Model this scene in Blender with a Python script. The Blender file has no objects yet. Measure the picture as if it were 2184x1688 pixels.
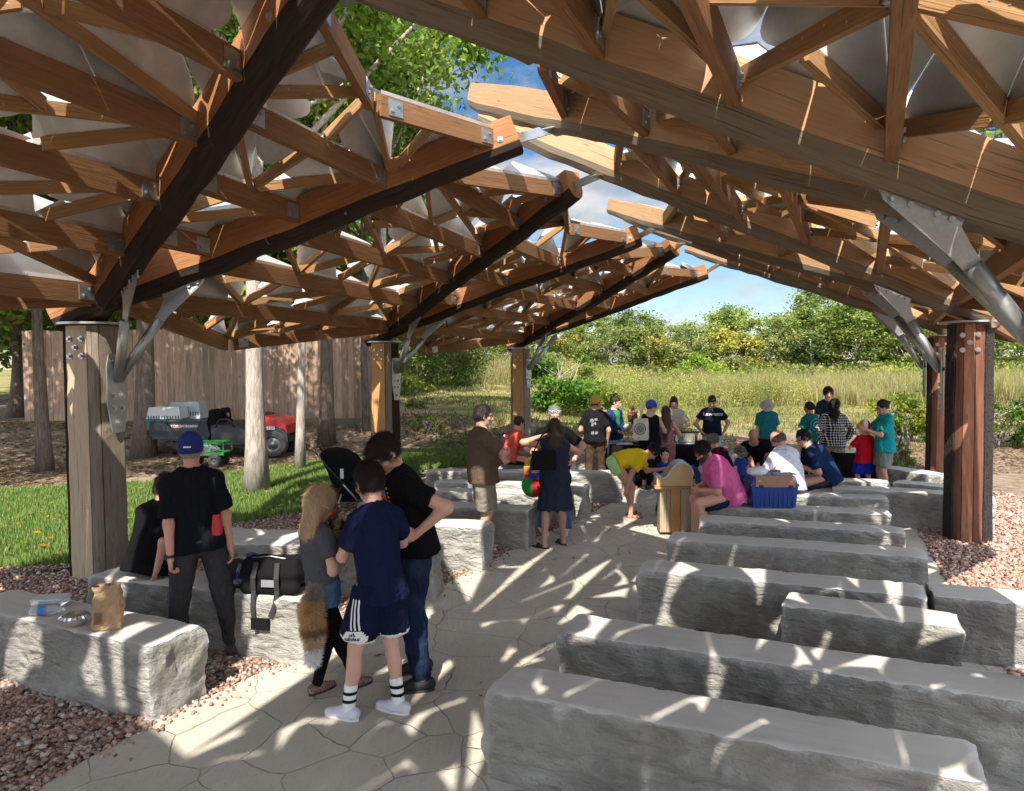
import bpy, math, random
import numpy as np
from mathutils import Vector, Matrix, noise as mn
PI = math.pi
S = bpy.context.scene
COL = S.collection

# ---------------------------------------------------------------- camera
CH = 2.25
PITCH = math.radians(2.4); ROLL = math.radians(0.5)
FPX = 1575.0
cp_, sp_ = math.cos(PITCH), math.sin(PITCH)
r0 = Vector((1, 0, 0)); u0 = Vector((0, sp_, cp_)); fw = Vector((0, cp_, -sp_))
rt = r0 * math.cos(ROLL) - u0 * math.sin(ROLL)
up = r0 * math.sin(ROLL) + u0 * math.cos(ROLL)
cam = bpy.data.cameras.new("camera"); camo = bpy.data.objects.new("camera", cam); COL.objects.link(camo)
camo.matrix_world = Matrix(((rt.x, up.x, -fw.x, 0), (rt.y, up.y, -fw.y, 0), (rt.z, up.z, -fw.z, CH), (0, 0, 0, 1)))
cam.sensor_width = 36; cam.lens = FPX / 2184 * 36
cam.clip_start = 0.05; cam.clip_end = 2000
S.camera = camo

def ray(px, py):
    return rt * (px - 1092) + up * (844 - py) + fw * FPX
def G(px, py, z=0.0):            # ground point seen at a place of the photograph
    d = ray(px, py); k = (z - CH) / d.z
    return Vector((d.x * k, d.y * k, z))
def PD(px, py, y):               # point at distance y ahead
    d = ray(px, py); k = y / d.y
    return Vector((d.x * k, y, CH + d.z * k))
def XD(px, y, z=0.0):            # x for a column of the photo at distance y
    d = ray(px, 778); return Vector((d.x * y / d.y, y, z))

# ---------------------------------------------------------------- world and sun
SUN_EL = math.radians(47); SUN_AZ = math.radians(-10)
W = bpy.data.worlds.new("World"); S.world = W; W.use_nodes = True
nt = W.node_tree; nt.nodes.clear()
wo = nt.nodes.new('ShaderNodeOutputWorld'); bg = nt.nodes.new('ShaderNodeBackground')
sky = nt.nodes.new('ShaderNodeTexSky'); sky.sky_type = 'NISHITA'; sky.sun_disc = False
sky.sun_elevation = SUN_EL; sky.sun_rotation = math.radians(190); sky.air_density = 1.0; sky.dust_density = 0.15; sky.ozone_density = 2.5
bg.inputs[1].default_value = 0.15
tc = nt.nodes.new('ShaderNodeTexCoord')
mp = nt.nodes.new('ShaderNodeMapping'); mp.inputs['Scale'].default_value = (1.0, 1.0, 2.6); mp.inputs['Location'].default_value = (0.35, 0.1, 0.12)
nz = nt.nodes.new('ShaderNodeTexNoise'); nz.inputs['Scale'].default_value = 4.2; nz.inputs['Detail'].default_value = 9; nz.inputs['Roughness'].default_value = 0.56
rp = nt.nodes.new('ShaderNodeValToRGB'); rp.color_ramp.elements[0].position = 0.45; rp.color_ramp.elements[1].position = 0.60
mx = nt.nodes.new('ShaderNodeMix'); mx.data_type = 'RGBA'
nt.links.new(tc.outputs['Generated'], mp.inputs[0]); nt.links.new(mp.outputs[0], nz.inputs[0]); nt.links.new(nz.outputs[0], rp.inputs[0])
nt.links.new(rp.outputs[0], mx.inputs[0]); hsv = nt.nodes.new('ShaderNodeHueSaturation'); hsv.inputs['Saturation'].default_value = 1.25; hsv.inputs['Value'].default_value = .30; nt.links.new(sky.outputs[0], hsv.inputs['Color']); nt.links.new(hsv.outputs[0], mx.inputs[6])
# clouds: white tops with grey bellies, boosted out of view behind the camera as added fill for the shade
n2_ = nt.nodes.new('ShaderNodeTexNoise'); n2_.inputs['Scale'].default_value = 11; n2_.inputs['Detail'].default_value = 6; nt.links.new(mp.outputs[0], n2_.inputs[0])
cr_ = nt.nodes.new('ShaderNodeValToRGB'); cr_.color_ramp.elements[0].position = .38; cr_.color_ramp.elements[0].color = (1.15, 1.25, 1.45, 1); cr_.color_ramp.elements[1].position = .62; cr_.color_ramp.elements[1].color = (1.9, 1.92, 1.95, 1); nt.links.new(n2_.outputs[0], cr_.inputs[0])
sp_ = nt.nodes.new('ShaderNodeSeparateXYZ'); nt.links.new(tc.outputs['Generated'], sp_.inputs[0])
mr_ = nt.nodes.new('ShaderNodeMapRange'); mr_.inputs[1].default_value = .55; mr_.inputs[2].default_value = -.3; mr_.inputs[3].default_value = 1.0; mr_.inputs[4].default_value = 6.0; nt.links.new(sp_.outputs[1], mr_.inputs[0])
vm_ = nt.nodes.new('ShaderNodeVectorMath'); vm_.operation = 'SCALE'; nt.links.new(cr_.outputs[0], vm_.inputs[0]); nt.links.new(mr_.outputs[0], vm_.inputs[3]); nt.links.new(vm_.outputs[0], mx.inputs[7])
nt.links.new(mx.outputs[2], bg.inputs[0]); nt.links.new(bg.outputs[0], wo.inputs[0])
sl = bpy.data.lights.new("sun", 'SUN'); sl.energy = 3.2; sl.angle = math.radians(0.55); sl.color = (1.0, 0.94, 0.84)
so = bpy.data.objects.new("sun", sl); COL.objects.link(so)
sd = Vector((math.sin(SUN_AZ) * math.cos(SUN_EL), -math.cos(SUN_AZ) * math.cos(SUN_EL), math.sin(SUN_EL)))
so.rotation_euler = sd.to_track_quat('Z', 'Y').to_euler(); so.location = (0, -20, 30)
S.view_settings.view_transform = 'Standard'; S.view_settings.look = 'None'; S.view_settings.gamma = 1.0
S.view_settings.exposure = 1.55

# ---------------------------------------------------------------- helpers
def tag(o, label=None, cat=None, group=None, kind=None):
    if label: o['label'] = label
    if cat: o['category'] = cat
    if group: o['group'] = group
    if kind: o['kind'] = kind
    return o
def empty(name, loc=(0, 0, 0), rz=0, label=None, cat=None, group=None):
    o = bpy.data.objects.new(name, None); COL.objects.link(o); o.location = loc; o.rotation_euler = (0, 0, rz); o.empty_display_size = .1
    return tag(o, label, cat, group)
def copy_tree(o, parent=None):
    c = o.copy(); COL.objects.link(c); c.parent = parent
    for ch in [x for x in COL.objects if x.parent == o]: copy_tree(ch, c)
    return c
def fast(name, V, F, mats, mi=None, smooth=False, col=None, uv=None, parent=None, bevel=0):
    """V (n,3) array, F (m,k) array or list of lists"""
    me = bpy.data.meshes.new(name)
    V = np.asarray(V, dtype=np.float32)
    if isinstance(F, np.ndarray):
        m, k = F.shape
        me.vertices.add(len(V)); me.vertices.foreach_set('co', V.ravel())
        me.loops.add(m * k); me.loops.foreach_set('vertex_index', F.ravel().astype(np.int32))
        me.polygons.add(m); me.polygons.foreach_set('loop_start', np.arange(0, m * k, k, dtype=np.int32))
        me.polygons.foreach_set('loop_total', np.full(m, k, dtype=np.int32))
        me.update(calc_edges=True)
    else:
        me.from_pydata([tuple(map(float, v)) for v in V], [], F)
    if uv is not None:
        l = me.uv_layers.new(name='UVMap'); l.data.foreach_set('uv', np.asarray(uv, dtype=np.float32).ravel())
    if not isinstance(mats, (list, tuple)): mats = [mats]
    for m_ in mats: me.materials.append(m_)
    if mi is not None: me.polygons.foreach_set('material_index', np.asarray(mi, dtype=np.int32))
    if smooth: me.polygons.foreach_set('use_smooth', np.ones(len(me.polygons), dtype=bool))
    if col is not None:
        a = me.color_attributes.new('Col', 'FLOAT_COLOR', 'POINT')
        c = np.ones((len(V), 4), dtype=np.float32); c[:, :3] = col; a.data.foreach_set('color', c.ravel())
    o = bpy.data.objects.new(name, me); COL.objects.link(o)
    if parent is not None: o.parent = parent
    if bevel:
        b = o.modifiers.new('bevel', 'BEVEL'); b.width = bevel; b.segments = 2; b.limit_method = 'ANGLE'
    return o
class MB:
    def __init__(s): s.v = []; s.f = []; s.uv = []; s.mi = []
    def face(s, pts, mi=0, uvs=None):
        n = len(s.v); s.v += [tuple(p) for p in pts]; s.f.append(list(range(n, n + len(pts)))); s.mi.append(mi)
        s.uv += uvs if uvs else [(p[0], p[1]) for p in pts]
    def sweep(s, pts, prof, upv=(0, 0, 1), mi=0, scales=None, caps=True, capmi=None):
        """prof list of (side, up); mi int or list per segment"""
        pts = [Vector(p) for p in pts]; n = len(prof); base = len(s.v); L = 0; upv = Vector(upv)
        lens = []; off = random.random() * 20
        for i, p in enumerate(pts):
            t = (pts[min(i + 1, len(pts) - 1)] - pts[max(i - 1, 0)]).normalized()
            sd_ = t.cross(upv)
            if sd_.length < 1e-4: sd_ = t.cross(Vector((0, 1, 0)))
            sd_.normalize(); u_ = sd_.cross(t).normalized()
            if i: L += (p - pts[i - 1]).length
            lens.append(L); k = scales[i] if scales else 1
            for a, b in prof: s.v.append(tuple(p + sd_ * (a * k) + u_ * (b * k)))
        per = [0]
        for j in range(n):
            a, b = prof[j], prof[(j + 1) % n]; per.append(per[-1] + math.hypot(a[0] - b[0], a[1] - b[1]))
        for i in range(len(pts) - 1):
            for j in range(n):
                k = (j + 1) % n
                s.f.append([base + i * n + j, base + i * n + k, base + (i + 1) * n + k, base + (i + 1) * n + j])
                s.mi.append(mi[j] if isinstance(mi, (list, tuple)) else mi)
                s.uv += [(lens[i] + off, per[j] + off), (lens[i] + off, per[j + 1] + off), (lens[i + 1] + off, per[j + 1] + off), (lens[i + 1] + off, per[j] + off)]
        if caps:
            cm = capmi if capmi is not None else (mi[0] if isinstance(mi, (list, tuple)) else mi)
            for e, rng in ((0, range(n - 1, -1, -1)), (len(pts) - 1, range(n))):
                s.f.append([base + e * n + j for j in rng]); s.mi.append(cm); s.uv += [(prof[j][0] * .3 + off, prof[j][1] + off) for j in rng]
        return s
    def bar(s, a, b, w, h, upv=(0, 0, 1), mi=0, dz=0):
        return s.sweep([a, b], [(-w / 2, -h / 2 + dz), (w / 2, -h / 2 + dz), (w / 2, h / 2 + dz), (-w / 2, h / 2 + dz)], upv, mi)
    def tube(s, pts, r, n=10, mi=0, caps=True, upv=(0, 0, 1)):
        rs = r if isinstance(r, (list, tuple)) else [r] * len(pts)
        return s.sweep(pts, [(math.cos(2 * PI * i / n), math.sin(2 * PI * i / n)) for i in range(n)], upv, mi, rs, caps)
    def box(s, c, d, rz=0, mi=0, taper=1.0):
        cx, cy, cz = c; x, y, z = d[0] / 2, d[1] / 2, d[2] / 2; ca, sa = math.cos(rz), math.sin(rz)
        P = []
        for sz, k in ((-1, 1), (1, taper)):
            for sx, sy in ((-1, -1), (1, -1), (1, 1), (-1, 1)):
                a, b = sx * x * k, sy * y * k; P.append((cx + a * ca - b * sa, cy + a * sa + b * ca, cz + sz * z))
        for q in ((0, 3, 2, 1), (4, 5, 6, 7), (0, 1, 5, 4), (1, 2, 6, 5), (2, 3, 7, 6), (3, 0, 4, 7)):
            s.face([P[i] for i in q], mi)
        return s
    def lathe(s, prof, c=(0, 0, 0), axis=(0, 0, 1), n=24, mi=0):
        """prof: list of (radius, height) along axis"""
        ax = Vector(axis).normalized(); a = ax.orthogonal().normalized(); b = ax.cross(a); c = Vector(c); base = len(s.v)
        for r, h in prof:
            for i in range(n):
                t = 2 * PI * i / n; s.v.append(tuple(c + ax * h + a * (r * math.cos(t)) + b * (r * math.sin(t))))
        for i in range(len(prof) - 1):
            for j in range(n):
                k = (j + 1) % n; s.f.append([base + i * n + j, base + i * n + k, base + (i + 1) * n + k, base + (i + 1) * n + j]); s.mi.append(mi if not isinstance(mi, (list, tuple)) else mi[i])
                s.uv += [(j / n, i), (k / n, i), (k / n, i + 1), (j / n, i + 1)]
        return s
    def prism(s, poly, y0, y1, mi=0, axis='y'):
        """poly in (x,z) extruded along y (or (x,y) along z)"""
        def P(p, t): return (p[0], t, p[1]) if axis == 'y' else (p[0], p[1], t)
        n = len(poly); s.face([P(p, y0) for p in poly], mi); s.face([P(p, y1) for p in reversed(poly)], mi)
        for i in range(n):
            a, b = poly[i], poly[(i + 1) % n]; s.face([P(a, y0), P(a, y1), P(b, y1), P(b, y0)], mi)
        return s
    def build(s, name, mats, parent=None, smooth=False, bevel=0):
        return fast(name, np.array(s.v), s.f, mats, s.mi, smooth, uv=s.uv, parent=parent, bevel=bevel)

# ---------------------------------------------------------------- materials
class NT:
    def __init__(s, name, rough=0.8, metal=0, spec=0.5):
        s.m = bpy.data.materials.new(name); s.m.use_nodes = True; s.t = s.m.node_tree
        s.b = s.t.nodes['Principled BSDF']; s.b.inputs['Roughness'].default_value = rough; s.b.inputs['Metallic'].default_value = metal
        s.b.inputs['Specular IOR Level'].default_value = spec
    def n(s, ty, **k):
        x = s.t.nodes.new('ShaderNode' + ty)
        for a, b in k.items():
            if a.startswith('_'): x.inputs[a[1:]].default_value = b
            else: setattr(x, a, b)
        return x
    def l(s, a, b): s.t.links.new(a, b)
    def coord(s, kind='Object', scale=(1, 1, 1), rot=(0, 0, 0)):
        c = s.n('TexCoord'); m = s.n('Mapping'); m.inputs['Scale'].default_value = scale; m.inputs['Rotation'].default_value = rot
        s.l(c.outputs[kind], m.inputs[0]); return m.outputs[0]
    def noise(s, vec, scale=5, detail=4, rough=.55, dist=0):
        x = s.n('TexNoise'); x.inputs['Scale'].default_value = scale; x.inputs['Detail'].default_value = detail; x.inputs['Roughness'].default_value = rough; x.inputs['Distortion'].default_value = dist
        if vec: s.l(vec, x.inputs[0])
        return x.outputs[0]
    def ramp(s, fac, stops):
        r = s.n('ValToRGB'); e = r.color_ramp.elements
        while len(e) < len(stops): e.new(.5)
        for i, (p, c) in enumerate(stops):
            e[i].position = p; e[i].color = (c, c, c, 1) if isinstance(c, (int, float)) else (*c, 1)
        s.l(fac, r.inputs[0]); return r.outputs[0]
    def mix(s, fac, a, b, mode='MIX'):
        x = s.n('Mix', data_type='RGBA', blend_type=mode)
        if isinstance(fac, (int, float)): x.inputs[0].default_value = fac
        else: s.l(fac, x.inputs[0])
        for i, v in ((6, a), (7, b)):
            if isinstance(v, (tuple, list)): x.inputs[i].default_value = (*v, 1)
            else: s.l(v, x.inputs[i])
        return x.outputs[2]
    def math(s, op, a, b=None):
        x = s.n('Math', operation=op)
        for i, v in ((0, a), (1, b)):
            if v is None: continue
            if isinstance(v, (int, float)): x.inputs[i].default_value = v
            else: s.l(v, x.inputs[i])
        return x.outputs[0]
    def color(s, c):
        if isinstance(c, (tuple, list)): s.b.inputs['Base Color'].default_value = (*c, 1)
        else: s.l(c, s.b.inputs['Base Color'])
    def bump(s, h, dist=.01, strength=.6):
        x = s.n('Bump'); x.inputs['Distance'].default_value = dist; x.inputs['Strength'].default_value = strength
        s.l(h, x.inputs['Height']); s.l(x.outputs[0], s.b.inputs['Normal'])
_mc = {}
def plain(name, c, rough=.6, metal=0, var=.15, scale=8, bump=0, spec=.5, bs=60):
    key = (name, c, rough, metal)
    if key in _mc: return _mc[key]
    k = NT(name, rough, metal, spec); v = k.coord('Object')
    n = k.noise(v, scale, 4)
    k.color(k.mix(n, tuple(x * (1 - var) for x in c), tuple(min(1, x * (1 + var)) for x in c)))
    if bump: k.bump(k.noise(v, bs, 3), bump)
    _mc[key] = k.m; return k.m
def wood(name, c1, c2, c3, grain=1.0, rough=.75, knots=True, crack=.5):
    k = NT(name, rough, 0, .3); v = k.coord('UV', (1.0, 22 * grain, 1)); v2 = k.coord('UV', (1.2, 5, 1)); v3 = k.coord('UV', (.7, 60 * grain, 1))
    a = k.noise(v, 2.2, 6, .6, 1.2); b = k.noise(v2, 1.1, 3, .5, .6)
    c = k.mix(k.ramp(a, [(.3, 0), (.7, 1)]), c1, c2); c = k.mix(k.ramp(b, [(.42, 0), (.68, 1)]), c, c3)
    cr = k.ramp(k.noise(v3, 1.3, 2), [(.30, 0), (.36, 1)])
    c = k.mix(k.math('MULTIPLY', k.math('SUBTRACT', 1.0, cr), crack), c, tuple(x * .25 for x in c1))
    if knots:
        kv = k.coord('UV', (2.2, 6.5, 1)); vo = k.n('TexVoronoi'); vo.inputs['Scale'].default_value = 1.0; k.l(kv, vo.inputs[0])
        kn = k.ramp(vo.outputs['Distance'], [(.05, 1), (.11, 0)])
        c = k.mix(k.math('MULTIPLY', kn, .7), c, tuple(x * .35 for x in c2))
    k.color(c); k.bump(k.math('ADD', a, cr), .006, .7); return k.m
M = {}
M['wood_red'] = wood('cedar_sawn', (.24, .095, .034), (.46, .215, .085), (.33, .14, .05))
M['wood_tan'] = wood('fir_sawn', (.36, .20, .10), (.58, .36, .20), (.46, .27, .145), .8)
M['wood_stud'] = wood('stud_timber', (.27, .14, .056), (.46, .265, .115), (.35, .19, .08), 1.2)
M['wood_purlin'] = wood('purlin_timber', (.17, .08, .035), (.34, .18, .08), (.24, .12, .05), 1.0)
M['bark_dark'] = wood('dark_bark', (.016, .011, .008), (.055, .036, .024), (.032, .024, .018), .5, .9, False, .8)
M['bark_grey'] = wood('weathered_edge', (.14, .105, .07), (.26, .20, .13), (.19, .16, .12), .9, .9, True, .8)
M['post_grey'] = wood('weathered_post', (.17, .14, .105), (.33, .28, .22), (.235, .195, .15), .7, .85, True, .8)
M['post_tan'] = wood('post_sawn_tan', (.31, .24, .16), (.47, .375, .265), (.38, .30, .20), .6, .8, True, .7)
M['post_orange'] = wood('post_sawn_orange', (.38, .18, .065), (.58, .32, .13), (.47, .25, .10), .6, .8, True, .7)
M['post_red'] = wood('post_sawn_red', (.21, .080, .042), (.44, .22, .125), (.27, .11, .060), .5, .7, True, .6)
M['post_red_dark'] = wood('post_dark_red', (.11, .042, .026), (.24, .10, .06), (.15, .058, .036), .5, .75, True, .7)
# charred log
k = NT('charred_wood', .7, 0, .4); v = k.coord('UV', (5, 14, 1)); vo = k.n('TexVoronoi', feature='DISTANCE_TO_EDGE'); vo.inputs['Scale'].default_value = 2.2; k.l(v, vo.inputs[0])
ed = k.ramp(vo.outputs[0], [(.0, 0), (.10, 1)]); k.color(k.mix(k.noise(v, 1.2, 4), (.010, .008, .007), (.050, .038, .032))); k.bump(ed, .015, .9); M['char'] = k.m
def galv(name, c, r):
    k = NT(name, r, .85, .5); v = k.coord('Object'); vo = k.n('TexVoronoi'); vo.inputs['Scale'].default_value = 55; k.l(v, vo.inputs[0])
    n = k.noise(v, 3.2, 5); c0 = k.mix(n, tuple(x * .72 for x in c), tuple(min(1, x * 1.15) for x in c)); bwg = k.n('RGBToBW'); k.l(vo.outputs['Color'], bwg.inputs[0]); c1 = k.mix(.09, c0, bwg.outputs[0], 'OVERLAY'); k.color(c1)
    k.l(k.ramp(n, [(.3, r - .1), (.7, r + .15)]), k.b.inputs['Roughness']); return k.m
M['galv'] = galv('galvanised_steel', (.50, .54, .53), .38)
M['galv_dark'] = galv('dull_zinc_plate', (.42, .45, .46), .45)
M['bolt'] = plain('bolt_steel', (.5, .5, .5), .35, .9)
k = NT('sheet_aluminium', .45, .3, .5); v = k.coord('Object'); n = k.noise(v, 2.3, 6, .6, .4); n2 = k.noise(v, 9, 3)
c = k.mix(k.ramp(n, [(.35, 0), (.7, 1)]), (.45, .445, .42), (.66, .66, .645)); c = k.mix(k.ramp(n2, [(.68, 0), (.76, .35)]), c, (.30, .25, .20)); k.color(c); k.bump(k.noise(v, 1.6, 2), .005, .3); M['sheet'] = k.m
# stone
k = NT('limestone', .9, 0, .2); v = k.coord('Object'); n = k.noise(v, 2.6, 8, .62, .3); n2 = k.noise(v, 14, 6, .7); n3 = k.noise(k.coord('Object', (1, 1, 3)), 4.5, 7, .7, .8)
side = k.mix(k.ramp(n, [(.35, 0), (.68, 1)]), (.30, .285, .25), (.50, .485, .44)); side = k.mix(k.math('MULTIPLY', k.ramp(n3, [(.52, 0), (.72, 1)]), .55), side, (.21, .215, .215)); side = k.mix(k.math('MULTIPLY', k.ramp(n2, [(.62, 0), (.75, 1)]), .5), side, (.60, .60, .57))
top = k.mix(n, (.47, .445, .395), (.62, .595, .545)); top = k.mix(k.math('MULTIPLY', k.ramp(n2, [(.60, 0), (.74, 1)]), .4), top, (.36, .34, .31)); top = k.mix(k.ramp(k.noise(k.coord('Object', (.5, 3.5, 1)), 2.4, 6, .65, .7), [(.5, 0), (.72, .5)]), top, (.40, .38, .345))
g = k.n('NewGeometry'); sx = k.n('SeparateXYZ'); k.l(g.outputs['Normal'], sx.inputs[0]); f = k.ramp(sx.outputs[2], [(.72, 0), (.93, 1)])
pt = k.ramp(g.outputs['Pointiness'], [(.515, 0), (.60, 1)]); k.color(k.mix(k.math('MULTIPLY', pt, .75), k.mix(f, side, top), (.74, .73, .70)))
vo = k.n('TexVoronoi', feature='SMOOTH_F1'); vo.inputs['Scale'].default_value = 9; k.l(k.mix(.25, k.coord('Object', (1, 1, 1.7)), k.n('TexNoise', _Scale=5.0).outputs[1]), vo.inputs[0])
hh = k.math('ADD', k.math('MULTIPLY', vo.outputs['Distance'], 1.3), k.math('ADD', k.math('ADD', k.math('MULTIPLY', n2, .9), k.math('MULTIPLY', k.noise(v, 42, 5, .7), .35)), k.math('MULTIPLY', n3, 1.3)))
bh = k.mix(f, hh, k.math('MULTIPLY', n2, .10)); k.bump(bh, .06, .9); M['stone'] = k.m
# stamped flagstone concrete
k = NT('stamped_flagstone_concrete', .75, 0, .35); v0 = k.coord('Object', (1, 1, 1)); nn = k.n('TexNoise', _Scale=1.1); nn.inputs['Detail'].default_value = 4; k.l(v0, nn.inputs[0])
v = k.mix(.17, v0, nn.outputs[1], 'LINEAR_LIGHT')
vo = k.n('TexVoronoi', feature='DISTANCE_TO_EDGE'); vo.inputs['Scale'].default_value = 2.1; vo.inputs['Randomness'].default_value = .95; k.l(v, vo.inputs[0])
vc = k.n('TexVoronoi'); vc.inputs['Scale'].default_value = 2.1; vc.inputs['Randomness'].default_value = .95; k.l(v, vc.inputs[0]); bw = k.n('RGBToBW'); k.l(vc.outputs['Color'], bw.inputs[0])
br = k.noise(v0, .9, 3); cw = k.math('MULTIPLY', br, .021)
e = k.math('DIVIDE', vo.outputs[0], cw); e = k.ramp(e, [(.35, 0), (1.0, 1)])
n = k.noise(v0, 3.5, 7, .62, .4); n2 = k.noise(k.coord('Object', (6, 1.5, 1), (0, 0, .4)), 3.2, 6, .6, .8)
c = k.mix(n, (.50, .462, .375), (.63, .59, .495)); c = k.mix(k.math('MULTIPLY', bw.outputs[0], .4), c, (.40, .37, .31)); c = k.mix(k.ramp(k.noise(v0, .8, 5), [(.45, 0), (.72, .35)]), c, (.38, .33, .26)); c = k.mix(k.ramp(k.noise(v0, 45, 2), [(.66, 0), (.72, .5)]), c, (.24, .20, .15)); c = k.mix(k.math('MULTIPLY', k.ramp(n2, [(.5, 0), (.7, 1)]), .25), c, (.40, .36, .29))
c = k.mix(k.math('MULTIPLY', k.math('SUBTRACT', 1.0, e), k.ramp(k.noise(v0, 2.6, 3), [(.42, .08), (.66, .8)])), c, (.19, .165, .13)); k.color(c)
k.bump(k.math('ADD', k.math('MULTIPLY', e, 1.0), k.math('ADD', k.math('MULTIPLY', n2, .6), k.math('MULTIPLY', k.noise(v0, 30, 5), .25))), .02, .8); M['flag'] = k.m
def leafmat(name, tr=.35, rough=.55):
    k = NT(name, rough, 0, .35); a = k.n('Attribute', attribute_name='Col'); oi = k.n('ObjectInfo')
    hs = k.n('HueSaturation'); hs.inputs['Saturation'].default_value = 1.12
    k.l(a.outputs['Color'], hs.inputs['Color']); k.l(k.math('ADD', k.math('MULTIPLY', oi.outputs['Random'], .32), .66), hs.inputs['Value'])
    c = hs.outputs[0]; k.color(c)
    t = k.n('BsdfTranslucent'); k.l(c, t.inputs[0]); m = k.n('MixShader'); m.inputs[0].default_value = tr
    k.l(k.b.outputs[0], m.inputs[1]); k.l(t.outputs[0], m.inputs[2]); k.l(m.outputs[0], k.t.nodes['Material Output'].inputs[0]); return k.m
M['leaf'] = leafmat('tree_leaves'); M['blade'] = leafmat('grass_blades', .3, .6)
k = NT('tree_bark', .95, 0, .1); v = k.coord('Object', (9, 9, 1.6)); n = k.noise(v, 2.5, 7, .7, .5); oi = k.n('ObjectInfo'); k.color(k.mix(k.ramp(n, [(.35, 0), (.65, 1)]), (.24, .20, .17), (.54, .475, .41))); k.bump(n, .03, .9); M['bark'] = k.m
k = NT('dark_tree_bark', .95, 0, .1); v = k.coord('Object', (12, 12, 1.4)); n = k.noise(v, 2.5, 7, .7, .5); k.color(k.mix(k.ramp(n, [(.35, 0), (.65, 1)]), (.09, .065, .05), (.24, .185, .15))); k.bump(n, .03, .9); M['bark_tree_dark'] = k.m
# ================================================================ SETTING
rng = np.random.default_rng(7)
def sm(a, b, x): t = np.clip((x - a) / (b - a), 0, 1); return t * t * (3 - 2 * t)
def gh(x, y):
    x = np.asarray(x, dtype=float); y = np.asarray(y, dtype=float)
    s0 = 19.8 + .3 * (np.clip(x, -16, 8) + 2.4)
    A = 1 - sm(-3.0, 5.5, x - (y - 20) * .12)
    h = .68 * sm(0, 3.6, y - s0) * A + .55 * sm(24, 42, y) * A
    h = h + .10 * np.sin(x * .7 + 1.3) * np.cos(y * .45) * sm(21, 30, y)
    return h + .4 * sm(70, 130, y)
def axis_pts(a, b, near_a, near_b, fine, grow=1.16):
    p = list(np.arange(near_a, near_b, fine)); s = fine; x = near_a
    while x > a: s *= grow; x -= s; p.insert(0, x)
    s = fine; x = p[-1]
    while x < b: s *= grow; x += s; p.append(x)
    return np.array(p)
xs = axis_pts(-600, 600, -20, 22, .42); ys = axis_pts(-120, 1200, -3, 42, .42)
X, Y = np.meshgrid(xs, ys); Z = gh(X, Y) + np.where((Y > 19) & (Y < 90), .02 * np.sin(X * 2.9) * np.sin(Y * 2.3 + X), 0)
nx, ny = len(xs), len(ys)
idx = np.arange(nx * ny).reshape(ny, nx)
F = np.stack([idx[:-1, :-1], idx[:-1, 1:], idx[1:, 1:], idx[1:, :-1]], -1).reshape(-1, 4)
# how much bare soil shows: woodland floor on the left, the worn strip behind the stage
soil = np.clip(1 - sm(21.0, 23.5, Y - .12 * (X + 4)), 0, 1) * 1.0
soil = np.maximum(soil, (1 - sm(-7.0, -4.2, X)) * (1 - sm(26, 40, Y)))
soil = np.maximum(soil, .62 * np.exp(-((X + 3.2) / 2.6) ** 2 - ((Y - 25.0) / 2.6) ** 2))
grd = NT('meadow_ground', .95, 0, .1); k = grd; v = k.coord('Object'); at = k.n('Attribute', attribute_name='Col'); sp = k.n('SeparateColor'); k.l(at.outputs['Color'], sp.inputs[0])
n = k.noise(v, .55, 6, .6); n2 = k.noise(v, 5, 6, .7); n3 = k.noise(k.coord('Object', (1, 3, 1)), .25, 4)
gr = k.mix(k.ramp(n, [(.4, 0), (.6, 1)]), (.115, .135, .040), (.245, .215, .085)); gr = k.mix(k.ramp(n3, [(.47, 0), (.62, .8)]), gr, (.36, .275, .14)); gr = k.mix(k.ramp(n2, [(.55, 0), (.7, .5)]), gr, (.09, .12, .03))
so_ = k.mix(k.ramp(n2, [(.4, 0), (.62, 1)]), (.15, .105, .07), (.33, .25, .175)); so_ = k.mix(k.ramp(n, [(.45, 0), (.65, .6)]), so_, (.36, .28, .20)); so_ = k.mix(k.ramp(k.noise(v, 17, 4), [(.58, 0), (.7, .7)]), so_, (.09, .06, .04))
f = k.math('ADD', sp.outputs[0], k.math('MULTIPLY', k.math('SUBTRACT', n, .5), 1.4)); f = k.ramp(f, [(.42, 0), (.56, 1)])
k.color(k.mix(f, gr, so_)); k.bump(n2, .05, .8)
cc = np.zeros((nx * ny, 3)); cc[:, 0] = soil.ravel()
g_ = fast('ground', np.stack([X, Y, Z], -1).reshape(-1, 3), F, grd.m, smooth=True, col=cc); tag(g_, kind='structure')

def inpoly(P, x, y):
    c = np.zeros(len(x), bool); n = len(P)
    for i in range(n):
        x1, y1 = P[i]; x2, y2 = P[(i + 1) % n]
        t = ((y1 > y) != (y2 > y)) & (x < (x2 - x1) * (y - y1) / ((y2 - y1) + 1e-12) + x1); c ^= t
    return c
def polyxy(pts): return [(G(*p).x, G(*p).y) if max(p) > 40 else p for p in pts]
def smoothpoly(P, n=3):
    for _ in range(n):
        Q = []
        for i in range(len(P)):
            a, b = P[i], P[(i + 1) % len(P)]; Q += [(a[0] * .75 + b[0] * .25, a[1] * .75 + b[1] * .25), (a[0] * .25 + b[0] * .75, a[1] * .25 + b[1] * .75)]
        P = Q
    return P
def sheet(name, P, z, mat, kind='structure'):
    o = fast(name, np.array([(x, y, z) for x, y in P]), [list(range(len(P)))], mat)
    if o.data.polygons[0].normal.z < 0: o.data.flip_normals()
    return tag(o, kind=kind)
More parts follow.
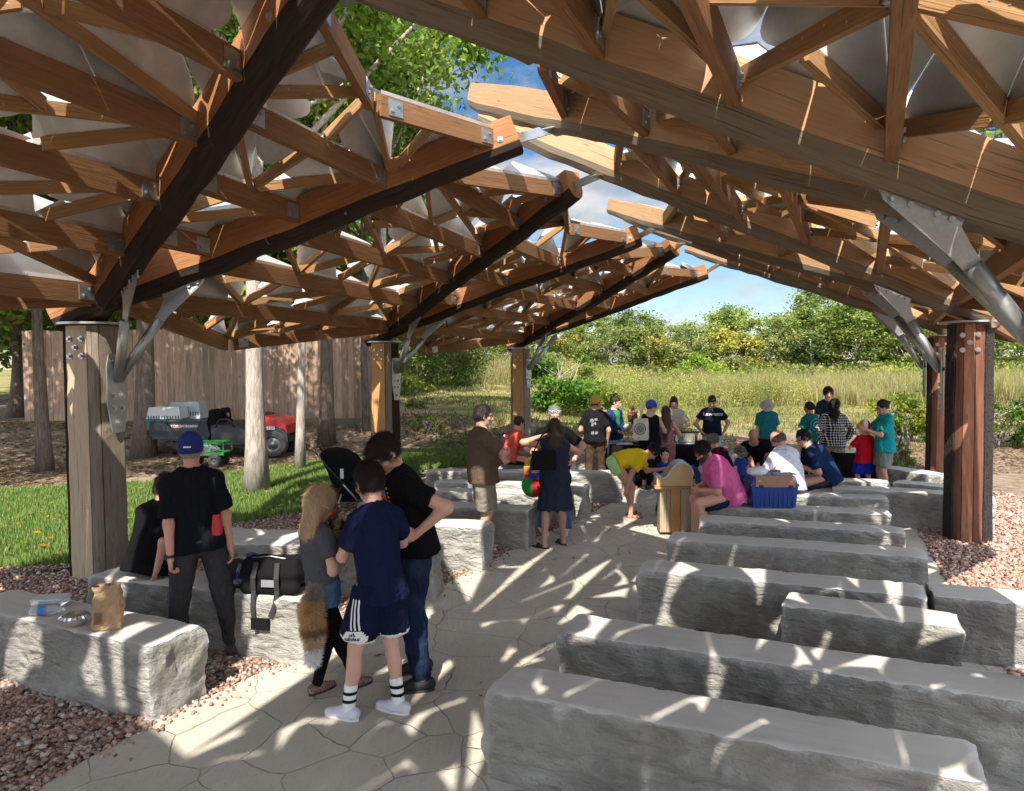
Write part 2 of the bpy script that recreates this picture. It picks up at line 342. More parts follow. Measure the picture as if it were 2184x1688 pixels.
# bare earth under everything near, lawn, gravel beds, flagstone path
LAWN = [G(2, 1046), G(330, 1030), G(500, 1008), G(700, 984), G(900, 961), G(1010, 957), G(1090, 959), G(1090, 985), G(905, 1004), G(880, 1030), G(690, 1085), G(505, 1118), G(330, 1165), G(265, 1198), G(2, 1216)]
LAWN = [(p.x, p.y) for p in LAWN]; LAWN = [(-16, 13.4)] + LAWN + [(-16, 6.5)]
k = NT('lawn_soil', .95, 0, .1); v = k.coord('Object'); k.color(k.mix(k.noise(v, 6, 5), (.045, .085, .018), (.10, .15, .04))); LAWNM = k.m
sheet('lawn', LAWN, .008, LAWNM)
pl = [G(60, 1700), G(190, 1620), G(415, 1505), G(630, 1400), G(950, 1247), G(1095, 1172), G(1270, 1090), G(1352, 1052), G(1375, 1030), G(1300, 1022), G(1215, 1018), G(1222, 985), G(1300, 968)]
pr = [G(1600, 968), G(1870, 992), G(1900, 1030), G(1945, 1110), G(1990, 1195), G(2050, 1290), G(2120, 1395), G(2230, 1560)]
PATH = [(-2.0, -2.5)] + [(p.x, p.y) for p in pl] + [(p.x, p.y) for p in pr] + [(3.2, .6), (2.4, -2.5)]
k = NT('gravel_bed', .95, 0, .15); v = k.coord('Object'); vo = k.n('TexVoronoi'); vo.inputs['Scale'].default_value = 26; k.l(v, vo.inputs[0]); bw = k.n('RGBToBW'); k.l(vo.outputs['Color'], bw.inputs[0])
c = k.ramp(bw.outputs[0], [(.2, (.20, .085, .06)), (.45, (.36, .20, .15)), (.6, (.46, .30, .22)), (.8, (.60, .50, .43))]); c = k.mix(k.ramp(vo.outputs['Distance'], [(.35, 0), (.75, .85)]), c, (.06, .04, .03)); k.color(c)
k.bump(vo.outputs['Distance'], -.03, 1); M['gravel'] = k.m
GRL = [(-16, 6.6)] + [(p.x, p.y) for p in (G(2, 1214), G(265, 1196), G(330, 1163), G(505, 1116), G(690, 1083), G(880, 1028), G(905, 1002), G(1090, 983), G(1235, 985), G(1370, 1030), G(1352, 1052), G(1270, 1090), G(1095, 1172), G(950, 1247), G(630, 1400), G(415, 1505), G(190, 1620), G(60, 1700))] + [(-2.0, -2.5), (-16, -2.5)]
sheet('gravel_bed', GRL, .004, M['gravel'])
GRR = [(p.x, p.y) for p in (G(1865, 985), G(2190, 1065))] + [(11, 12.6), (13, -2), (2.4, -2.5), (3.2, .6)] + [(p.x, p.y) for p in reversed(pr)]
GRR2 = GRR
sheet('gravel_bed', GRR, .004, M['gravel'])
sheet('path', PATH, .010, M['flag'])
# pebbles
ico_v = []; t = (1 + 5 ** .5) / 2
for a in (-1, 1):
    for b in (-t, t): ico_v += [(a, b, 0), (0, a, b), (b, 0, a)]
ico_v = np.array(ico_v) / math.sqrt(1 + t * t)
import itertools
dist = np.linalg.norm(ico_v[:, None] - ico_v[None], axis=-1); e = 1.0515
ico_f = np.array([(i, j, kx) if np.dot(np.cross(ico_v[j] - ico_v[i], ico_v[kx] - ico_v[i]), ico_v[i]) > 0 else (i, kx, j) for i, j, kx in itertools.combinations(range(12), 3) if dist[i, j] < 1.1 and dist[j, kx] < 1.1 and dist[i, kx] < 1.1])
def scatter(P, n, seed, dens=None):
    r = np.random.default_rng(seed); A = np.array(P); lo, hi = A.min(0), A.max(0)
    p = lo + (hi - lo) * r.random((n, 2)); p = p[inpoly(P, p[:, 0], p[:, 1])]
    if dens is not None: p = p[r.random(len(p)) < dens(p)]
    return p
def infr(p, pad=.04):
    # keep only what the wide view (plus a margin to both sides) could show
    return (p[:, 1] > .8) & (np.abs(p[:, 0]) < p[:, 1] * .80 + .8)
def pebbles(name, pts, size, colors, seed, z=0.0):
    r = np.random.default_rng(seed); n = len(pts)
    s = size * (.55 + .8 * r.random((n, 1, 1))) * np.array([1, 1, 1]) ; sc = .7 + .6 * r.random((n, 1, 3)); sc[..., 2] *= .7
    V = ico_v[None] * (1 + .22 * r.standard_normal((n, 12, 1))) * sc * s
    th = r.random(n) * 2 * PI; c, s_ = np.cos(th)[:, None], np.sin(th)[:, None]
    x = V[..., 0] * c - V[..., 1] * s_; y = V[..., 0] * s_ + V[..., 1] * c; V = np.stack([x, y, V[..., 2]], -1)
    V[..., 0] += pts[:, 0:1]; V[..., 1] += pts[:, 1:2]; V[..., 2] += (z + size * (.15 + .9 * r.random((n, 1))))
    Fp = (ico_f[None] + (np.arange(n) * 12)[:, None, None]).reshape(-1, 3)
    cs = np.array(colors)[r.integers(0, len(colors), n)] * (.62 + .5 * r.random((n, 1)))
    return fast(name, V.reshape(-1, 3), Fp, M['pebble'], smooth=False, col=np.repeat(cs, 12, 0))
k = NT('pebble_stone', .75, 0, .35); a = k.n('Attribute', attribute_name='Col'); v = k.coord('Object'); k.color(k.mix(k.ramp(k.noise(v, 60, 3), [(.4, 0), (.7, .35)]), a.outputs['Color'], (.5, .42, .36))); M['pebble'] = k.m
RG = [(.32, .155, .11), (.42, .24, .175), (.27, .125, .09), (.46, .33, .25), (.36, .21, .155), (.52, .43, .36), (.22, .12, .095), (.42, .27, .18), (.58, .52, .46), (.20, .14, .11)]
p = scatter([q for q in GRL], 620000, 3, lambda p: np.where(infr(p), np.clip((5.5 / np.maximum(p[:, 1], 1)) ** 2, .03, 1), 0))
p = p[(p[:, 1] < 12)]; pebbles_l = pebbles('gravel', p[:58000], .0165, RG, 5, .004); tag(pebbles_l, 'reddish brown river pebbles filling the bed left of the path', 'gravel', kind='stuff')
RG2 = [(.42, .22, .155), (.47, .29, .21), (.36, .18, .13), (.54, .38, .29), (.40, .245, .175), (.62, .50, .42), (.30, .16, .12)]
p = scatter(GRR, 300000, 4, lambda p: np.where(infr(p), np.clip((6.5 / np.maximum(p[:, 1], 1)) ** 2, .05, 1), 0)); p = p[p[:, 1] < 12.5]
o = pebbles('gravel', p[:26000], .021, RG2, 6, .004); tag(o, 'pale pink sunlit gravel right of the stone benches', 'gravel', kind='stuff')

# grit washed out of the beds along the path edges
r9 = np.random.default_rng(91); ed_ = np.array([(q.x, q.y) for q in (G(190, 1620), G(415, 1505), G(630, 1400), G(950, 1247), G(1095, 1172), G(1270, 1090))]); sgi = r9.integers(0, 5, 260); tt_ = r9.random((260, 1)); gp = ed_[sgi] * (1 - tt_) + ed_[sgi + 1] * tt_ + np.abs(r9.normal(0, .10, (260, 1))) * np.array([[.9, -.3]])
ed2 = np.array([(q.x, q.y) for q in (G(1370, 1330), G(1700, 1365))]); t2_ = r9.random((120, 1)); gp2 = ed2[0] * (1 - t2_) + ed2[1] * t2_ + r9.normal(0, .03, (120, 2))
o = pebbles('stray_pebbles', np.concatenate([gp, gp2]), .012, RG, 92, .010); tag(o, 'stray pebbles scattered over the edge of the stamped path', 'gravel', kind='stuff')
# ---- grass blades
def blades(name, pts, z, h, w, colors, seed, lean=.35, segs=1):
    r = np.random.default_rng(seed); n = len(pts); H = h * (.5 + .9 * r.random(n)); Wd = w * (.6 + .8 * r.random(n)); th = r.random(n) * 2 * PI
    dx, dy = np.cos(th), np.sin(th); ln = lean * H * r.random(n); la = r.random(n) * 2 * PI; lx, ly = np.cos(la) * ln, np.sin(la) * ln
    b = np.stack([pts[:, 0], pts[:, 1], z], -1)
    o1 = np.stack([dx * Wd / 2, dy * Wd / 2, 0 * H], -1)
    mid = np.stack([lx * .35, ly * .35, H * .6], -1); top = np.stack([lx, ly, H], -1)
    V = np.stack([b - o1, b + o1, b + o1 * .7 + mid, b - o1 * .7 + mid, b + top], 1)
    base = np.arange(n) * 5
    F4 = np.stack([base, base + 1, base + 2, base + 3], -1); F3 = np.stack([base + 3, base + 2, base + 4, base + 4], -1)
    Fa = np.concatenate([np.stack([base, base + 1, base + 2], -1), np.stack([base, base + 2, base + 3], -1), np.stack([base + 3, base + 2, base + 4], -1)], 0)
    cs = np.array(colors)[r.integers(0, len(colors), n)] * (.75 + .5 * r.random((n, 1)))
    return fast(name, V.reshape(-1, 3), Fa, M['blade'], col=np.repeat(cs, 5, 0))
LG = [(.11, .20, .045), (.145, .25, .06), (.18, .29, .075), (.24, .32, .11), (.35, .38, .17)]
p = scatter(LAWN, 400000, 11, lambda p: infr(p)); p = p[:95000]
o = blades('lawn_grass', p, np.full(len(p), .006), .075, .011, LG, 12); tag(o, 'short bright green turf beside the pavilion', 'grass', kind='stuff')
# fallen leaves on lawn and dirt: uncountable litter
def litter(name, pts, z, size, colors, seed):
    r = np.random.default_rng(seed); n = len(pts); th = r.random(n) * 2 * PI; c, s_ = np.cos(th), np.sin(th); sz = size * (.5 + r.random(n))
    q = np.array([(-1, 0), (0, -.5), (1, 0), (0, .5)])
    V = np.zeros((n, 4, 3)); V[..., 0] = pts[:, 0:1] + (q[:, 0] * c[:, None] - q[:, 1] * s_[:, None]) * sz[:, None]; V[..., 1] = pts[:, 1:2] + (q[:, 0] * s_[:, None] + q[:, 1] * c[:, None]) * sz[:, None]
    V[..., 2] = z[:, None] + .025 * r.random((n, 4)) * size / .04 + .004
    return fast(name, V.reshape(-1, 3), np.arange(n * 4).reshape(-1, 4), M['leaf'], col=np.repeat(np.array(colors)[r.integers(0, len(colors), n)], 4, 0))
p = scatter(LAWN, 900, 13); o = litter('fallen_leaves', p, np.full(len(p), .05), .05, [(.55, .36, .06), (.42, .22, .07), (.60, .48, .10)], 3); tag(o, 'yellow and brown leaves scattered over the lawn', 'fallen leaves', kind='stuff')
DIRT = [(-16, 13.2), (-9, 14), (-3, 18.6), (9, 14.5), (15, 15), (14, 20.5), (4, 22), (-3, 24), (-16, 22)]
p = scatter(DIRT, 42000, 14); o = litter('leaf_litter', p, gh(p[:, 0], p[:, 1]), .05, [(.22, .14, .085), (.33, .23, .14), (.42, .33, .22), (.15, .09, .06), (.5, .38, .24)], 4); tag(o, 'dry twigs and brown leaf litter on the bare earth by the fence', 'leaf litter', kind='stuff')
p = scatter(PATH, 140, 31); o = litter('path_leaves', p, np.full(len(p), .012), .028, [(.20, .11, .06), (.30, .19, .09), (.14, .08, .05)], 32); tag(o, 'a few small brown leaves lying on the stamped path', 'fallen leaves', kind='stuff')
# mown meadow tufts
r_ = np.random.default_rng(21)
p = np.stack([r_.uniform(-12, 34, 160000), 18 + 24 * r_.random(160000) ** 1.2], -1)
nz_ = np.sin(p[:, 0] * .8 + 2 * np.sin(p[:, 1] * .5)) + np.sin(p[:, 1] * .9 + p[:, 0] * .35) + .8 * r_.standard_normal(len(p))
keep = ((p[:, 1] > 21.5 + .1 * p[:, 0]) & (nz_ > -.8)) | (nz_ > 2.1); keep &= ~((p[:, 0] < -4.2) & (p[:, 1] < 26)); keep &= ~((np.abs(p[:, 0] + 3.2) < 2.2) & (np.abs(p[:, 1] - 25) < 2.4) & (r_.random(len(p)) < .85)); p = p[keep][:62000]
MG = [(.14, .19, .05), (.20, .23, .07), (.32, .29, .12), (.10, .15, .035), (.40, .33, .17)]
o = blades('meadow_grass', p, gh(p[:, 0], p[:, 1]), .10, .028, MG, 22, .6); tag(o, 'mown straw and green meadow grass behind the stage', 'grass', kind='stuff')
# tall prairie
n_ = 300000; p = np.stack([r_.uniform(-13, 50, n_), 37.5 + 30 * r_.random(n_) ** 1.5], -1)
edge = 37.5 + 1.2 * np.sin(p[:, 0] * .9) + .8 * np.sin(p[:, 0] * 2.3); keep = (p[:, 1] > edge + np.where(p[:, 0] < 3, 3, 0)) & (p[:, 0] < p[:, 1] * .76) & (p[:, 0] > -.16 * p[:, 1]); p = p[keep][:140000]
hh_ = 1.15 + .28 * np.sin(p[:, 0] * .6 + p[:, 1] * .33) + .16 * np.sin(p[:, 0] * 1.9)
TG = [(.30, .36, .12), (.26, .33, .10), (.36, .31, .14), (.48, .41, .22), (.30, .30, .11), (.42, .36, .18), (.55, .47, .28), (.25, .28, .09), (.38, .27, .16)]
o = blades('tall_prairie_grass', p, gh(p[:, 0], p[:, 1]), hh_, .024, TG, 23, .62); tag(o, 'tall straw coloured prairie grass below the tree line', 'grass', kind='stuff')
# clumps of weeds at the left hand edge of the prairie
def weeds(pts, z, h, seed, cols, spread=.5, per=120, leaf=.06):
    r = np.random.default_rng(seed); n = len(pts) * per; b = np.repeat(np.column_stack([pts, z]), per, 0); hh = np.repeat(h * (.6 + .6 * r.random(len(pts))), per)
    c = b + np.stack([r.normal(0, spread, n), r.normal(0, spread, n), hh * (r.random(n) ** .8)], -1)
    cs = np.repeat(np.array(cols)[r.integers(0, len(cols), len(pts))], per, 0) * (.7 + .6 * r.random((n, 1)))
    return leafquads(c, leaf, r, cs)
def leafquads(c, size, r, cs, up=.35):
    n = len(c); a = r.standard_normal((n, 3)); a[:, 2] -= .15; a /= np.linalg.norm(a, axis=1, keepdims=True); b = r.standard_normal((n, 3)); b -= a * (a * b).sum(1, keepdims=True); b /= np.linalg.norm(b, axis=1, keepdims=True)
    s = size * (.6 + .8 * r.random((n, 1))); a = a * s; b = b * s * .5
    V = np.stack([c - a, c - b * 1.0 - a * .1, c + a, c + b * 1.0 - a * .1], 1).reshape(-1, 3)
    return V, np.arange(n * 4).reshape(-1, 4), np.repeat(cs, 4, 0)
def leafobj(name, VFC, parent=None):
    V, F_, C_ = VFC; return fast(name, V, F_, M['leaf'], col=C_, parent=parent)

# ---- trees
GREENS = [(.20, .27, .08), (.26, .33, .09), (.15, .21, .065), (.32, .37, .11)]
YEL = [(.46, .43, .11), (.52, .48, .13), (.36, .38, .10), (.28, .34, .09)]
DARK = [(.09, .14, .035), (.12, .18, .045), (.15, .22, .05)]
OLIVE = [(.27, .31, .12), (.33, .35, .14), (.21, .26, .09), (.23, .26, .10)]
def crown_data(seed, R, Hc, n, leaf, cols, clumps=26, fill=.25, low=0.0):
    """crown centred on (0,0,0): clumps on an uneven ellipsoid"""
    r = np.random.default_rng(seed); C = []; K = []
    while len(C) < clumps:
        d = r.standard_normal(3); d /= np.linalg.norm(d); q = d * (.45 + .55 * r.random() ** .5)
        C.append(q * np.array([R, R, Hc]) * (.85 + .3 * r.random()))
    C = np.array(C); rad = R * (.12 + .20 * r.random(clumps)); w = rad ** 2; w /= w.sum(); pick = r.choice(clumps, n, p=w)
    d = r.standard_normal((n, 3)); d /= np.linalg.norm(d, axis=1, keepdims=True); rr = rad[pick][:, None] * np.minimum(1.7, np.abs(r.normal(0, .72, (n, 1))) + .12)
    c = C[pick] + d * rr * np.array([1.15, 1.15, .8]); base = np.array(cols)[r.integers(0, len(cols), clumps)][pick] * (.7 + .6 * r.random((n, 1)))
    return leafquads(c, leaf, r, base), C, rad
def trunk_mb(h, r0_, seed, top=None, lean=0, limbs=(), crownC=None, zc=0, kink=.05, nlimb=9, r1=.35):
    rr = random.Random(seed); mb = MB(); pts = []; rad = []; n = 9
    for i in range(n + 1):
        t = i / n; pts.append((lean * t * h + kink * h * .3 * math.sin(t * 4 + seed), kink * h * .3 * math.sin(t * 3 + seed * 2), t * h)); rad.append(r0_ * (1 - (1 - r1) * t) * (1.35 if i == 0 else 1.08 if i == 1 else 1))
    mb.tube(pts, rad, 12)
    if crownC is not None:
        for q in list(crownC)[:nlimb]:
            s = Vector(pts[rr.randint(5, n)]); e_ = Vector((q[0], q[1], q[2] + zc)); m = s.lerp(e_, .5) + Vector((rr.uniform(-.2, .2), rr.uniform(-.2, .2), rr.uniform(0, .4)))
            mb.tube([s, s.lerp(m, .5), m, m.lerp(e_, .5), e_], [r0_ * .38, r0_ * .33, r0_ * .26, r0_ * .17, r0_ * .07], 6)
    return mb
def make_tree(name, label, cat, seed, h, zc, R, Hc, n, leaf, cols, tr=.14, bark='bark', clumps=26, group=None, lean=0, kink=.05, nlimb=10):
    t = empty(name, (0, 0, 0), 0, label, cat, group)
    dat, C, rad = crown_data(seed, R, Hc, n, leaf, cols, clumps)
    V, F_, C_ = dat; V = V + np.array([lean * h, 0, zc]); C = C + np.array([lean * h, 0, 0])
    trunk_mb(h, tr, seed, lean=lean, crownC=C, zc=zc, kink=kink, nlimb=nlimb).build('trunk', M[bark], t, True)
    leafobj('crown', (V, F_, C_), t)
    return t
# far tree line: five kinds copied along the edge of the field
kinds = [('green', make_tree('tree', '', 'tree', 31, 4.6, 4.6, 3.0, 3.2, 11000, .13, GREENS, clumps=46)),
         ('yellow green', make_tree('tree', '', 'tree', 32, 4.0, 3.9, 2.7, 2.9, 10000, .13, YEL + GREENS[:2], clumps=42)),
         ('dark green', make_tree('tree', '', 'tree', 33, 5.0, 4.6, 3.3, 3.4, 12000, .13, DARK[1:] + GREENS, clumps=50)),
         ('olive', make_tree('tree', '', 'tree', 34, 4.2, 4.2, 2.6, 3.1, 7000, .12, OLIVE, clumps=30)),
         ('pale yellow', make_tree('tree', '', 'tree', 35, 3.2, 2.9, 2.3, 2.4, 8500, .13, YEL + OLIVE[:1], clumps=38))]
# photo column, distance, kind, scale
line = [(870, 60, 0, .9), (925, 66, 2, .95), (985, 62, 4, 1.1), (1045, 70, 3, 1.0), (1100, 64, 0, .9), (1160, 72, 3, 1.05), (1215, 66, 1, .95), (1262, 72, 0, 1.12), (1305, 66, 3, 1.1), (1345, 74, 2, 1.2),
        (1385, 66, 1, 1.1), (1430, 73, 3, 1.22), (1470, 66, 3, 1.05), (1515, 74, 0, 1.22), (1560, 66, 4, 1.45), (1595, 74, 0, 1.35), (1640, 66, 3, 1.12), (1680, 73, 1, 1.25), (1728, 67, 0, 1.28), (1775, 74, 0, 1.55),
        (1822, 66, 2, 1.36), (1870, 74, 0, 1.5), (1915, 66, 1, 1.25), (1960, 72, 2, 1.4), (2010, 66, 0, 1.3), (2065, 73, 3, 1.3), (2120, 66, 2, 1.35), (2180, 72, 0, 1.35)]
where = ['far left behind the hanging cedar branch', 'beyond the far folding table', 'left of the third left post', 'directly behind the third left post', 'just right of the third left post', 'above the leafy green bush', 'behind the yellow cap man', 'behind the person with the bird', 'above the bird of prey', 'behind the blue cap woman',
         'above the pink outfit girl', 'behind the cream shirt woman', 'above the black covered table', 'behind the dark tee man with hands in pockets', 'right of the dark tee man', 'with tall crown left of the sun hat', 'above the grey sun hat', 'right of the grey sun hat', 'left of the ponytail woman', 'tallest of the line behind the plaid shirt',
         'broad crown above the plaid shirt', 'behind the child in red', 'above the teal shirt man with the bun', 'left of the farthest right post', 'behind the farthest right post', 'between the two right posts', 'behind the nearest right post', 'at the right end of the line']
used = set()
for i, (px, y, kd, s_) in enumerate(line):
    nm, src = kinds[kd]
    o = src if kd not in used else copy_tree(src); used.add(kd)
    x = XD(px, y).x; o.location = (x, y, float(gh(x, y)) - .1); o.rotation_euler = (0, 0, i * 1.7); s_ *= .92; o.scale = (s_, s_, s_ * (.80 + .05 * math.sin(i * 2.1)))
    tag(o, '%s tree in the far tree line, %s' % (nm, where[i]), 'tree', 'trees of the far tree line')
# low brush along the foot of the trees, one object
p = np.stack([r_.uniform(-14, 52, 420), r_.uniform(58, 66, 420)], -1)
o = leafobj('brush', weeds(p, gh(p[:, 0], p[:, 1]), 1.9, 5, GREENS + YEL + OLIVE + DARK, .75, 90, .15)); tag(o, 'low mixed brush at the foot of the far trees', 'brush', kind='stuff')
# leafy bush right of the third left post, goldenrod at right, shrub left
def bush(px, y, w, h, n, leaf, cols, seed, label, name='bush'):
    x = XD(px, y).x; t = empty(name, (x, y, float(gh(x, y))), 0, label, 'bush')
    (V, F_, C_), C, rad = crown_data(seed, w, h * .5, n, leaf, cols, 22); V = V + np.array([0, 0, h * .48])
    V[:, 2] = np.maximum(V[:, 2], .02); leafobj('foliage', (V, F_, C_), t)
    mb = MB(); rr = random.Random(seed)
    for q in range(9): mb.tube([(rr.uniform(-.2, .2), rr.uniform(-.2, .2), -.05), (rr.uniform(-.5, .5) * w, rr.uniform(-.3, .3) * w, h * .45), (rr.uniform(-.8, .8) * w, rr.uniform(-.5, .5) * w, h * .8)], [.03, .02, .008], 5)
    mb.build('stems', M['bark'], t, True); return t
bush(1200, 27, 1.45, 2.35, 9000, .075, [(.10, .22, .04), (.14, .28, .05), (.19, .32, .07)], 41, 'bright green leafy bush right of the third left post')
bush(1262, 29, 1.1, 1.9, 4500, .07, YEL + GREENS, 42, 'yellow green weedy bush left of the yellow cap man')
bush(1925, 20.5, .8, 1.35, 5200, .045, [(.22, .30, .05), (.30, .34, .06), (.16, .24, .04)], 43, 'low green bush with yellow flecks left of the farthest right post')
bush(2125, 19, .9, 1.5, 4500, .05, [(.12, .22, .04), (.18, .28, .05)], 44, 'green bush right of the nearest right post')
bush(1925, 14.9, .38, .95, 800, .035, [(.20, .28, .08), (.26, .33, .10)], 45, 'thin spindly weed behind the far right bench')
bush(880, 33, 1.8, 2.6, 6500, .09, GREENS + YEL[2:], 46, 'sunlit shrub right of the wooden fence')
bush(945, 38, 1.6, 2.2, 5000, .09, GREENS, 47, 'green shrub beside the far folding table')
bush(1490, 55, 2.1, 2.6, 6500, .12, [(.20, .30, .05), (.26, .34, .06)], 49, 'rounded bright green bush in front of the far trees')
bush(905, 21.5, .45, .5, 1400, .035, GREENS, 50, 'small weed clump on the dirt bank')
bush(960, 20.4, .5, .3, 1200, .03, GREENS, 52, 'flat weed clump at the foot of the dirt bank')
bush(895, 27, .5, .35, 1200, .04, OLIVE + GREENS, 53, 'ragged weed clump higher up the bank')
bush(1900, 56, 1.6, 2.0, 4200, .10, YEL, 54, 'yellow bush in front of the far trees')
# second band of tall weeds near prairie edge on the left
p = np.stack([r_.uniform(1.5, 15, 190), r_.uniform(32, 38, 190)], -1); p = p[p[:, 1] > 31.5 + .35 * p[:, 0]]
o = leafobj('goldenrod', weeds(p, gh(p[:, 0], p[:, 1]), 1.65, 6, YEL + GREENS + GREENS + OLIVE, .34, 190, .038)); tag(o, 'yellow green goldenrod at the prairie edge behind the left row', 'goldenrod', kind='stuff')

# near woodland trees on the left
def place_tree(px, y, **kw):
    x = XD(px, y).x; kw.setdefault('name', 'tree'); t = make_tree(cat='tree', **kw); t.location = (x, y, float(gh(x, y)) - .05); return t
LG2 = [(.16, .27, .045), (.22, .33, .06), (.12, .20, .035), (.30, .38, .08)]
t = place_tree(545, 13.25, label='pale barked tree in the lawn, thickest of the straight trunks', seed=61, h=8.0, zc=9.4, R=3.9, Hc=2.2, n=20000, leaf=.085, cols=LG2, tr=.185, clumps=40, kink=.012, nlimb=14)
t = place_tree(643, 16.1, label='slim pale trunk at the lawn edge behind the stroller', seed=62, h=8.5, zc=9.4, R=2.2, Hc=2.0, n=9000, leaf=.085, cols=LG2, tr=.10, clumps=26, kink=.03)
t = place_tree(692, 20.0, label='brown cedar trunk by the right end of the fence', seed=63, h=9, zc=8.4, R=2.6, Hc=2.8, n=9000, leaf=.10, cols=DARK + GREENS, tr=.20, bark='bark_tree_dark', kink=.02)
t = place_tree(292, 18.3, label='thick leaning cedar trunk left of the utility cart', seed=64, h=9, zc=8.2, R=3.0, Hc=3.0, n=11000, leaf=.10, cols=DARK + LG2[:1], tr=.25, bark='bark_tree_dark', lean=.06, kink=.03)
t = place_tree(85, 16.2, label='grey trunk left of the nearest left post', seed=65, h=8.0, zc=8.0, R=2.8, Hc=2.8, n=10000, leaf=.09, cols=LG2 + DARK, tr=.15, bark='bark_tree_dark', lean=.03, kink=.05)
t = place_tree(782, 21.3, label='thin dark trunk at the fence end behind the second post', seed=66, h=7, zc=7.0, R=1.8, Hc=2.0, n=5000, leaf=.09, cols=DARK + GREENS, tr=.12, bark='bark_tree_dark', kink=.05)
t = place_tree(820, 19.5, label='tall leafy tree whose crown rises over the left roof edge', seed=67, h=9.5, zc=10.3, R=3.0, Hc=2.7, n=16000, leaf=.09, cols=LG2 + YEL[:1], tr=.14, clumps=44, kink=.03, nlimb=16)
t = place_tree(330, 27, label='bright tree standing behind the fence', seed=68, h=8, zc=8.6, R=3.8, Hc=3.6, n=12000, leaf=.12, cols=LG2, tr=.2, clumps=36)
t = place_tree(30, 24, label='dense dark tree at the left frame edge', seed=69, h=6, zc=6.4, R=3.2, Hc=4.6, n=12000, leaf=.11, cols=DARK + GREENS, tr=.2, clumps=36, bark='bark_tree_dark')
t = place_tree(-120, 15, label='green tree beyond the left edge of the roof', seed=70, h=8, zc=7.6, R=3.0, Hc=4.0, n=11000, leaf=.10, cols=LG2 + GREENS, tr=.2, clumps=36)
t = place_tree(-420, 11, label='broad tree off the left side casting shade on the cart', seed=75, h=7.5, zc=9.4, R=4.2, Hc=2.6, n=19000, leaf=.10, cols=LG2 + GREENS, tr=.2, clumps=46)
t = place_tree(-700, 13.5, label='outer tree off the left side beside the broad one', seed=76, h=7.5, zc=9.0, R=4.0, Hc=2.8, n=15000, leaf=.11, cols=LG2 + DARK, tr=.2, clumps=40)
t = place_tree(2330, 17, label='broad tree beyond the right side of the pavilion', seed=71, h=7, zc=7.6, R=3.4, Hc=4.4, n=12000, leaf=.10, cols=LG2 + GREENS, tr=.2, clumps=36)
# trees beyond the fence that close the view under and over the left eave
for i, (px, y, kd, s_) in enumerate(((-150, 22, 0, 1.5), (-40, 31, 2, 1.6), (90, 34, 0, 1.7), (200, 29, 2, 1.6), (430, 31, 0, 1.6), (560, 34, 2, 1.7), (690, 30, 0, 1.5), (790, 36, 2, 1.5))):
    o = copy_tree(kinds[kd][1]); x = XD(px, y).x; o.location = (x, y, .3); o.rotation_euler = (0, 0, i * 2.3); o.scale = (s_, s_, s_ * 1.15)
    tag(o, ['leafy tree off the left end of the fence', 'dark tree behind the left end of the fence', 'tree behind the fence, left of the nearest left post', 'dark tree behind the fence right of the nearest left post', 'green tree behind the fence above the utility cart', 'dark tree behind the fence beyond the pale trunk', 'tree behind the fence above its right half', 'dark tree past the right end of the fence'][i], 'tree', 'trees behind the fence')
# hanging cedar branch
t = empty('cedar_tree', (XD(800, 22.5).x, 22.5, .6), 0, 'dark cedar with a branch drooping right beyond the second post', 'tree')
mb = MB(); mb.tube([(0, 0, 0), (.05, 0, 3.4), (.1, .1, 6)], [.16, .13, .08], 10); mb.tube([(.05, 0, 2.9), (.9, -.2, 2.75), (1.9, -.3, 2.55), (2.9, -.3, 2.2)], [.06, .045, .03, .012], 6)
mb.tube([(0, 0, 2.7), (.5, -.2, 2.3), (1.1, -.3, 2.0)], [.03, .02, .01], 5); mb.build('trunk', M['bark_tree_dark'], t, True)
r__ = np.random.default_rng(77); ax_ = np.array([(.9, -.2, 2.75), (1.5, -.3, 2.6), (2.1, -.3, 2.4), (2.5, -.3, 2.2), (2.9, -.3, 2.0), (1.7, -.3, 2.1), (2.2, -.3, 1.7), (1.8, -.3, 1.6), (3.2, -.3, 2.2), (2.9, -.3, 1.8)]); pk = r__.integers(0, len(ax_), 5200)
c_ = ax_[pk] + r__.normal(0, 1, (5200, 3)) * np.array([.26, .25, .20]); c_[:, 2] -= .25 * np.abs(r__.normal(0, 1, 5200)) ; leafobj('crown', leafquads(c_, .04, r__, np.array(DARK)[r__.integers(0, 3, 5200)]), t)

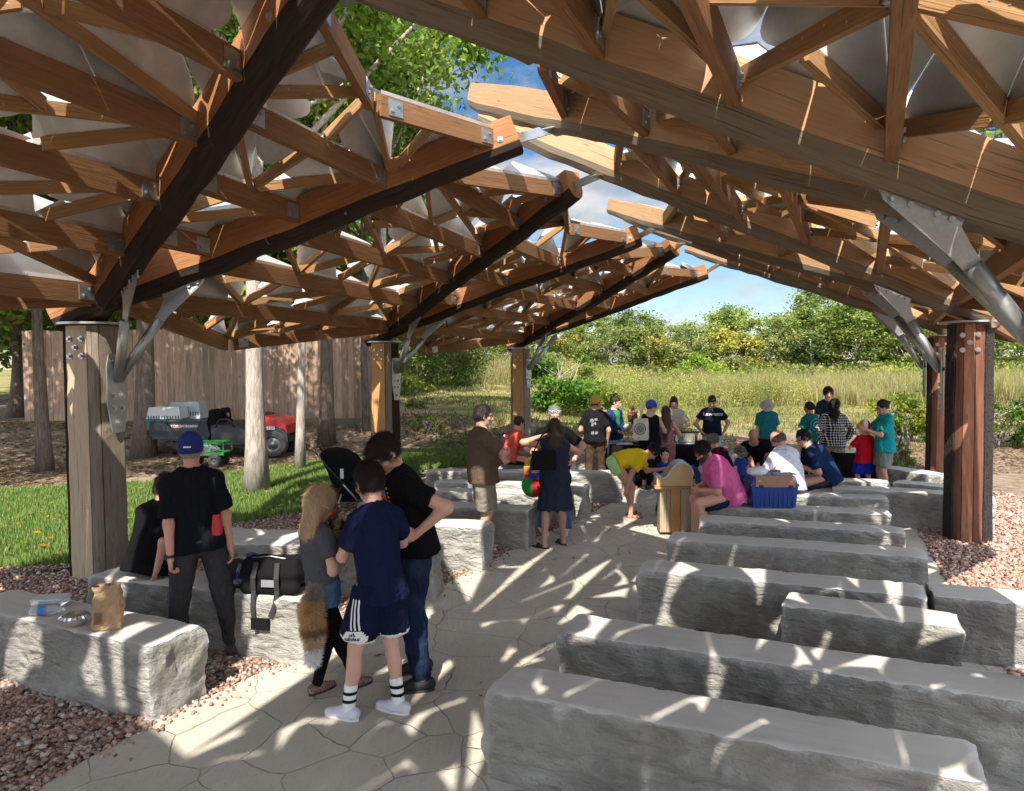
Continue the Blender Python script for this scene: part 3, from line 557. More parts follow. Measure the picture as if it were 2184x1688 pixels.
# ---- fence
def fence():
    a = XD(60, 21.9); b = XD(800, 21.4); t = empty('fence', ((a.x + b.x) / 2, 21.65, 0), 0, 'tall brown vertical board privacy fence behind the utility cart', 'fence')
    k = NT('fence_boards', .9, 0, .15); v = k.coord('Object', (6, 6, .7)); n = k.noise(v, 2.5, 6, .65, .6); at = k.n('Attribute', attribute_name='Col')
    kn = k.n('TexVoronoi'); kn.inputs['Scale'].default_value = 1.6; k.l(k.coord('Object', (1.3, 1, .9)), kn.inputs[0])
    c = k.mix(k.ramp(n, [(.35, 0), (.7, 1)]), (.30, .20, .14), (.50, .35, .25)); c = k.mix(1.0, c, at.outputs['Color'], 'MULTIPLY'); c = k.mix(k.ramp(kn.outputs['Distance'], [(.04, .8), (.08, 0)]), c, (.07, .04, .03)); k.color(c); k.bump(n, .01, .6)
    V = []; F_ = []; C_ = []; n_b = int((b.x - a.x) / .17); r = random.Random(5)
    for i in range(n_b):
        x0 = a.x - t.location.x + i * .17; x1 = x0 + .162; y0 = .02 * r.random(); z0 = float(gh(x0 + t.location.x, 21.6)) - .05; z1 = 3.35 + .015 * r.random(); s = len(V)
        for (x, y, z) in ((x0, y0, z0), (x1, y0, z0), (x1, y0, z1), (x0, y0, z1), (x0, y0 + .02, z0), (x1, y0 + .02, z0), (x1, y0 + .02, z1), (x0, y0 + .02, z1)): V.append((x, y, z)); C_.append([.74 + .40 * random.Random(i).random()] * 3)
        F_ += [[s, s + 1, s + 2, s + 3], [s + 5, s + 4, s + 7, s + 6], [s, s + 3, s + 7, s + 4], [s + 1, s + 5, s + 6, s + 2], [s + 3, s + 2, s + 6, s + 7]]
    fast('boards', np.array(V), F_, k.m, col=np.array(C_), parent=t)
    mb = MB()
    for z in (1.1, 2.0, 3.0): mb.box((0, .08, z), (b.x - a.x, .04, .09))
    mb.box((0, -.03, .62), (b.x - a.x, .04, .2)); mb.build('rails', M['bark_grey'], t)
fence()
# ================================================================ PAVILION
random.seed(11)
pav = empty('pavilion', (0, 0, 0), 0, 'open timber pavilion of round edged log beams with folded metal sheets over the stone benches', 'pavilion')
def proj(p):
    d = Vector(p) - Vector((0, 0, CH)); z = d.dot(fw); return (1092 + FPX * d.dot(rt) / z, 844 - FPX * d.dot(up) / z)
ZT = 2.70
def xy(px, y): p = XD(px, y); return Vector((p.x, p.y, 0))
LPst = [Vector((-9.2, -6.0, 0)), Vector((-6.9, .9, 0)), xy(204, 8.0), xy(820, 14.9), xy(1110, 21.6)]
RPst = [Vector((-2.3, -6.8, 0)), Vector((.35, -1.5, 0)), xy(2350, 3.95), xy(2068, 9.2), xy(2009, 14.1)]
LT = [G(690, -62, 4.85), G(1100, 292, 4.78), G(1226, 392, 4.78), G(1362, 503, 4.78), G(1440, 528, 4.78), G(1507, 580, 4.78)]
RT_ = [G(752, -70, 5.0), G(1185, 240, 4.95), G(1285, 345, 4.95), G(1398, 468, 4.95), G(1458, 500, 4.95), G(1538, 548, 4.95)]
rd = (LT[1] - LT[0]).normalized()
T0 = LT[0] - Vector((.75, 1.9, 0)); Tm = T0 - Vector((1.3, 3.6, 0))
Ta = Tm - Vector((.75, 1.9, 0)); Tb = Ta - Vector((1.3, 3.6, 0)); o_ = Vector((.35, -.1, .17)); LT = [Tb, Ta, Tm, T0] + LT; RT_ = [Tb + o_, Ta + o_, Tm + o_, T0 + o_] + RT_
def post(c, mats, cuts, kinds, seed, rad=.27):
    """a cluster of squared logs strapped into one post: cuts are the compass angles where facets meet, kinds their materials"""
    r = random.Random(seed); prof = []; mi = []; n = len(cuts)
    for i in range(n):
        a0 = cuts[i]; a1 = cuts[(i + 1) % n]; a1 += 360 if a1 <= a0 else 0
        R0 = rad * (1 + r.uniform(-.05, .05)); k0 = .05
        def P(t, q): a = math.radians(a0 + (a1 - a0) * t); return (-math.cos(a) * q, math.sin(a) * q)
        e0, e1 = P(0, R0), P(1, R0)
        def Lp(t, out=1.0): return ((e0[0] * (1 - t) + e1[0] * t) * out, (e0[1] * (1 - t) + e1[1] * t) * out)
        prof += [P(0, R0 * .94), Lp(.035), Lp(.5, 1.02), Lp(.965)]; mi += [kinds[i], kinds[i], kinds[i], 3]
    NL = 34; o = MB().sweep([(0, 0, -.05 + (ZT + .05) * i / NL) for i in range(NL + 1)], prof, (0, 1, 0), mi, [1.03 - .045 * i / NL for i in range(NL + 1)], True, 1).build('post', mats, pav)
    for v in o.data.vertices:                          # hewn, weathered surface
        a_ = math.atan2(v.co.y, v.co.x); q_ = Vector((math.cos(a_) * 2.2, math.sin(a_) * 2.2 + seed, v.co.z * 1.4)); k_ = 1 + .035 * mn.noise(q_ * 1.3) + .022 * mn.noise(Vector((q_.x * 3, q_.y * 3, v.co.z * 4.5))); v.co.x *= k_; v.co.y *= k_
    o.location = c; return o
tan_m = [M['post_tan'], M['post_grey'], M['post_orange'], M['bark_dark']]
red_m = [M['post_red'], M['char'], M['char'], M['char']]
pobj = []
lcut = [[-148, -86, -62, -2, 60, 120, 170], [-148, -86, -62, -2, 60, 120, 170], [-142, -76, -54, -2, 60, 120, 170], [-140, -78, -50, 0, 60, 120, 175], [-142, -72, -30, 20, 70, 120, 175]]
lkin = [[0, 1, 1, 1, 1, 1, 1], [0, 1, 1, 1, 1, 1, 1], [0, 1, 1, 1, 1, 1, 1], [2, 1, 3, 1, 1, 1, 1], [2, 1, 1, 1, 1, 1, 1]]
for i, c in enumerate(LPst): pobj.append(('L', c, post(c, tan_m, lcut[i], lkin[i], 19 + i, .292), lcut[i]))
rcut = [-158, -136, -108, -84, -45, 5, 60, 115, 165]; red_m = [M['post_red'], M['char'], M['post_red_dark'], M['char']]
for i, c in enumerate(RPst): pobj.append(('R', c, post(c, red_m, rcut, [2, 0, 2, 1, 1, 1, 1, 1, 1], 29 + i, .262), rcut))
def bolts(mb, c, nrm, pts, r=.022, upv=Vector((0, 0, 1)), mi=0, t=.022):
    nrm = Vector(nrm).normalized(); s = nrm.cross(upv).normalized() * -1; u = s.cross(nrm) * -1
    if u.z < 0: u = -u
    for a, b in pts:
        q = Vector(c) + s * a + u * b
        mb.lathe([(0, .004), (r * 1.75, .004), (r * 1.75, 0.0)], q, nrm, 12, mi); mb.lathe([(0, t), (r, t), (r, 0)], q, nrm, 6, mi)
for side, c, o, cuts in pobj:
    mb = MB(); mb.lathe([(0, ZT + .035), (.36, ZT + .035), (.36, ZT + .012), (0, ZT + .012)], (0, 0, 0), (0, 0, 1), 40); mb.build('cap_plate', M['galv'], o)
    mb = MB(); am = math.radians((cuts[0] + cuts[1]) / 2 if side == 'L' else (cuts[1] + cuts[2]) / 2); d = Vector((math.cos(am), math.sin(am), 0)); off = .292 * math.cos(math.radians((cuts[1] - cuts[0]) / 2)) if side == 'L' else .256
    # bolt heads in the sawn face looking at the path
    for a_ in (-1, 1):
        pass
    bolts(mb, d * off, d, [(-.075, ZT - .14 - 0), (.085, ZT - .14), (0, ZT - .23), (-.075, ZT - .32), (.085, ZT - .32)], .018, t=.03)
    mb.build('bolt_set', M['bolt'], o)
class Beam:
    def __init__(s, a, b): s.a = a; s.b = b
    def p(s, t, dz=0): q = s.a.lerp(s.b, t); return Vector((q.x, q.y, q.z + dz))
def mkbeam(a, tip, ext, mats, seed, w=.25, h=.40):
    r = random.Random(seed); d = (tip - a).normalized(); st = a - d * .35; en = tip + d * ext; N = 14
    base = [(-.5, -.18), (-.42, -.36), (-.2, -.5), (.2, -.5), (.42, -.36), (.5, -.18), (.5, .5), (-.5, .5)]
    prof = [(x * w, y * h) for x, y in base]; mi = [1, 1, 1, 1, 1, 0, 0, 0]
    N = 26; pts = []
    for i in range(N + 1):
        t = i / N; q = st.lerp(en, t); pts.append(q + Vector((0, 0, .012 * math.sin(t * 9 + seed))))
    mb = MB(); mb.sweep(pts, prof, (0, 0, 1), mi, [(1 + .018 * math.sin(i * 1.9 + seed * 1.3)) * (1 if ext == 0 or i < N - 3 else (.96, .90, .82, .74)[i - N + 3]) for i in range(N + 1)], True, 0)
    o = mb.build('beam', mats, pav)
    for n_, v in enumerate(o.data.vertices):
        if n_ < len(prof) * (N + 1):
            j_ = n_ % len(prof); am_ = .022 if j_ in (1, 2, 3, 4) else .010 if j_ in (0, 5) else .004; q_ = Vector(v.co) * 2.3 + Vector((seed * 3, 0, 0)); v.co.z += am_ * mn.noise(q_) * 1.6; v.co.x += am_ * mn.noise(q_ + Vector((7, 1, 3)))
    return Beam(a, tip), o
LB = []; RB = []; bobj = []
for i, c in enumerate(LPst):
    for j in (0, 1):
        tip = LT[2 * i + j]; d = Vector((tip.x - c.x, tip.y - c.y, 0)).normalized(); s = Vector((-d.y, d.x, 0)) * (.07 if j == 0 else -.07)
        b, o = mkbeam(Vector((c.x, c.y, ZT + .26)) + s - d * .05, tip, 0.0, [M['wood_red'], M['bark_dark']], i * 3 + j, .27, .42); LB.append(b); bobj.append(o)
for i, c in enumerate(RPst):
    for j in (0, 1):
        tip = RT_[2 * i + j]; d = Vector((tip.x - c.x, tip.y - c.y, 0)).normalized(); s = Vector((-d.y, d.x, 0)) * (-.07 if j == 0 else .07)
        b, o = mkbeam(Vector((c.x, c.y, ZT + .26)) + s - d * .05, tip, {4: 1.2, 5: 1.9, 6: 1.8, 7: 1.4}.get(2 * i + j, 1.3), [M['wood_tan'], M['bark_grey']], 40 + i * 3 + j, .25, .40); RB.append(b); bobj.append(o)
# ridge brackets: flat galvanised ties from each left tip to its right beam
for i in range(len(LT)):
    a = LB[i].p(1) ; b = RB[i].p(1); d = (b - a).normalized()
    mb = MB(); mb.bar(a - d * .12, b + Vector((0, 0, -.16)), .02, .11); mb.box((b.x, b.y, b.z - .2), (.16, .30, .012), math.atan2(d.y, d.x))
    mb.build('ridge_tie', M['galv'], pav)
    dirb = (LB[i].b - LB[i].a).normalized(); sn = Vector((dirb.y, -dirb.x, 0)).normalized()
    if sn.y > 0: sn = -sn
    for k_ in (.2, .5): mb = MB(); q = LB[i].p(1) - dirb * k_; bolts(mb, q + sn * .137, sn, [(0, 0)], .02); mb.build('bolt', M['bolt'], bobj[i])
# pipe braces
def brace(c, bm, t, inward, z0=2.12):
    top = bm.p(t, -.24); base = Vector((c.x, c.y, z0)) + inward * .31; bd = (bm.b - bm.a).normalized(); w = (top - base).normalized(); L = (top - base).length
    e = base + w * (L - .42)
    root = MB().tube([base, e], .052, 16).build('brace', M['galv'], pav, True)
    # flat leaf plate running from inside the pipe to bolts along the beam
    n = w.cross(bd).normalized(); mb = MB()
    A = top + bd * .27 + Vector((0, 0, .01)); B = top - bd * .22 + Vector((0, 0, .01)); C = e - w * .08
    s = n.cross(w).normalized() * .045
    if s.dot(bd) < 0: s = -s
    P = [C - s, C + s, e + w * .1 + s * 1.3, A - bd * .03 - Vector((0, 0, .055)), A, B, B + bd * .02 - Vector((0, 0, .05)), e + w * .1 - s * 1.3]
    up_ = [p + n * .007 for p in P]; dn = [p - n * .007 for p in P]
    mb.face(up_); mb.face(list(reversed(dn)))
    for i in range(len(P)): j = (i + 1) % len(P); mb.face([dn[i], dn[j], up_[j], up_[i]])
    for k_ in (.06, .16, .34, .46): q = B.lerp(A, k_ * 1.7 + .05) - Vector((0, 0, .03)); mb.lathe([(0, .03), (.018, .03), (.018, -.03), (0, -.03)], q, n, 8)
    mb.build('brace_plate', M['galv_dark'], root)
for Ps, Bs in ((LPst, LB), (RPst, RB)):
    for i, c in enumerate(Ps):
        ridge = (Bs[2 * i].b + Bs[2 * i + 1].b) / 2; inward = Vector((ridge.x - c.x, ridge.y - c.y, 0)).normalized()
        zb = 2.36 if (Ps is RPst and i == 2) else 2.12; brace(c, Bs[2 * i], .20, inward, zb); brace(c, Bs[2 * i + 1], .215, inward, zb)
        s = Vector((-inward.y, inward.x, 0)); q = Vector((c.x, c.y, 0)) + inward * .285; mb = MB()
        sh = [(-.10, 2.40), (.10, 2.40), (.13, 2.27), (.13, 1.84), (.075, 1.56), (-.075, 1.56), (-.13, 1.84), (-.13, 2.27)]
        f_ = [q + s * a + Vector((0, 0, z)) + inward * .014 for a, z in sh]; b_ = [q + s * a + Vector((0, 0, z)) for a, z in sh]
        mb.face(f_); mb.face(list(reversed(b_)))
        for k_ in range(8): l_ = (k_ + 1) % 8; mb.face([f_[k_], b_[k_], b_[l_], f_[l_]])
        pl = mb.build('post_plate', M['galv_dark'], pav)
        if mb: 
            for p_ in pl.data.polygons: pass
        mb = MB(); bolts(mb, q + inward * .014, inward, [(-.055, 1.95), (.055, 1.95), (-.055, 1.82), (.055, 1.82), (0, 1.66), (.055, 2.33), (-.055, 2.33)], .023, t=.03); mb.build('bolt_set', M['bolt'], pl)
# ---- purlins, studs and folded sheets
sheets = []; studs = []; purl = []
TMAX = .72
def stud(a, b, dz=.10, k_=1):
    d = (b - a); L = d.length; d.normalize(); a2 = a + d * .06; b2 = b - d * .06
    studs.append((a2 + Vector((0, 0, dz)), b2 + Vector((0, 0, dz))))
def purlin(a, b, big=1.0): purl.append((a, b, big))
def tri(a, b, c, seed, outward=None):
    r = random.Random(seed); a, b, c = a + Vector((0, 0, .15)), b + Vector((0, 0, .15)), c + Vector((0, 0, .15))
    n = (b - a).cross(c - a)
    if n.z < 0: a, b = b, a; n = -n
    A = n.length / 2; n.normalize(); g = (a + b + c) / 3
    if A > TMAX:
        E3 = sorted([((b - a).length, a, b, c), ((c - b).length, b, c, a), ((a - c).length, c, a, b)], key=lambda q: -q[0])[0]
        m = (E3[1] + E3[2]) / 2; dz = Vector((0, 0, .15)); stud(m - dz, E3[3] - dz, .10, .8)
        tri(E3[1] - dz, m - dz, E3[3] - dz, seed * 7 + 1); tri(m - dz, E3[2] - dz, E3[3] - dz, seed * 7 + 2); return
    sz = math.sqrt(max(A, .05)); nz = (n + Vector((0, 0, .6))).normalized()
    apex = g + nz * min(.52, .30 * sz + .10) + Vector((r.uniform(-.05, .05), r.uniform(-.05, .05), 0)) * sz
    for (p, q) in ((a, b), (b, c), (c, a)):
        if r.random() < .10: continue
        e = (q - p); L = e.length
        if L < .25: continue
        e.normalize(); i0 = r.choice([0, 0, 0, .12, .26, .38]) * L; i1 = r.choice([0, 0, 0, .12, .28, .36]) * L; p0 = p + e * i0; p1 = q - e * i1
        top = apex - (apex - g) * .05; tr = r.uniform(.90, 1.0); k_ = r.choice([.0, .0, .0, .0, .03, .12])
        P = [p0, p1]; ts = (.06, .14, .24, .36, .5, .72, tr - .03)
        for t in ts: P.append(q.lerp(top, t) - e * (i1 * max(0, 1 - t / .55) ** 2 + k_ * L * .35 * t))
        P.append(((p + q) / 2).lerp(top, tr + .03))
        for t in reversed(ts): P.append(p.lerp(top, t) + e * (i0 * max(0, 1 - t / .55) ** 2 + k_ * L * .35 * t))
        mid = (p + q) / 2; inw = (g - mid); inw.z = 0; inw.normalize() if inw.length > 0 else None
        sheets.append((P, p0 - Vector((0, 0, .10)) + inw * .012, p1 - Vector((0, 0, .10)) + inw * .012, inw, mid))
def panel(rows, seed, big0=1.0, ends=True):
    """rows: list of node lists; neighbouring rows are joined by a strip of triangles"""
    for k_, rw in enumerate(rows):
        if len(rw) > 1: purlin(rw[0], rw[-1], big0 if k_ == 0 else 1.0)
    for k_ in range(len(rows) - 1):
        A, B = rows[k_], rows[k_ + 1]; i = j = 0
        while i < len(A) - 1 or j < len(B) - 1:
            ta = (i + 1) / (len(A) - 1) if i < len(A) - 1 else 9; tb = (j + 1) / (len(B) - 1) if j < len(B) - 1 else 9
            seed += 1
            if ta < tb - 1e-6 or (abs(ta - tb) < 1e-6 and (i + k_) % 2 == 0):
                tri(A[i], A[i + 1], B[j], seed); i += 1
            else: tri(A[i], B[j], B[j + 1], seed); j += 1
            if not ((i == len(A) - 1) and (j == len(B) - 1)): stud(A[i], B[j])
    return seed
def row(a, b, n, z=0.0):
    return [a.lerp(b, i / n) for i in range(n + 1)]
seed = 100
for Ps, Bs, out in ((LPst, LB, Vector((-.94, .33, 0))), (RPst, RB, Vector((.89, -.46, 0)))):
    for i in range(5):                                  # the fan between the two beams of one post
        A, B = Bs[2 * i], Bs[2 * i + 1]
        rows = [[A.p(.10, .05)]] + [row(A.p(t, .02), B.p(t, .02), n) for t, n in ((.30, 1), (.50, 2), (.70, 2))]
        seed = panel(rows, seed); N_ = A.p(.87, .12).lerp(B.p(.80, .12), .5); r7 = rows[-1]
        # the outer edge is a saw tooth: two logs run from a node in the middle to the beam tips
        for bm_, corner in ((A, r7[0]), (B, r7[-1])):
            tp_ = bm_.p(.96, .02); purlin(N_, tp_, .95); tri(N_, corner, tp_, seed + 3); seed += 5
        tri(r7[0], r7[1], N_, seed + 1); tri(r7[1], r7[-1], N_, seed + 2); seed += 4; stud(r7[0], N_); stud(r7[-1], N_); stud(r7[1], N_)
        if i <= 1: tri(N_, A.p(.96, .02), B.p(.96, .02), seed); seed += 2  # unseen rear fans: notch closed with added sheets to block sun on the path
    for i in range(4):                                  # the bay between neighbouring posts
        A, B = Bs[2 * i + 1], Bs[2 * i + 2]; a, b = A.p(0, -.02), B.p(0, -.02); m = (a + b) / 2
        E = m + out * 1.05 * (1 if out.x < 0 else .8); E.z = 2.62
        rows = [row(A.p(.04, 0), B.p(.04, 0), 3)] + [row(A.p(t, .02), B.p(t, .02), n) for t, n in ((.24, 3), (.43, 2), (.61, 2), (.78, 1))]
        seed = panel(rows, seed); r8 = rows[-1]; tp_ = B.p(.96, .02); purlin(r8[0], tp_, .95); tri(r8[0], r8[-1], tp_, seed + 2); seed += 3
        if i == 0: tri(r8[0], A.p(.96, .02), tp_, seed); seed += 3  # unseen rear bay: open corner filled in as an added sun block
        bs = rows[0]
        for k_ in range(3): seed += 1; tri(bs[k_], bs[k_ + 1], E, seed)
        stud(bs[1], E); stud(bs[2], E); purlin(bs[0], E, 1.1); purlin(bs[3], E, 1.1)
    # free ends beyond the last beam
def key(p): return -p.y if p.y > 1.0 else -50 + p.y
purl.sort(key=lambda q: key((q[0] + q[1]) / 2), reverse=True)
for n_, (a, b, big) in enumerate(purl):
    d = (b - a).normalized(); s = d.cross(Vector((0, 0, 1))).normalized()
    wd = M['wood_purlin']; o = MB().bar(a + d * .08, b - d * .08, .075 * big, .21 * big, mi=0).build('purlin', wd, pav)
    for e_, dd in ((a, d), (b, -d)):
        q = e_ + dd * .26; sn = s if s.y < 0 else -s; mb = MB()
        mb.bar(q - dd * .09 + sn * .043 * big, q + dd * .09 + sn * .043 * big, .008, .15)
        bolts(mb, q + sn * (.047 * big + .002), sn, [(-.04, -.035), (.04, .035)], .014, t=.016); mb.build('end_plate', M['galv_dark'], o)
studs.sort(key=lambda q: key((q[0] + q[1]) / 2), reverse=True)
for a, b in studs[:99]: MB().bar(a, b, .05, .095).build('stud', M['wood_stud'], pav)
mb = MB()
for a, b in studs[99:]: mb.bar(a, b, .05, .095)
if studs[99:]: tag(mb.build('stud', M['wood_stud'], pav), kind='stuff')
def sheetmesh(mb, s, scr):
    P, f0, f1, inw, mid = s; mb.face(P, 0); mb.face([P[1], P[0], f0, f1], 0)
    if scr:
        for t in (.12, .32, .5, .7, .9):
            q = f0.lerp(f1, t) + Vector((0, 0, .045 + (.025 if int(t * 100) % 4 else -.01))) + inw * .004; mb.lathe([(0, .012), (.009, .008), (.011, 0)], q, inw if inw.length else (0, 0, 1), 6, 1)
sheets.sort(key=lambda q: key(q[4]), reverse=True)
for s in sheets[:99]:
    mb = MB(); sheetmesh(mb, s, True); mb.build('metal_sheet', [M['sheet'], M['bolt']], pav)
mb = MB()
for s in sheets[99:]: sheetmesh(mb, s, s[4].y < 14)
tag(mb.build('metal_sheet', [M['sheet'], M['bolt']], pav), kind='stuff')
print('PAV', len(sheets), len(studs), len(purl))
for n_, q in (('P1', LPst[2]), ('P2', LPst[3])): print(n_, proj(q), proj(q + Vector((0, 0, ZT))), tuple(q))
# ================================================================ STONE BENCHES
def bench(name_label, fl, fr, depth, h=.49, ext_l=0, ext_r=0, seed=1, group='stone benches', z0=0.0, yaw=None):
    """fl, fr: photo places of the front top corners"""
    depth *= .78
    a = G(fl[0], fl[1], h) if not isinstance(fl, Vector) else fl; b = G(fr[0], fr[1], h) if not isinstance(fr, Vector) else fr
    d = (b - a); d.z = 0; L0 = d.length; d.normalize(); a = a - d * ext_l; b = b + d * ext_r; L = (b - a).length; n = Vector((-d.y, d.x, 0))
    c = (a + b) / 2 + n * depth / 2; c.z = 0
    step = .028 if c.y < 6 else .045 if c.y < 10 else .07
    nx_, ny_, nz_ = max(4, int(L / step)), max(3, int(depth / step)), max(3, int(h / step))
    vid = {}; V = []; F_ = []
    def vv(i, j, k_):
        q = (i, j, k_)
        if q not in vid: vid[q] = len(V); V.append(q)
        return vid[q]
    for i in range(nx_):
        for j in range(ny_): F_.append([vv(i, j, nz_), vv(i + 1, j, nz_), vv(i + 1, j + 1, nz_), vv(i, j + 1, nz_)])
        for k_ in range(nz_): F_.append([vv(i, 0, k_), vv(i + 1, 0, k_), vv(i + 1, 0, k_ + 1), vv(i, 0, k_ + 1)]); F_.append([vv(i + 1, ny_, k_), vv(i, ny_, k_), vv(i, ny_, k_ + 1), vv(i + 1, ny_, k_ + 1)])
    for j in range(ny_):
        for k_ in range(nz_): F_.append([vv(0, j + 1, k_), vv(0, j, k_), vv(0, j, k_ + 1), vv(0, j + 1, k_ + 1)]); F_.append([vv(nx_, j, k_), vv(nx_, j + 1, k_), vv(nx_, j + 1, k_ + 1), vv(nx_, j, k_ + 1)])
    out = []; sd_ = Vector((seed * 7.3, seed * 3.1, seed * 1.7))
    for (i, j, k_) in V:
        x = (i / nx_ - .5) * L; y = (j / ny_ - .5) * depth; z = k_ / nz_ * h
        p = Vector((x, y, z)); q = p + sd_
        big = mn.noise(q * 1.6); med = mn.noise(q * 5.0); rid = 1 - abs(mn.noise(q * 3.7 + Vector((9, 2, 5)))) * 2; fine = mn.noise(q * 14)
        am = .024 * big + .026 * (rid - .6) + .018 * med + .012 * fine + .014 * max(0, mn.noise(q * 8.3)) 
        fr_ = min(1.0, (nz_ - k_) / 1.5)
        edge_x = 1 if i in (0, nx_) else 0; edge_y = 1 if j in (0, ny_) else 0
        if k_ == nz_:
            ew = .020 * mn.noise(q * 3.1) + .010 * fine
            if edge_y: y += (1 if j else -1) * (ew - .002)
            if edge_x: x += (1 if i else -1) * (ew - .002)
            z += .006 * big + .002 * med - (.003 + .02 * max(0, fine) if (edge_x or edge_y) else 0) - (.012 if (edge_x and edge_y) else 0)
        else:
            if edge_y: y += (1 if j else -1) * (am * fr_)
            if edge_x: x += (1 if i else -1) * (am * fr_)
        if (i in (0, nx_)) and (j in (0, ny_)): x *= 1 - .012 / L; y *= .98
        out.append((x, y, z - .01 if k_ == 0 else z))
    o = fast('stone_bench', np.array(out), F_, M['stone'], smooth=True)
    me = o.data
    if me.polygons[0].normal.z < 0: me.flip_normals()
    me.set_sharp_from_angle(angle=math.radians(24))
    o.location = c; o.rotation_euler = (0, 0, math.atan2(d.y, d.x)); tag(o, name_label, 'bench', group)
    return o
BN = {}
def B_(key, *a, **k): k['seed'] = len(BN) + 3; BN[key] = bench(*a, **k); return BN[key]
B_('R1', 'nearest right stone bench at the bottom edge of the photo', (1038, 1474), (2040, 1660), .50, ext_r=.12)
B_('R2', 'long stone bench second nearest on the right, running out of frame', (1192, 1347), (2134, 1491), .50, ext_r=.25)
B_('R3', 'short stone bench on the right standing in front of a longer one', (1668, 1290), (2050, 1342), .46)
B_('R4', 'long stone bench behind the short one, its left end on the path', (1361, 1214), (1980, 1276), .50)
B_('R4b', 'stone block butted to the right end of a long bench, cut by the frame', (1990, 1271), (2150, 1286), .50, ext_r=.5)
B_('R5', 'stone bench fifth from the front on the right, beside the lectern foot', (1422, 1150), (1982, 1190), .48)
B_('R6', 'stone bench just in front of the pink shirt man and the blue bin', (1490, 1110), (1932, 1138), .46)
B_('R7', 'stone bench the pink shirt man and the blue bin rest on', (1512, 1080), (1904, 1098), .46, h=.47)
B_('R8', 'stone bench directly behind the blue bin, right end free', (1655, 1056), (1896, 1064), .44, h=.46)
B_('R9', 'long stone bench that passes behind the nearest right post', (1775, 1042), (2125, 1060), .50)
B_('R10', 'stone bench left of a narrow joint in the far right row', (1790, 1026), (1899, 1030), .46)
B_('R10b', 'stone bench right of a narrow joint in the far right row', (1903, 1029), (2024, 1040), .46)
B_('S4', 'stone block at the far right stage edge beside the farthest right post', (1866, 995), (1975, 1012), .5, h=.46)
B_('S4b', 'far stone block behind the bun haired man, its end meeting the post', (1985, 1013), (2060, 1018), .45, h=.40)
B_('S3', 'low stone block on the stage back edge behind the kneeling adults', (1575, 971), (1690, 973), .5)
B_('S2', 'low stone block at the stage edge right of the black table', (1468, 968), (1560, 970), .5)
B_('S1', 'low stone block at the stage edge behind the yellow cap man', (1228, 969), (1400, 970), .5)
B_('L1', 'nearest left stone bench carrying the paper bag and foil dish', (50, 1322), (316, 1381), .55, ext_l=.8, h=.50)
B_('L2', 'long left stone bench carrying the black duffel bag', (187, 1229), (645, 1283), .55, h=.50)
B_('L3', 'left stone bench behind the duffel bag, free end right of the tall man', (455, 1158), (925, 1176), .50)
B_('L4a', 'short stone block just right of the man in the blue cap', (440, 1141), (527, 1147), .50)
B_('L4b', 'stone block in front of the black stroller', (530, 1146), (800, 1156), .50)
B_('L4c', 'stone bench in front of the brown tee man, bright free end on the path', (812, 1116), (1030, 1127), .50)
B_('L5', 'stone bench left of the woman in the navy dress', (925, 1080), (1126, 1089), .48)
B_('L6', 'stone bench two rows behind the brown tee man', (925, 1048), (1170, 1055), .46)
B_('L7', 'stone bench with a sunlit end right of the navy dress woman', (925, 1028), (1250, 1040), .46)
B_('L8', 'long far left stone bench ending behind the woman in the yellow shirt', (908, 1006), (1325, 1010), .50)
B_('L9', 'farthest left stone bench the man in the coral shirt sits on', (1092 - 90, 990), (1215, 992), .44, h=.47)
# ================================================================ SOFT SHAPES (distance fields -> one smooth surface)
V3 = lambda *a: np.array(a, dtype=float)
def nrm(v): v = np.asarray(v, float); return v / (np.linalg.norm(v) + 1e-12)
class RC:                                             # round cone
    def __init__(s, a, b, ra, rb, cuts=(), flat=None):
        s.a, s.b, s.ra, s.rb, s.cuts, s.flat = np.array(a, float), np.array(b, float), ra, rb, cuts, flat
        m = max(ra, rb) * 1.15; s.lo = np.minimum(s.a, s.b) - m; s.hi = np.maximum(s.a, s.b) + m
    def __call__(s, P):
        ba = s.b - s.a; L = ba @ ba + 1e-12; pa = P - s.a
        if s.flat is not None:                        # flattened along a direction: (axis, factor)
            ax, f = s.flat; pa = pa + (pa @ ax)[..., None] * ax * (1 / f - 1)
        t = np.clip((pa @ ba) / L, 0, 1); d = np.sqrt(((pa - t[..., None] * ba) ** 2).sum(-1)) - (s.ra + (s.rb - s.ra) * t)
        for n, c in s.cuts: d = np.maximum(d, P @ n - c)
        return d
class EL:                                             # ellipsoid, rows of R are its axes
    def __init__(s, c, r, R=None, cuts=()):
        s.c, s.r, s.R, s.cuts = np.array(c, float), np.array(r, float), np.eye(3) if R is None else np.array(R, float), cuts
        m = float(max(s.r)); s.lo = s.c - m; s.hi = s.c + m
    def __call__(s, P):
        q = (P - s.c) @ s.R.T; k0 = np.sqrt(((q / s.r) ** 2).sum(-1)); k1 = np.sqrt(((q / s.r ** 2) ** 2).sum(-1)) + 1e-9
        d = k0 * (k0 - 1) / k1
        for n, c in s.cuts: d = np.maximum(d, P @ n - c)
        return d
def smin(a, b, k): h = np.clip(.5 + .5 * (b - a) / k, 0, 1); return b * (1 - h) + a * h - k * h * (1 - h)
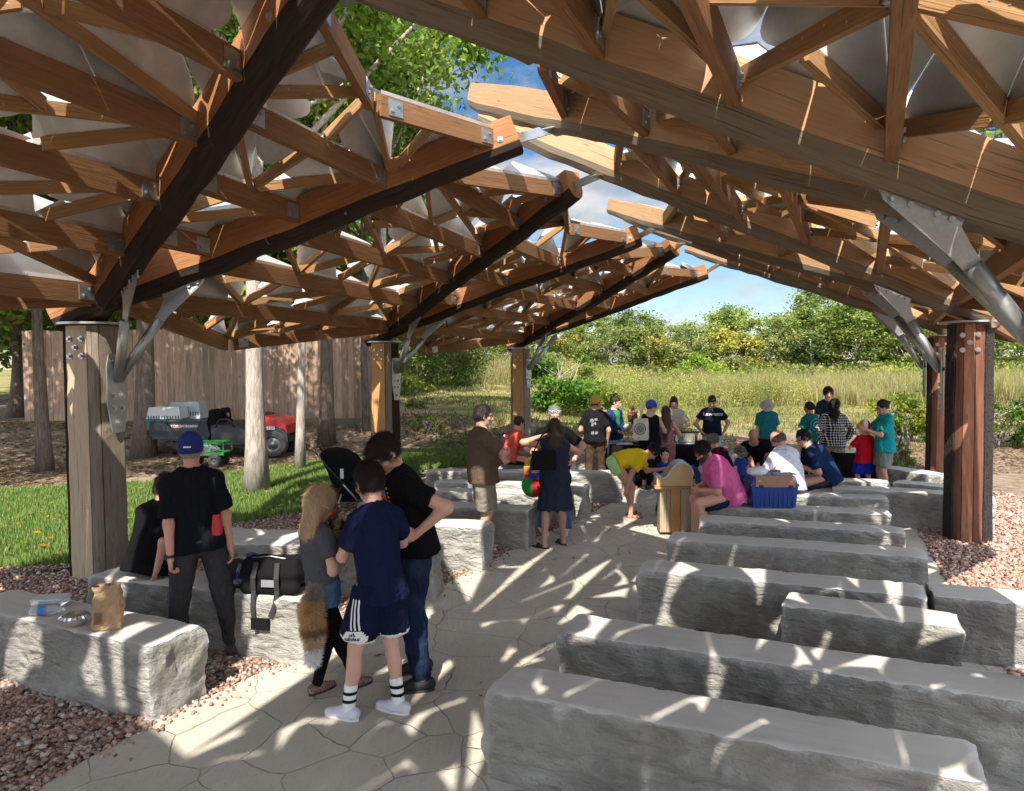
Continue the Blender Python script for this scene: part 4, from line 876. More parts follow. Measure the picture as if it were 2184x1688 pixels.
def field(prims, h, k=.03, subs=(), cuts=(), mod=None, pad=.03):
    lo = np.min([p.lo for p in prims], 0) - pad; hi = np.max([p.hi for p in prims], 0) + pad
    n = np.ceil((hi - lo) / h).astype(int) + 1; D = np.full(n, .2, dtype=np.float32)
    def sub(p, e):
        i0 = np.clip(np.floor((p.lo - e - lo) / h).astype(int), 0, n - 1); i1 = np.clip(np.ceil((p.hi + e - lo) / h).astype(int) + 1, 1, n)
        g = [lo[a] + h * np.arange(i0[a], i1[a]) for a in range(3)]; P = np.stack(np.meshgrid(*g, indexing='ij'), -1)
        return tuple(slice(i0[a], i1[a]) for a in range(3)), P
    for p in prims:
        kk = getattr(p, 'k', k); sl_, P = sub(p, kk + .02); D[sl_] = smin(D[sl_], p(P), kk)
    for p in subs:
        sl_, P = sub(p, .03); D[sl_] = -smin(-D[sl_], p(P), .008)
    if cuts or mod:
        g = [lo[a] + h * np.arange(n[a]) for a in range(3)]; P = np.stack(np.meshgrid(*g, indexing='ij'), -1)
        for nn, c in cuts: D = np.maximum(D, P @ nn - c)
        if mod: D = mod(D, P)
    return D, lo
def nets(D, lo, h):
    s = D < 0; nx_, ny_, nz_ = D.shape
    c = np.zeros((nx_ - 1, ny_ - 1, nz_ - 1), np.int8)
    for i in (0, 1):
        for j in (0, 1):
            for k_ in (0, 1): c += s[i:nx_ - 1 + i, j:ny_ - 1 + j, k_:nz_ - 1 + k_]
    act = (c > 0) & (c < 8); ids = np.full(c.shape, -1, np.int64); I = np.argwhere(act); ids[act] = np.arange(len(I))
    acc = np.zeros((len(I), 3)); cnt = np.zeros(len(I)); off = np.array([(i, j, k_) for i in (0, 1) for j in (0, 1) for k_ in (0, 1)])
    for a in range(8):
        for b in range(a + 1, 8):
            if np.abs(off[a] - off[b]).sum() != 1: continue
            A = I + off[a]; B = I + off[b]; da = D[A[:, 0], A[:, 1], A[:, 2]]; db = D[B[:, 0], B[:, 1], B[:, 2]]; m = (da < 0) != (db < 0)
            t = np.where(m, da / np.where(m, da - db, 1), 0)[:, None]; acc += np.where(m[:, None], A + (B - A) * t, 0); cnt += m
    V = lo + h * (acc / np.maximum(cnt, 1)[:, None]); F = []
    for ax in range(3):
        u, v = [(1, 2), (2, 0), (0, 1)][ax]; sl0 = [slice(None)] * 3; sl1 = [slice(None)] * 3; sl0[ax] = slice(0, -1); sl1[ax] = slice(1, None)
        E = np.argwhere(s[tuple(sl0)] != s[tuple(sl1)]); E = E[(E[:, u] > 0) & (E[:, v] > 0) & (E[:, u] < D.shape[u] - 1) & (E[:, v] < D.shape[v] - 1)]
        if not len(E): continue
        q = []
        for du, dv in ((-1, -1), (0, -1), (0, 0), (-1, 0)):
            C = E.copy(); C[:, u] += du; C[:, v] += dv; q.append(ids[C[:, 0], C[:, 1], C[:, 2]])
        q = np.stack(q, -1); inside = s[E[:, 0], E[:, 1], E[:, 2]]; q[~inside] = q[~inside][:, ::-1]; F.append(q)
    return V, np.concatenate(F)
def vnoise(P, sc, seed, o=3):
    r = np.random.default_rng(seed); out = 0
    for i in range(o):
        K = r.normal(0, 1, (3, 3)); K /= np.linalg.norm(K, axis=1, keepdims=True); ph = r.random(3) * 7; q = P * sc * 1.7 ** i
        out = out + np.sin(q @ K[0] + ph[0] + 1.3 * np.sin(q @ K[1] * .7 + ph[1])) * np.cos(q @ K[2] * .8 + ph[2]) / 1.5 ** i
    return out
def smoothV(V, F, it=2, lam=.5):
    n = len(V); e = np.concatenate([F[:, [0, 1]], F[:, [1, 2]], F[:, [2, 3]], F[:, [3, 0]]]); e = np.concatenate([e, e[:, ::-1]]); cnt = np.bincount(e[:, 0], minlength=n)[:, None] + 1e-9
    for _ in range(it):
        s = np.stack([np.bincount(e[:, 0], V[e[:, 1], a], n) for a in range(3)], -1) / cnt; V = V + lam * (s - V)
    return V
def soft(name, prims, h, mat, parent=None, k=.03, subs=(), cuts=(), fold=0, fs=9, seed=1, col=None, it=1, mod=None, foldax=None):
    D, lo = field(prims, h, k, subs, cuts, mod); V, F = nets(D, lo, h)
    if it: V = smoothV(V, F, it)
    if fold:
        g = np.zeros_like(V); fn = np.cross(V[F[:, 1]] - V[F[:, 0]], V[F[:, 2]] - V[F[:, 0]])
        for j in range(4):
            for a in range(3): g[:, a] += np.bincount(F[:, j], fn[:, a], len(V))
        g /= np.linalg.norm(g, axis=1, keepdims=True) + 1e-9
        q = V if foldax is None else V * np.array(foldax)
        V = V + g * (fold * vnoise(q, fs, seed))[:, None]
    c = col(V) if callable(col) else col
    o = fast(name, V, F, mat, smooth=True, col=c, parent=parent); return o
# ---- cloth, hair, skin materials
def cloth(name, c, rough=.9, fold=1.0, pat=None):
    key = ('cloth', name)
    if key in _mc: return _mc[key]
    k = NT(name, rough, 0, .2); v = k.coord('Object'); n = k.noise(v, 4, 4); col = k.mix(n, tuple(x * .9 for x in c), tuple(min(1, x * 1.1) for x in c))
    if pat == 'plaid':
        sp = k.n('SeparateXYZ'); k.l(v, sp.inputs[0]); a = k.math('ADD', sp.outputs[0], sp.outputs[1])
        f1 = k.math('PINGPONG', k.math('MULTIPLY', a, 22), .5); f2 = k.math('PINGPONG', k.math('MULTIPLY', sp.outputs[2], 22), .5)
        l1 = k.math('LESS_THAN', f1, .09); l2 = k.math('LESS_THAN', f2, .09); b = k.math('MAXIMUM', l1, l2); both = k.math('MULTIPLY', k.math('LESS_THAN', f1, .2), k.math('LESS_THAN', f2, .2))
        col = k.mix(k.math('MULTIPLY', b, .8), col, (.62, .62, .60)); col = k.mix(both, col, (.75, .75, .72))
    if pat == 'leopard':
        vo = k.n('TexVoronoi'); vo.inputs['Scale'].default_value = 75; k.l(v, vo.inputs[0]); col = k.mix(k.ramp(vo.outputs['Distance'], [(.28, 1), (.42, 0)]), col, (.05, .03, .02))
    if pat == 'denim':
        n2 = k.noise(k.coord('Object', (1, 1, 1)), 5, 3); col = k.mix(k.ramp(n2, [(.45, 0), (.7, .5)]), col, tuple(min(1, x * 2.0 + .03) for x in c))
    k.color(col); k.b.inputs['Specular IOR Level'].default_value = .08
    w = k.noise(k.coord('Object', (1, 1, .45)), 11, 3, .5, 1.6); fine = k.noise(v, 420, 1)
    k.bump(k.math('ADD', k.math('MULTIPLY', w, fold), k.math('MULTIPLY', fine, .03)), .05, .75); _mc[key] = k.m; return k.m
def hairmat(c):
    key = ('hair', c)
    if key in _mc: return _mc[key]
    k = NT('hair', .55, 0, .28); v = k.coord('Object', (75, 75, 7)); n = k.noise(v, 1.5, 5, .65, .8); k.color(k.mix(k.ramp(n, [(.3, 0), (.7, 1)]), tuple(x * .45 for x in c), tuple(min(1, x * 1.15) for x in c))); k.bump(n, .006, .9); _mc[key] = k.m; return k.m
k = NT('skin', .52, 0, .4); a = k.n('Attribute', attribute_name='Col'); v = k.coord('Object'); n = k.noise(v, 28, 4); n5 = k.noise(v, 6, 3)
k.color(k.mix(.5, a.outputs['Color'], k.mix(n5, (.42, .42, .42), (.60, .55, .54)), 'OVERLAY')); k.b.inputs['Subsurface Weight'].default_value = .06; k.b.inputs['Subsurface Radius'].default_value = (.02, .008, .004); k.b.inputs['Subsurface Scale'].default_value = .5; k.bump(n, .002, .4); M['skin'] = k.m
M['rubber'] = plain('sole_rubber', (.03, .03, .03), .7); M['white_sole'] = plain('pale_sole', (.72, .72, .70), .6)
SK = {'fair': (.62, .36, .27), 'tan': (.50, .28, .19), 'pink': (.60, .31, .23), 'brown': (.40, .215, .14), 'pale': (.66, .42, .33)}

def lin(a, b, t): return a + (b - a) * t
def ik(a, b, l1, l2, hint):
    d = b - a; L = np.linalg.norm(d)
    if L > (l1 + l2) * .998: b = a + d * ((l1 + l2) * .998 / L); d = b - a; L = np.linalg.norm(d)
    u = d / L; x = (l1 ** 2 - l2 ** 2 + L * L) / (2 * L); y = math.sqrt(max(l1 * l1 - x * x, 0)); hn = np.array(hint, float) - a; hn = hn - u * (hn @ u); hn = nrm(hn); return a + u * x + hn * y, b
class Hum: pass
def human(label, pos, yaw, H=1.75, b=1.0, kid=0.0, pz=None, pofs=(0, 0), lean=(0, 0), twist=0, head=(0, 0, 0), LH=None, RH=None, LE=None, RE=None,
          LF=(-.10, 0, 0), RF=(.10, 0, 0), seat=False, fy=(8, -8), LK=None, RK=None, skin='fair', hair=('short', (.05, .03, .02)), cap=None, top=None, bot=None, shoe=None,
          female=False, belly=0, h=.016, hh=.009, curl=(.5, .5), palm=None, beard=None, neckd=0, leg=None, fist=(None, None), hunch=0):
    """local frame: x = the person's right, y = ahead, z = up.  yaw turns the whole figure (0 = facing away from the camera)"""
    cy_, sy_ = math.cos(yaw), math.sin(yaw)
    def W2L(p): return None if p is None else (p[0] * cy_ + p[1] * sy_, -p[0] * sy_ + p[1] * cy_) + tuple(p[2:])
    LH, RH, LE, RE, LK, RK, pofs = [W2L(p) for p in (LH, RH, LE, RE, LK, RK, pofs)]
    if LF[0] == 'v': LF = W2L(LF[1:])
    if RF[0] == 'v': RF = W2L(RF[1:])
    if fist[0] is not None or fist[1] is not None: fist = tuple(W2L(q) for q in fist)
    if palm is not None: palm = tuple(W2L(q) for q in palm)
    s = H / 1.75; R_ = Hum(); R_.s = s; R_.W2L = W2L; R_.yaw = yaw; hs = s * (1 + .42 * kid); tl = 1 - .04 * kid
    pz = (.535 - .03 * kid) * H if pz is None else pz
    hip = V3(pofs[0], pofs[1], pz); fl, sl_ = math.radians(lean[0]), math.radians(lean[1])
    u = nrm(V3(math.sin(sl_), math.sin(fl) * math.cos(sl_), math.cos(fl) * math.cos(sl_))); tw = math.radians(twist); x0 = V3(math.cos(tw), math.sin(tw), 0); x0 = nrm(x0 - u * (x0 @ u)); f = np.cross(u, x0)
    hu2 = nrm(u + f * math.sin(math.radians(hunch)) * 1.0); 
    mid = hip + u * .24 * s; nb = mid + hu2 * (.27 * s * tl); fu = np.cross(hu2, x0); fu = nrm(fu)
    shw = (.168 if not female else .150) * s * b ** .5 * (1 - .12 * kid)
    sh = {-1: nb - hu2 * .080 * s - x0 * shw, 1: nb - hu2 * .080 * s + x0 * shw}
    hp, hy, hr = [math.radians(a) for a in head]                      # pitch down +, yaw to own right +, roll
    base_u = nrm(hu2 * .6 + V3(0, 0, 1) * .6); bx = nrm(x0 - base_u * (x0 @ base_u)); bf = np.cross(base_u, bx)
    hf = nrm(bf * math.cos(hy) + bx * math.sin(hy)); hx = np.cross(hf, base_u); hf2 = nrm(hf * math.cos(hp) - base_u * math.sin(hp)); hu = np.cross(hx, hf2); 
    hx2 = nrm(hx * math.cos(hr) + hu * math.sin(hr)); hu = np.cross(hx2, hf2); HR = np.array([hx2, hf2, hu])
    hc = nb + base_u * (.13 * s + .0 * kid) + hf2 * .035 * s + hu * (.025 * hs) + V3(0, 0, .02 * kid)
    R_.hc, R_.HR, R_.nb, R_.u, R_.f, R_.x0, R_.hip, R_.sh, R_.hs, R_.mid, R_.fu, R_.hu2 = hc, HR, nb, u, f, x0, hip, sh, hs, mid, fu, hu2
    def HP(x, y, z): return hc + hs * (HR[0] * x + HR[1] * y + HR[2] * z)
    R_.HP = HP
    ua, fa = .285 * s * (1 - .08 * kid), .25 * s * (1 - .08 * kid)
    hips = {-1: hip - x0 * .085 * s, 1: hip + x0 * .085 * s}; th, shn = .44 * H / 1.75 * (1 - .04 * kid), .42 * s * (1 - .04 * kid)
    pr = []; body_col = []
    wr = {}; el = {}; kn = {}; an = {}
    for sd_, tgt, hint, ft, kh, fyaw in ((-1, LH, LE, LF, LK, fy[0]), (1, RH, RE, RF, RK, fy[1])):
        S0 = sh[sd_]
        if tgt is None: tgt = S0 + V3(sd_ * .10 * s, .06 * s, -(ua + fa) * .99)
        if hint is None: hint = S0 + x0 * sd_ * .25 - f * .35 - V3(0, 0, .3)
        E, Wp = ik(S0, np.array(tgt, float), ua, fa, hint); el[sd_], wr[sd_] = E, Wp
        A = V3(ft[0], ft[1], ft[2] + .085 * s); Kh = np.array(kh, float) if kh is not None else hips[sd_] + V3(sd_ * (.25 if seat else .05), 1, .8 if seat else -.2)
        K_, A = ik(hips[sd_], A, th, shn, Kh); kn[sd_], an[sd_] = K_, A
    R_.wr, R_.el, R_.kn, R_.an = wr, el, kn, an
    TR = np.array([x0, f, u]); TR2 = np.array([x0, fu, hu2])
    am = b ** .5
    pr += [EL(hip + u * .02 * s, (.155 * s * b, .115 * s * b, .12 * s), TR), EL(mid - u * .02 * s + f * belly * .04, (.135 * s * b, .10 * s * b + belly * .07, .17 * s), TR), EL(lin(mid, nb, .5), (.155 * s * b, .112 * s * b, .18 * s), TR2)]
    pr += [RC(sh[-1] + x0 * .04 * s, sh[1] - x0 * .04 * s, .050 * s * am, .050 * s * am), RC(nb + hu2 * .015 * s, sh[-1] + hu2 * .01 * s, .042 * s, .036 * s), RC(nb + hu2 * .015 * s, sh[1] + hu2 * .01 * s, .042 * s, .036 * s), RC(nb - hu2 * .02, hc - hu * .05 * hs - hf2 * .02 * hs, .058 * s * am, .052 * hs)]
    for sd_ in (-1, 1):
        pr += [RC(sh[sd_], el[sd_], .052 * s * am, .040 * s * am), RC(el[sd_], wr[sd_], .042 * s * am, .0265 * s)]
        pr += [RC(hips[sd_], kn[sd_], .088 * s * am, .056 * s * am), RC(kn[sd_], an[sd_], .054 * s * am, .037 * s)]
        c_ = lin(kn[sd_], an[sd_], .3); bk = nrm(np.cross(nrm(an[sd_] - kn[sd_]), x0)); bk = -bk if bk @ f > 0 else bk; pr.append(EL(c_ + bk * .018 * s, (.05 * s * am, .05 * s * am, .11 * s), np.array([x0, np.cross(nrm(kn[sd_] - an[sd_]), x0), nrm(kn[sd_] - an[sd_])])))
        fd = V3(-math.sin(math.radians(fyaw)), math.cos(math.radians(fyaw)), 0); a0 = an[sd_] - V3(0, 0, .045 * s); fr_ = 1.0 if (shoe and shoe.get('sandal')) else .62; pr += [RC(a0 - fd * .02 * s - V3(0, 0, .006), a0 + fd * .13 * s * (1 if fr_ == 1 else .8) - V3(0, 0, .016 * s), .032 * s * fr_, .024 * s * fr_)]
    calf = [p for p in pr if isinstance(p, EL)][-2:]
    # palms
    hands = MB(); 
    for i_, sd_ in enumerate((-1, 1)):
        d = nrm(wr[sd_] - el[sd_]); pn = None if palm is None else palm[i_]
        if fist[i_] is not None: d = nrm(np.array(fist[i_], float))
        pn = nrm(-x0 * sd_) if pn is None else nrm(np.array(pn, float)); pn = nrm(pn - d * (pn @ d)); sdv = np.cross(d, pn) ; thumb = sdv * (1 if (sdv @ (f + V3(0, 0, .4))) > 0 else -1)
        W0 = wr[sd_]; PR = np.array([thumb, pn, d]); e_ = EL(W0 + d * .048 * s, (.040 * s, .017 * s, .052 * s), PR); e_.k = .018; pr.append(e_)
        cu = curl[i_]; L4 = (.072, .080, .075, .060)
        for q in range(4):
            o_ = (.030 - .020 * q) * s; p = W0 + d * (.083 - .004 * abs(q - 1)) * s + thumb * o_; pts = [tuple(p)]; rad = [.0092 * s]; ang = .12
            for j, fr in enumerate((.42, .32, .26)):
                ang += cu * (.75 if j else .55) + .05 * q * cu; p = p + (d * math.cos(ang) + pn * math.sin(ang)) * (L4[q] * s * fr); pts.append(tuple(p)); rad.append((.0088, .008, .0058)[j] * s)
            hands.tube(pts, rad, 7, upv=tuple(thumb))
        p = W0 + d * .022 * s + thumb * .030 * s; t1 = nrm(thumb * .75 + d * .6 + pn * .25 * (1 + cu)); t2 = nrm(thumb * .25 + d * .85 + pn * .45 * (1 + cu)); a1 = p + t1 * .034 * s; a2 = a1 + t2 * .03 * s; a3 = a2 + t2 * .022 * s
        hands.tube([tuple(x) for x in (p, a1, a2, a3)], [.0125 * s, .0115 * s, .0098 * s, .007 * s], 7, upv=tuple(pn))
    D, lo = field(pr, h, .028 * s); V, F = nets(D, lo, h); V = smoothV(V, F, 1)
    # head in its own finer grid
    hp_ = [EL(HP(0, -.012, .028), (.076 * hs, .096 * hs, .098 * hs), HR), EL(HP(0, .028, -.045), (.056 * hs, .066 * hs, .070 * hs), HR), EL(HP(0, .062, -.088), (.024 * hs, .022 * hs, .018 * hs), HR), EL(HP(0, .070, .030), (.055 * hs, .022 * hs, .014 * hs), HR),
           RC(HP(0, .088, .012), HP(0, .112, -.026), .0085 * hs, .0135 * hs), EL(HP(.013, .098, -.030), (.008 * hs,) * 3), EL(HP(-.013, .098, -.030), (.008 * hs,) * 3), EL(HP(0, .090, -.054), (.023 * hs, .010 * hs, .006 * hs), HR), EL(HP(0, .087, -.065), (.019 * hs, .010 * hs, .0065 * hs), HR),
           EL(HP(.045, .055, -.020), (.022 * hs, .025 * hs, .022 * hs), HR), EL(HP(-.045, .055, -.020), (.022 * hs, .025 * hs, .022 * hs), HR), RC(HP(0, -.02, -.05), nb + hu2 * .01, .052 * hs, .055 * s * am)]
    for e_ in hp_[4:]: e_.k = .012 * hs
    hp_[-1].k = .03
    ears = []
    for sx in (-1, 1):
        e_ = EL(HP(sx * .078, -.008, -.004), (.008 * hs, .018 * hs, .031 * hs), HR); e_.k = .006; ears.append(e_)
    subs = [EL(HP(sx * .031, .095, .007), (.016 * hs, .010 * hs, .0065 * hs), HR) for sx in (-1, 1)] + [EL(HP(sx * .084, .0, -.004), (.006 * hs, .009 * hs, .016 * hs), HR) for sx in (-1, 1)]
    D2, lo2 = field(hp_ + ears, hh, .02, subs); eyes = [EL(HP(sx * .031, .077, .009), (.0135 * hs,) * 3) for sx in (-1, 1)]
    for e_ in eyes: e_.k = .002
    V2, F2 = nets(D2, lo2, hh); V2 = smoothV(V2, F2, 1, .35)
    base = np.array(SK[skin]) if isinstance(skin, str) else np.array(skin)
    C1 = np.tile(base, (len(V), 1)); Lc = ((V2 - hc) @ HR.T) / hs; C2 = np.tile(base, (len(V2), 1)); hc_ = np.array(hair[1])
    x, y, z = Lc[:, 0], Lc[:, 1], Lc[:, 2]; front = y > .04
    def paint(mask, c, a=1.0): C2[mask] = C2[mask] * (1 - a) + np.array(c) * a
    paint(front & (((np.abs(x) - .03) / .022) ** 2 + ((z + .03) / .02) ** 2 < 1), base * np.array([1.08, .8, .78]), .6)
    paint(front & ((x / .024) ** 2 + ((z + .059) / .0125) ** 2 < 1), base * np.array([.95, .58, .58]), .8)
    paint(front & ((x / .022) ** 2 + ((z + .0585) / .0022) ** 2 < 1), base * .35, .7)
    paint(front & (((np.abs(x) - .031) / .021) ** 2 + ((z - .030) / .0055) ** 2 < 1), hc_ * .8 + .01, .85)
    paint(front & (((np.abs(x) - .031) / .017) ** 2 + ((z - .009) / .0085) ** 2 < 1), base * .55, .75)
    if beard: paint((y > -.02) & (z < -.030) & (np.abs(x) < .075) & ~(front & ((x / .022) ** 2 + ((z + .059) / .009) ** 2 < 1)) & (z > -.12), beard[0], beard[1])
    # eyes: white ball with a dark iris, as part of the same mesh
    ev = MB(); 
    for sx in (-1, 1):
        c_ = HP(sx * .031, .0795, .006); ev.lathe([(.0005, .0098 * hs), (.0048 * hs, .0088 * hs), (.0049 * hs, .0087 * hs), (.0088 * hs, .004 * hs), (.0098 * hs, 0)], c_, HR[1] * .97 - HR[2] * .1, 10, 0)
    EV = np.array(ev.v); EC = np.zeros((len(EV), 3)) + (.42, .40, .38)
    for q in range(2): EC[q * 50:q * 50 + 20] = (.03, .02, .015)
    HV = np.array(hands.v); HC_ = np.tile(base * np.array([1.03, .96, .95]), (len(HV), 1))
    allV = np.concatenate([V, V2, HV, EV]); allC = np.concatenate([C1, C2, HC_, EC]); o1 = len(V); o2 = o1 + len(V2); o3 = o2 + len(HV)
    me = bpy.data.meshes.new('person'); faces = F.tolist() + (F2 + o1).tolist() + [[i + o2 for i in f_] for f_ in hands.f] + [[i + o3 for i in f_] for f_ in ev.f]
    o = fast('person', allV, faces, M['skin'], smooth=True, col=allC); tag(o, label, 'person'); o.location = pos; o.rotation_euler = (0, 0, yaw); R_.o = o
    # ---------------- clothes
    x0d = x0
    if top:
        tc_, kind = top['c'], top.get('kind', 'tee'); T = .014 * s + .006 * (1 if kind != 'tank' else .2); lo_ = top.get('loose', 1.0); hem = top.get('hem', -.08)
        mat = cloth('shirt_' + '_'.join('%02d' % int(q * 99) for q in tc_) + (top.get('pat') or ''), tc_, pat=top.get('pat'))
        tp = [EL(lin(mid, nb, .48), (.160 * s * b + T, .118 * s * b + T, .195 * s), TR2), EL(mid - u * .03 * s + f * belly * .05, (.142 * s * b + T * 1.3 * lo_, .106 * s * b + T * 1.2 * lo_ + belly * .075, .19 * s), TR), RC(sh[-1] + x0 * .03 * s, sh[1] - x0 * .03 * s, .055 * s * am + T * .8, .055 * s * am + T * .8), RC(nb - hu2 * .005, sh[-1] + hu2 * .008 * s, .048 * s + T * .7, .043 * s + T * .8), RC(nb - hu2 * .005, sh[1] + hu2 * .008 * s, .048 * s + T * .7, .043 * s + T * .8)]
        hb = hip + u * (hem * s); tp += [RC(mid + x0 * q * .02 * s * b, hb + x0 * q * .045 * s * b, .122 * s * b + T * lo_, .128 * s * b + T * 1.6 * lo_, flat=(f, .86)) for q in (-1, 1)]
        if female and kind != 'coat': tp += [EL(lin(mid, nb, .52) + f * .10 * s + x0 * q * .065 * s, (.058 * s,) * 3) for q in (-1, 1)]
        sf = top.get('sleeve', .55)
        for sd_ in (-1, 1):
            if sf <= 0: continue
            if sf <= 1.0:
                e = lin(sh[sd_], el[sd_], sf); d = nrm(el[sd_] - sh[sd_]); tp.append(RC(sh[sd_] - hu2 * .004 * s, e + d * .05, .055 * s * am + T * .7, .056 * s * am + T * 1.0, cuts=((d, float(e @ d)),)))
            else:
                tp.append(RC(sh[sd_], el[sd_], .052 * s * am + T * .5, .048 * s * am + T * .5)); d = nrm(wr[sd_] - el[sd_]); e = lin(el[sd_], wr[sd_], sf - 1); tp.append(RC(el[sd_], e + d * .04, .050 * s * am + T * .5, .036 * s + T * .7, cuts=((d, float(e @ d)),)))
        nk = RC(nb + hu2 * .0 + fu * (.012 + neckd) * s, nb + hu2 * .2 * s + fu * .03, .066 * s * am, .09 * s)
        subs_ = [nk]
        if kind == 'tank': subs_ = [EL(nb + hu2 * .03 * s + fu * .03 * s - fu * .02, (.095 * s, .13 * s, .15 * s), TR2)] + [RC(sh[q] + x0 * q * .055 * s - hu2 * .05 * s, sh[q] + x0 * q * .06 * s + hu2 * .1, .045 * s, .06 * s) for q in (-1, 1)]
        R_.tp = tp
        so_ = soft('shirt' if kind == 'tee' else {'polo': 'polo_shirt', 'tank': 'dress', 'coat': 'jacket', 'dress': 'dress'}[kind], tp, h, mat, o, .03 * s, subs_, cuts=((-u, float(-(hb @ u))),) if not top.get('skirt') else (), fold=.0072 * s * min(lo_, 1.3), fs=17, seed=len(label), it=1, foldax=(1, 1, .6))
        R_.top = so_
        if top.get('skirt'):
            ln = top['skirt']; mats = mat; kz = V3(0, 0, -1); wst = mid - u * .05 * s
            end = hip + kz * ln * s; q = [RC(mid - u * .02 * s, hip, .138 * s * b, .175 * s * b, flat=(f, .8)), RC(hip, end + kz * .06, .175 * s * b, .235 * s * b, flat=(f, .74), cuts=((kz, float(end @ kz)),))]
            def ruff(D_, P): a_ = np.arctan2((P - hip) @ f, (P - hip) @ x0); w = np.clip(((P - wst) @ kz) / (ln * s), 0, 1); return D_ + .011 * w * np.sin(a_ * 13 + 2 * np.sin(a_ * 2))
            soft('skirt', q, h, mat, o, .02, it=1, mod=ruff)
    if leg:
        mat = cloth('leggings_%02d' % int(leg[0] * 99), leg); lp = [EL(hip, (.150 * s * b, .112 * s * b, .12 * s), TR)]
        for sd_ in (-1, 1): lp += [RC(hips[sd_], kn[sd_], .093 * s * am, .061 * s * am), RC(kn[sd_], an[sd_], .062 * s * am, .043 * s)]
        lp += [EL(c_.c, c_.r + .008, c_.R) for c_ in calf]
        soft('leggings', lp, h, mat, o, .03 * s)
    if bot:
        bc = bot['c']; mat = cloth('cloth_' + '_'.join('%02d' % int(q * 99) for q in bc) + (bot.get('pat') or ''), bc, pat=bot.get('pat')); lg = bot.get('len', 1.0); T = .012 * s * bot.get('loose', 1.0)
        bp = [EL(hip + u * .03 * s, (.158 * s * b + T, .120 * s * b + T, .125 * s), TR)]
        for sd_ in (-1, 1):
            d1 = nrm(kn[sd_] - hips[sd_]); d2 = nrm(an[sd_] - kn[sd_])
            if lg < .5:
                e = lin(hips[sd_], kn[sd_], lg * 2); bp.append(RC(hips[sd_], e + d1 * .06, .094 * s * am + T, (.094 - .022 * lg * 2) * s * am + T * 2.2, cuts=((d1, float(e @ d1)),)))
            else:
                bp.append(RC(hips[sd_], kn[sd_], .092 * s * am + T, .060 * s * am + T * 1.1)); e = lin(kn[sd_], an[sd_], (lg - .5) * 2); bp.append(RC(kn[sd_], e + d2 * .06, .060 * s * am + T, .044 * s + T * bot.get('flare', 1.3), cuts=((d2, float(e @ d2)),)))
        if lg > .6: bp += [EL(c_.c, c_.r + T * .9, c_.R) for c_ in calf]
        if lg < .5: R_.hem = {q: (nrm(kn[q] - hips[q]), lin(hips[q], kn[q], lg * 2)) for q in (-1, 1)}
        R_.bot = soft(bot.get('name', 'trousers'), bp, h, mat, o, .03 * s, fold=.0065 * s, fs=20, seed=len(label) + 5, it=1, foldax=(.7, .7, 1), cuts=((u, float((hip + u * (.015 if (top and not bot.get('tuck')) else .15) * s) @ u)),))
    if shoe:
        sc = shoe['c']; mat = shoe.get('m') or plain('shoe_%02d_%02d' % (int(sc[0] * 99), int(sc[2] * 99)), sc, .65, 0, .12, 14)
        for i_, sd_ in enumerate((-1, 1)):
            fyaw = fy[i_]; fd = V3(-math.sin(math.radians(fyaw)), math.cos(math.radians(fyaw)), 0); z0 = (LF, RF)[i_][2]; a0 = V3(an[sd_][0], an[sd_][1], z0); zf = V3(0, 0, 1)
            Lf = .155 * s * shoe.get('L', 1); q = [RC(a0 - fd * .045 * s + zf * .055 * s, a0 + fd * .05 * s + zf * .055 * s, .045 * s, .042 * s), RC(a0 + fd * .03 * s + zf * .045 * s, a0 + fd * Lf + zf * .030 * s, .046 * s, .036 * s)]
            if shoe.get('high', 0): q.append(RC(a0 - fd * .01 * s + zf * .05 * s, a0 - fd * .015 * s + zf * (.09 + shoe['high']) * s, .048 * s, .046 * s))
            if shoe.get('sandal'):
                up_ = [RC(a0 + fd * t * s + V3(fd[1], -fd[0], 0) * -.045 * s + zf * .02, a0 + fd * t * s + V3(fd[1], -fd[0], 0) * .045 * s + zf * .02, .02, .02) for t in (.03, .10)]
                sh_ = soft('sandal', [EL(a0 + fd * t * s + zf * .035 * s, (.050 * s, .020 * s, .042 * s), np.array([[fd[1], -fd[0], 0], fd, zf])) for t in (.025, .095)], min(h, .012), mat, o, .005, cuts=((-zf, -(z0 + .01)),))
            else: sh_ = soft('boot' if shoe.get('high') else 'shoe', q, min(h, .012), mat, o, .02, cuts=((-zf, -(z0 + .022 * s)),))
            ms = M['white_sole'] if shoe.get('sole') else (mat if shoe.get('sandal') else M['rubber']); n_ = 22; P = []
            ctr = a0 + fd * (Lf - .045 * s) / 2; rx = V3(fd[1], -fd[0], 0)
            for t in range(n_): a_ = 2 * PI * t / n_; w_ = .040 + .010 * (math.sin(a_) > 0) * abs(math.sin(a_)); P.append(ctr + rx * math.cos(a_) * w_ * s + fd * math.sin(a_) * (Lf / 2 + .06 * s))
            mb = MB(); mb.sweep([(0, 0, z0 + .002), (0, 0, z0 + (.032 if shoe.get('sole') else .024) * s)], [(-p[0], p[1]) for p in P], (0, 1, 0)); mb.build('sole', ms, sh_, True)
            if shoe.get('sock'):
                e = lin(an[sd_], kn[sd_], shoe['sock']); soft('sock', [RC(an[sd_] - V3(0, 0, .03), e, .042 * s, .046 * s)], min(h, .010), shoe.get('sockm') or plain('white_sock', (.8, .8, .8), .9), o, .01, cuts=((nrm(kn[sd_] - an[sd_]), float(e @ nrm(kn[sd_] - an[sd_]))),))
    # ---------------- hair
    st = hair[0]; hm = hairmat(tuple(hair[1])); face = EL(HP(0, .115, -.035), (.080 * hs, .075 * hs, .100 * hs), HR); dn = V3(0, 0, -1); bk = -HR[1]
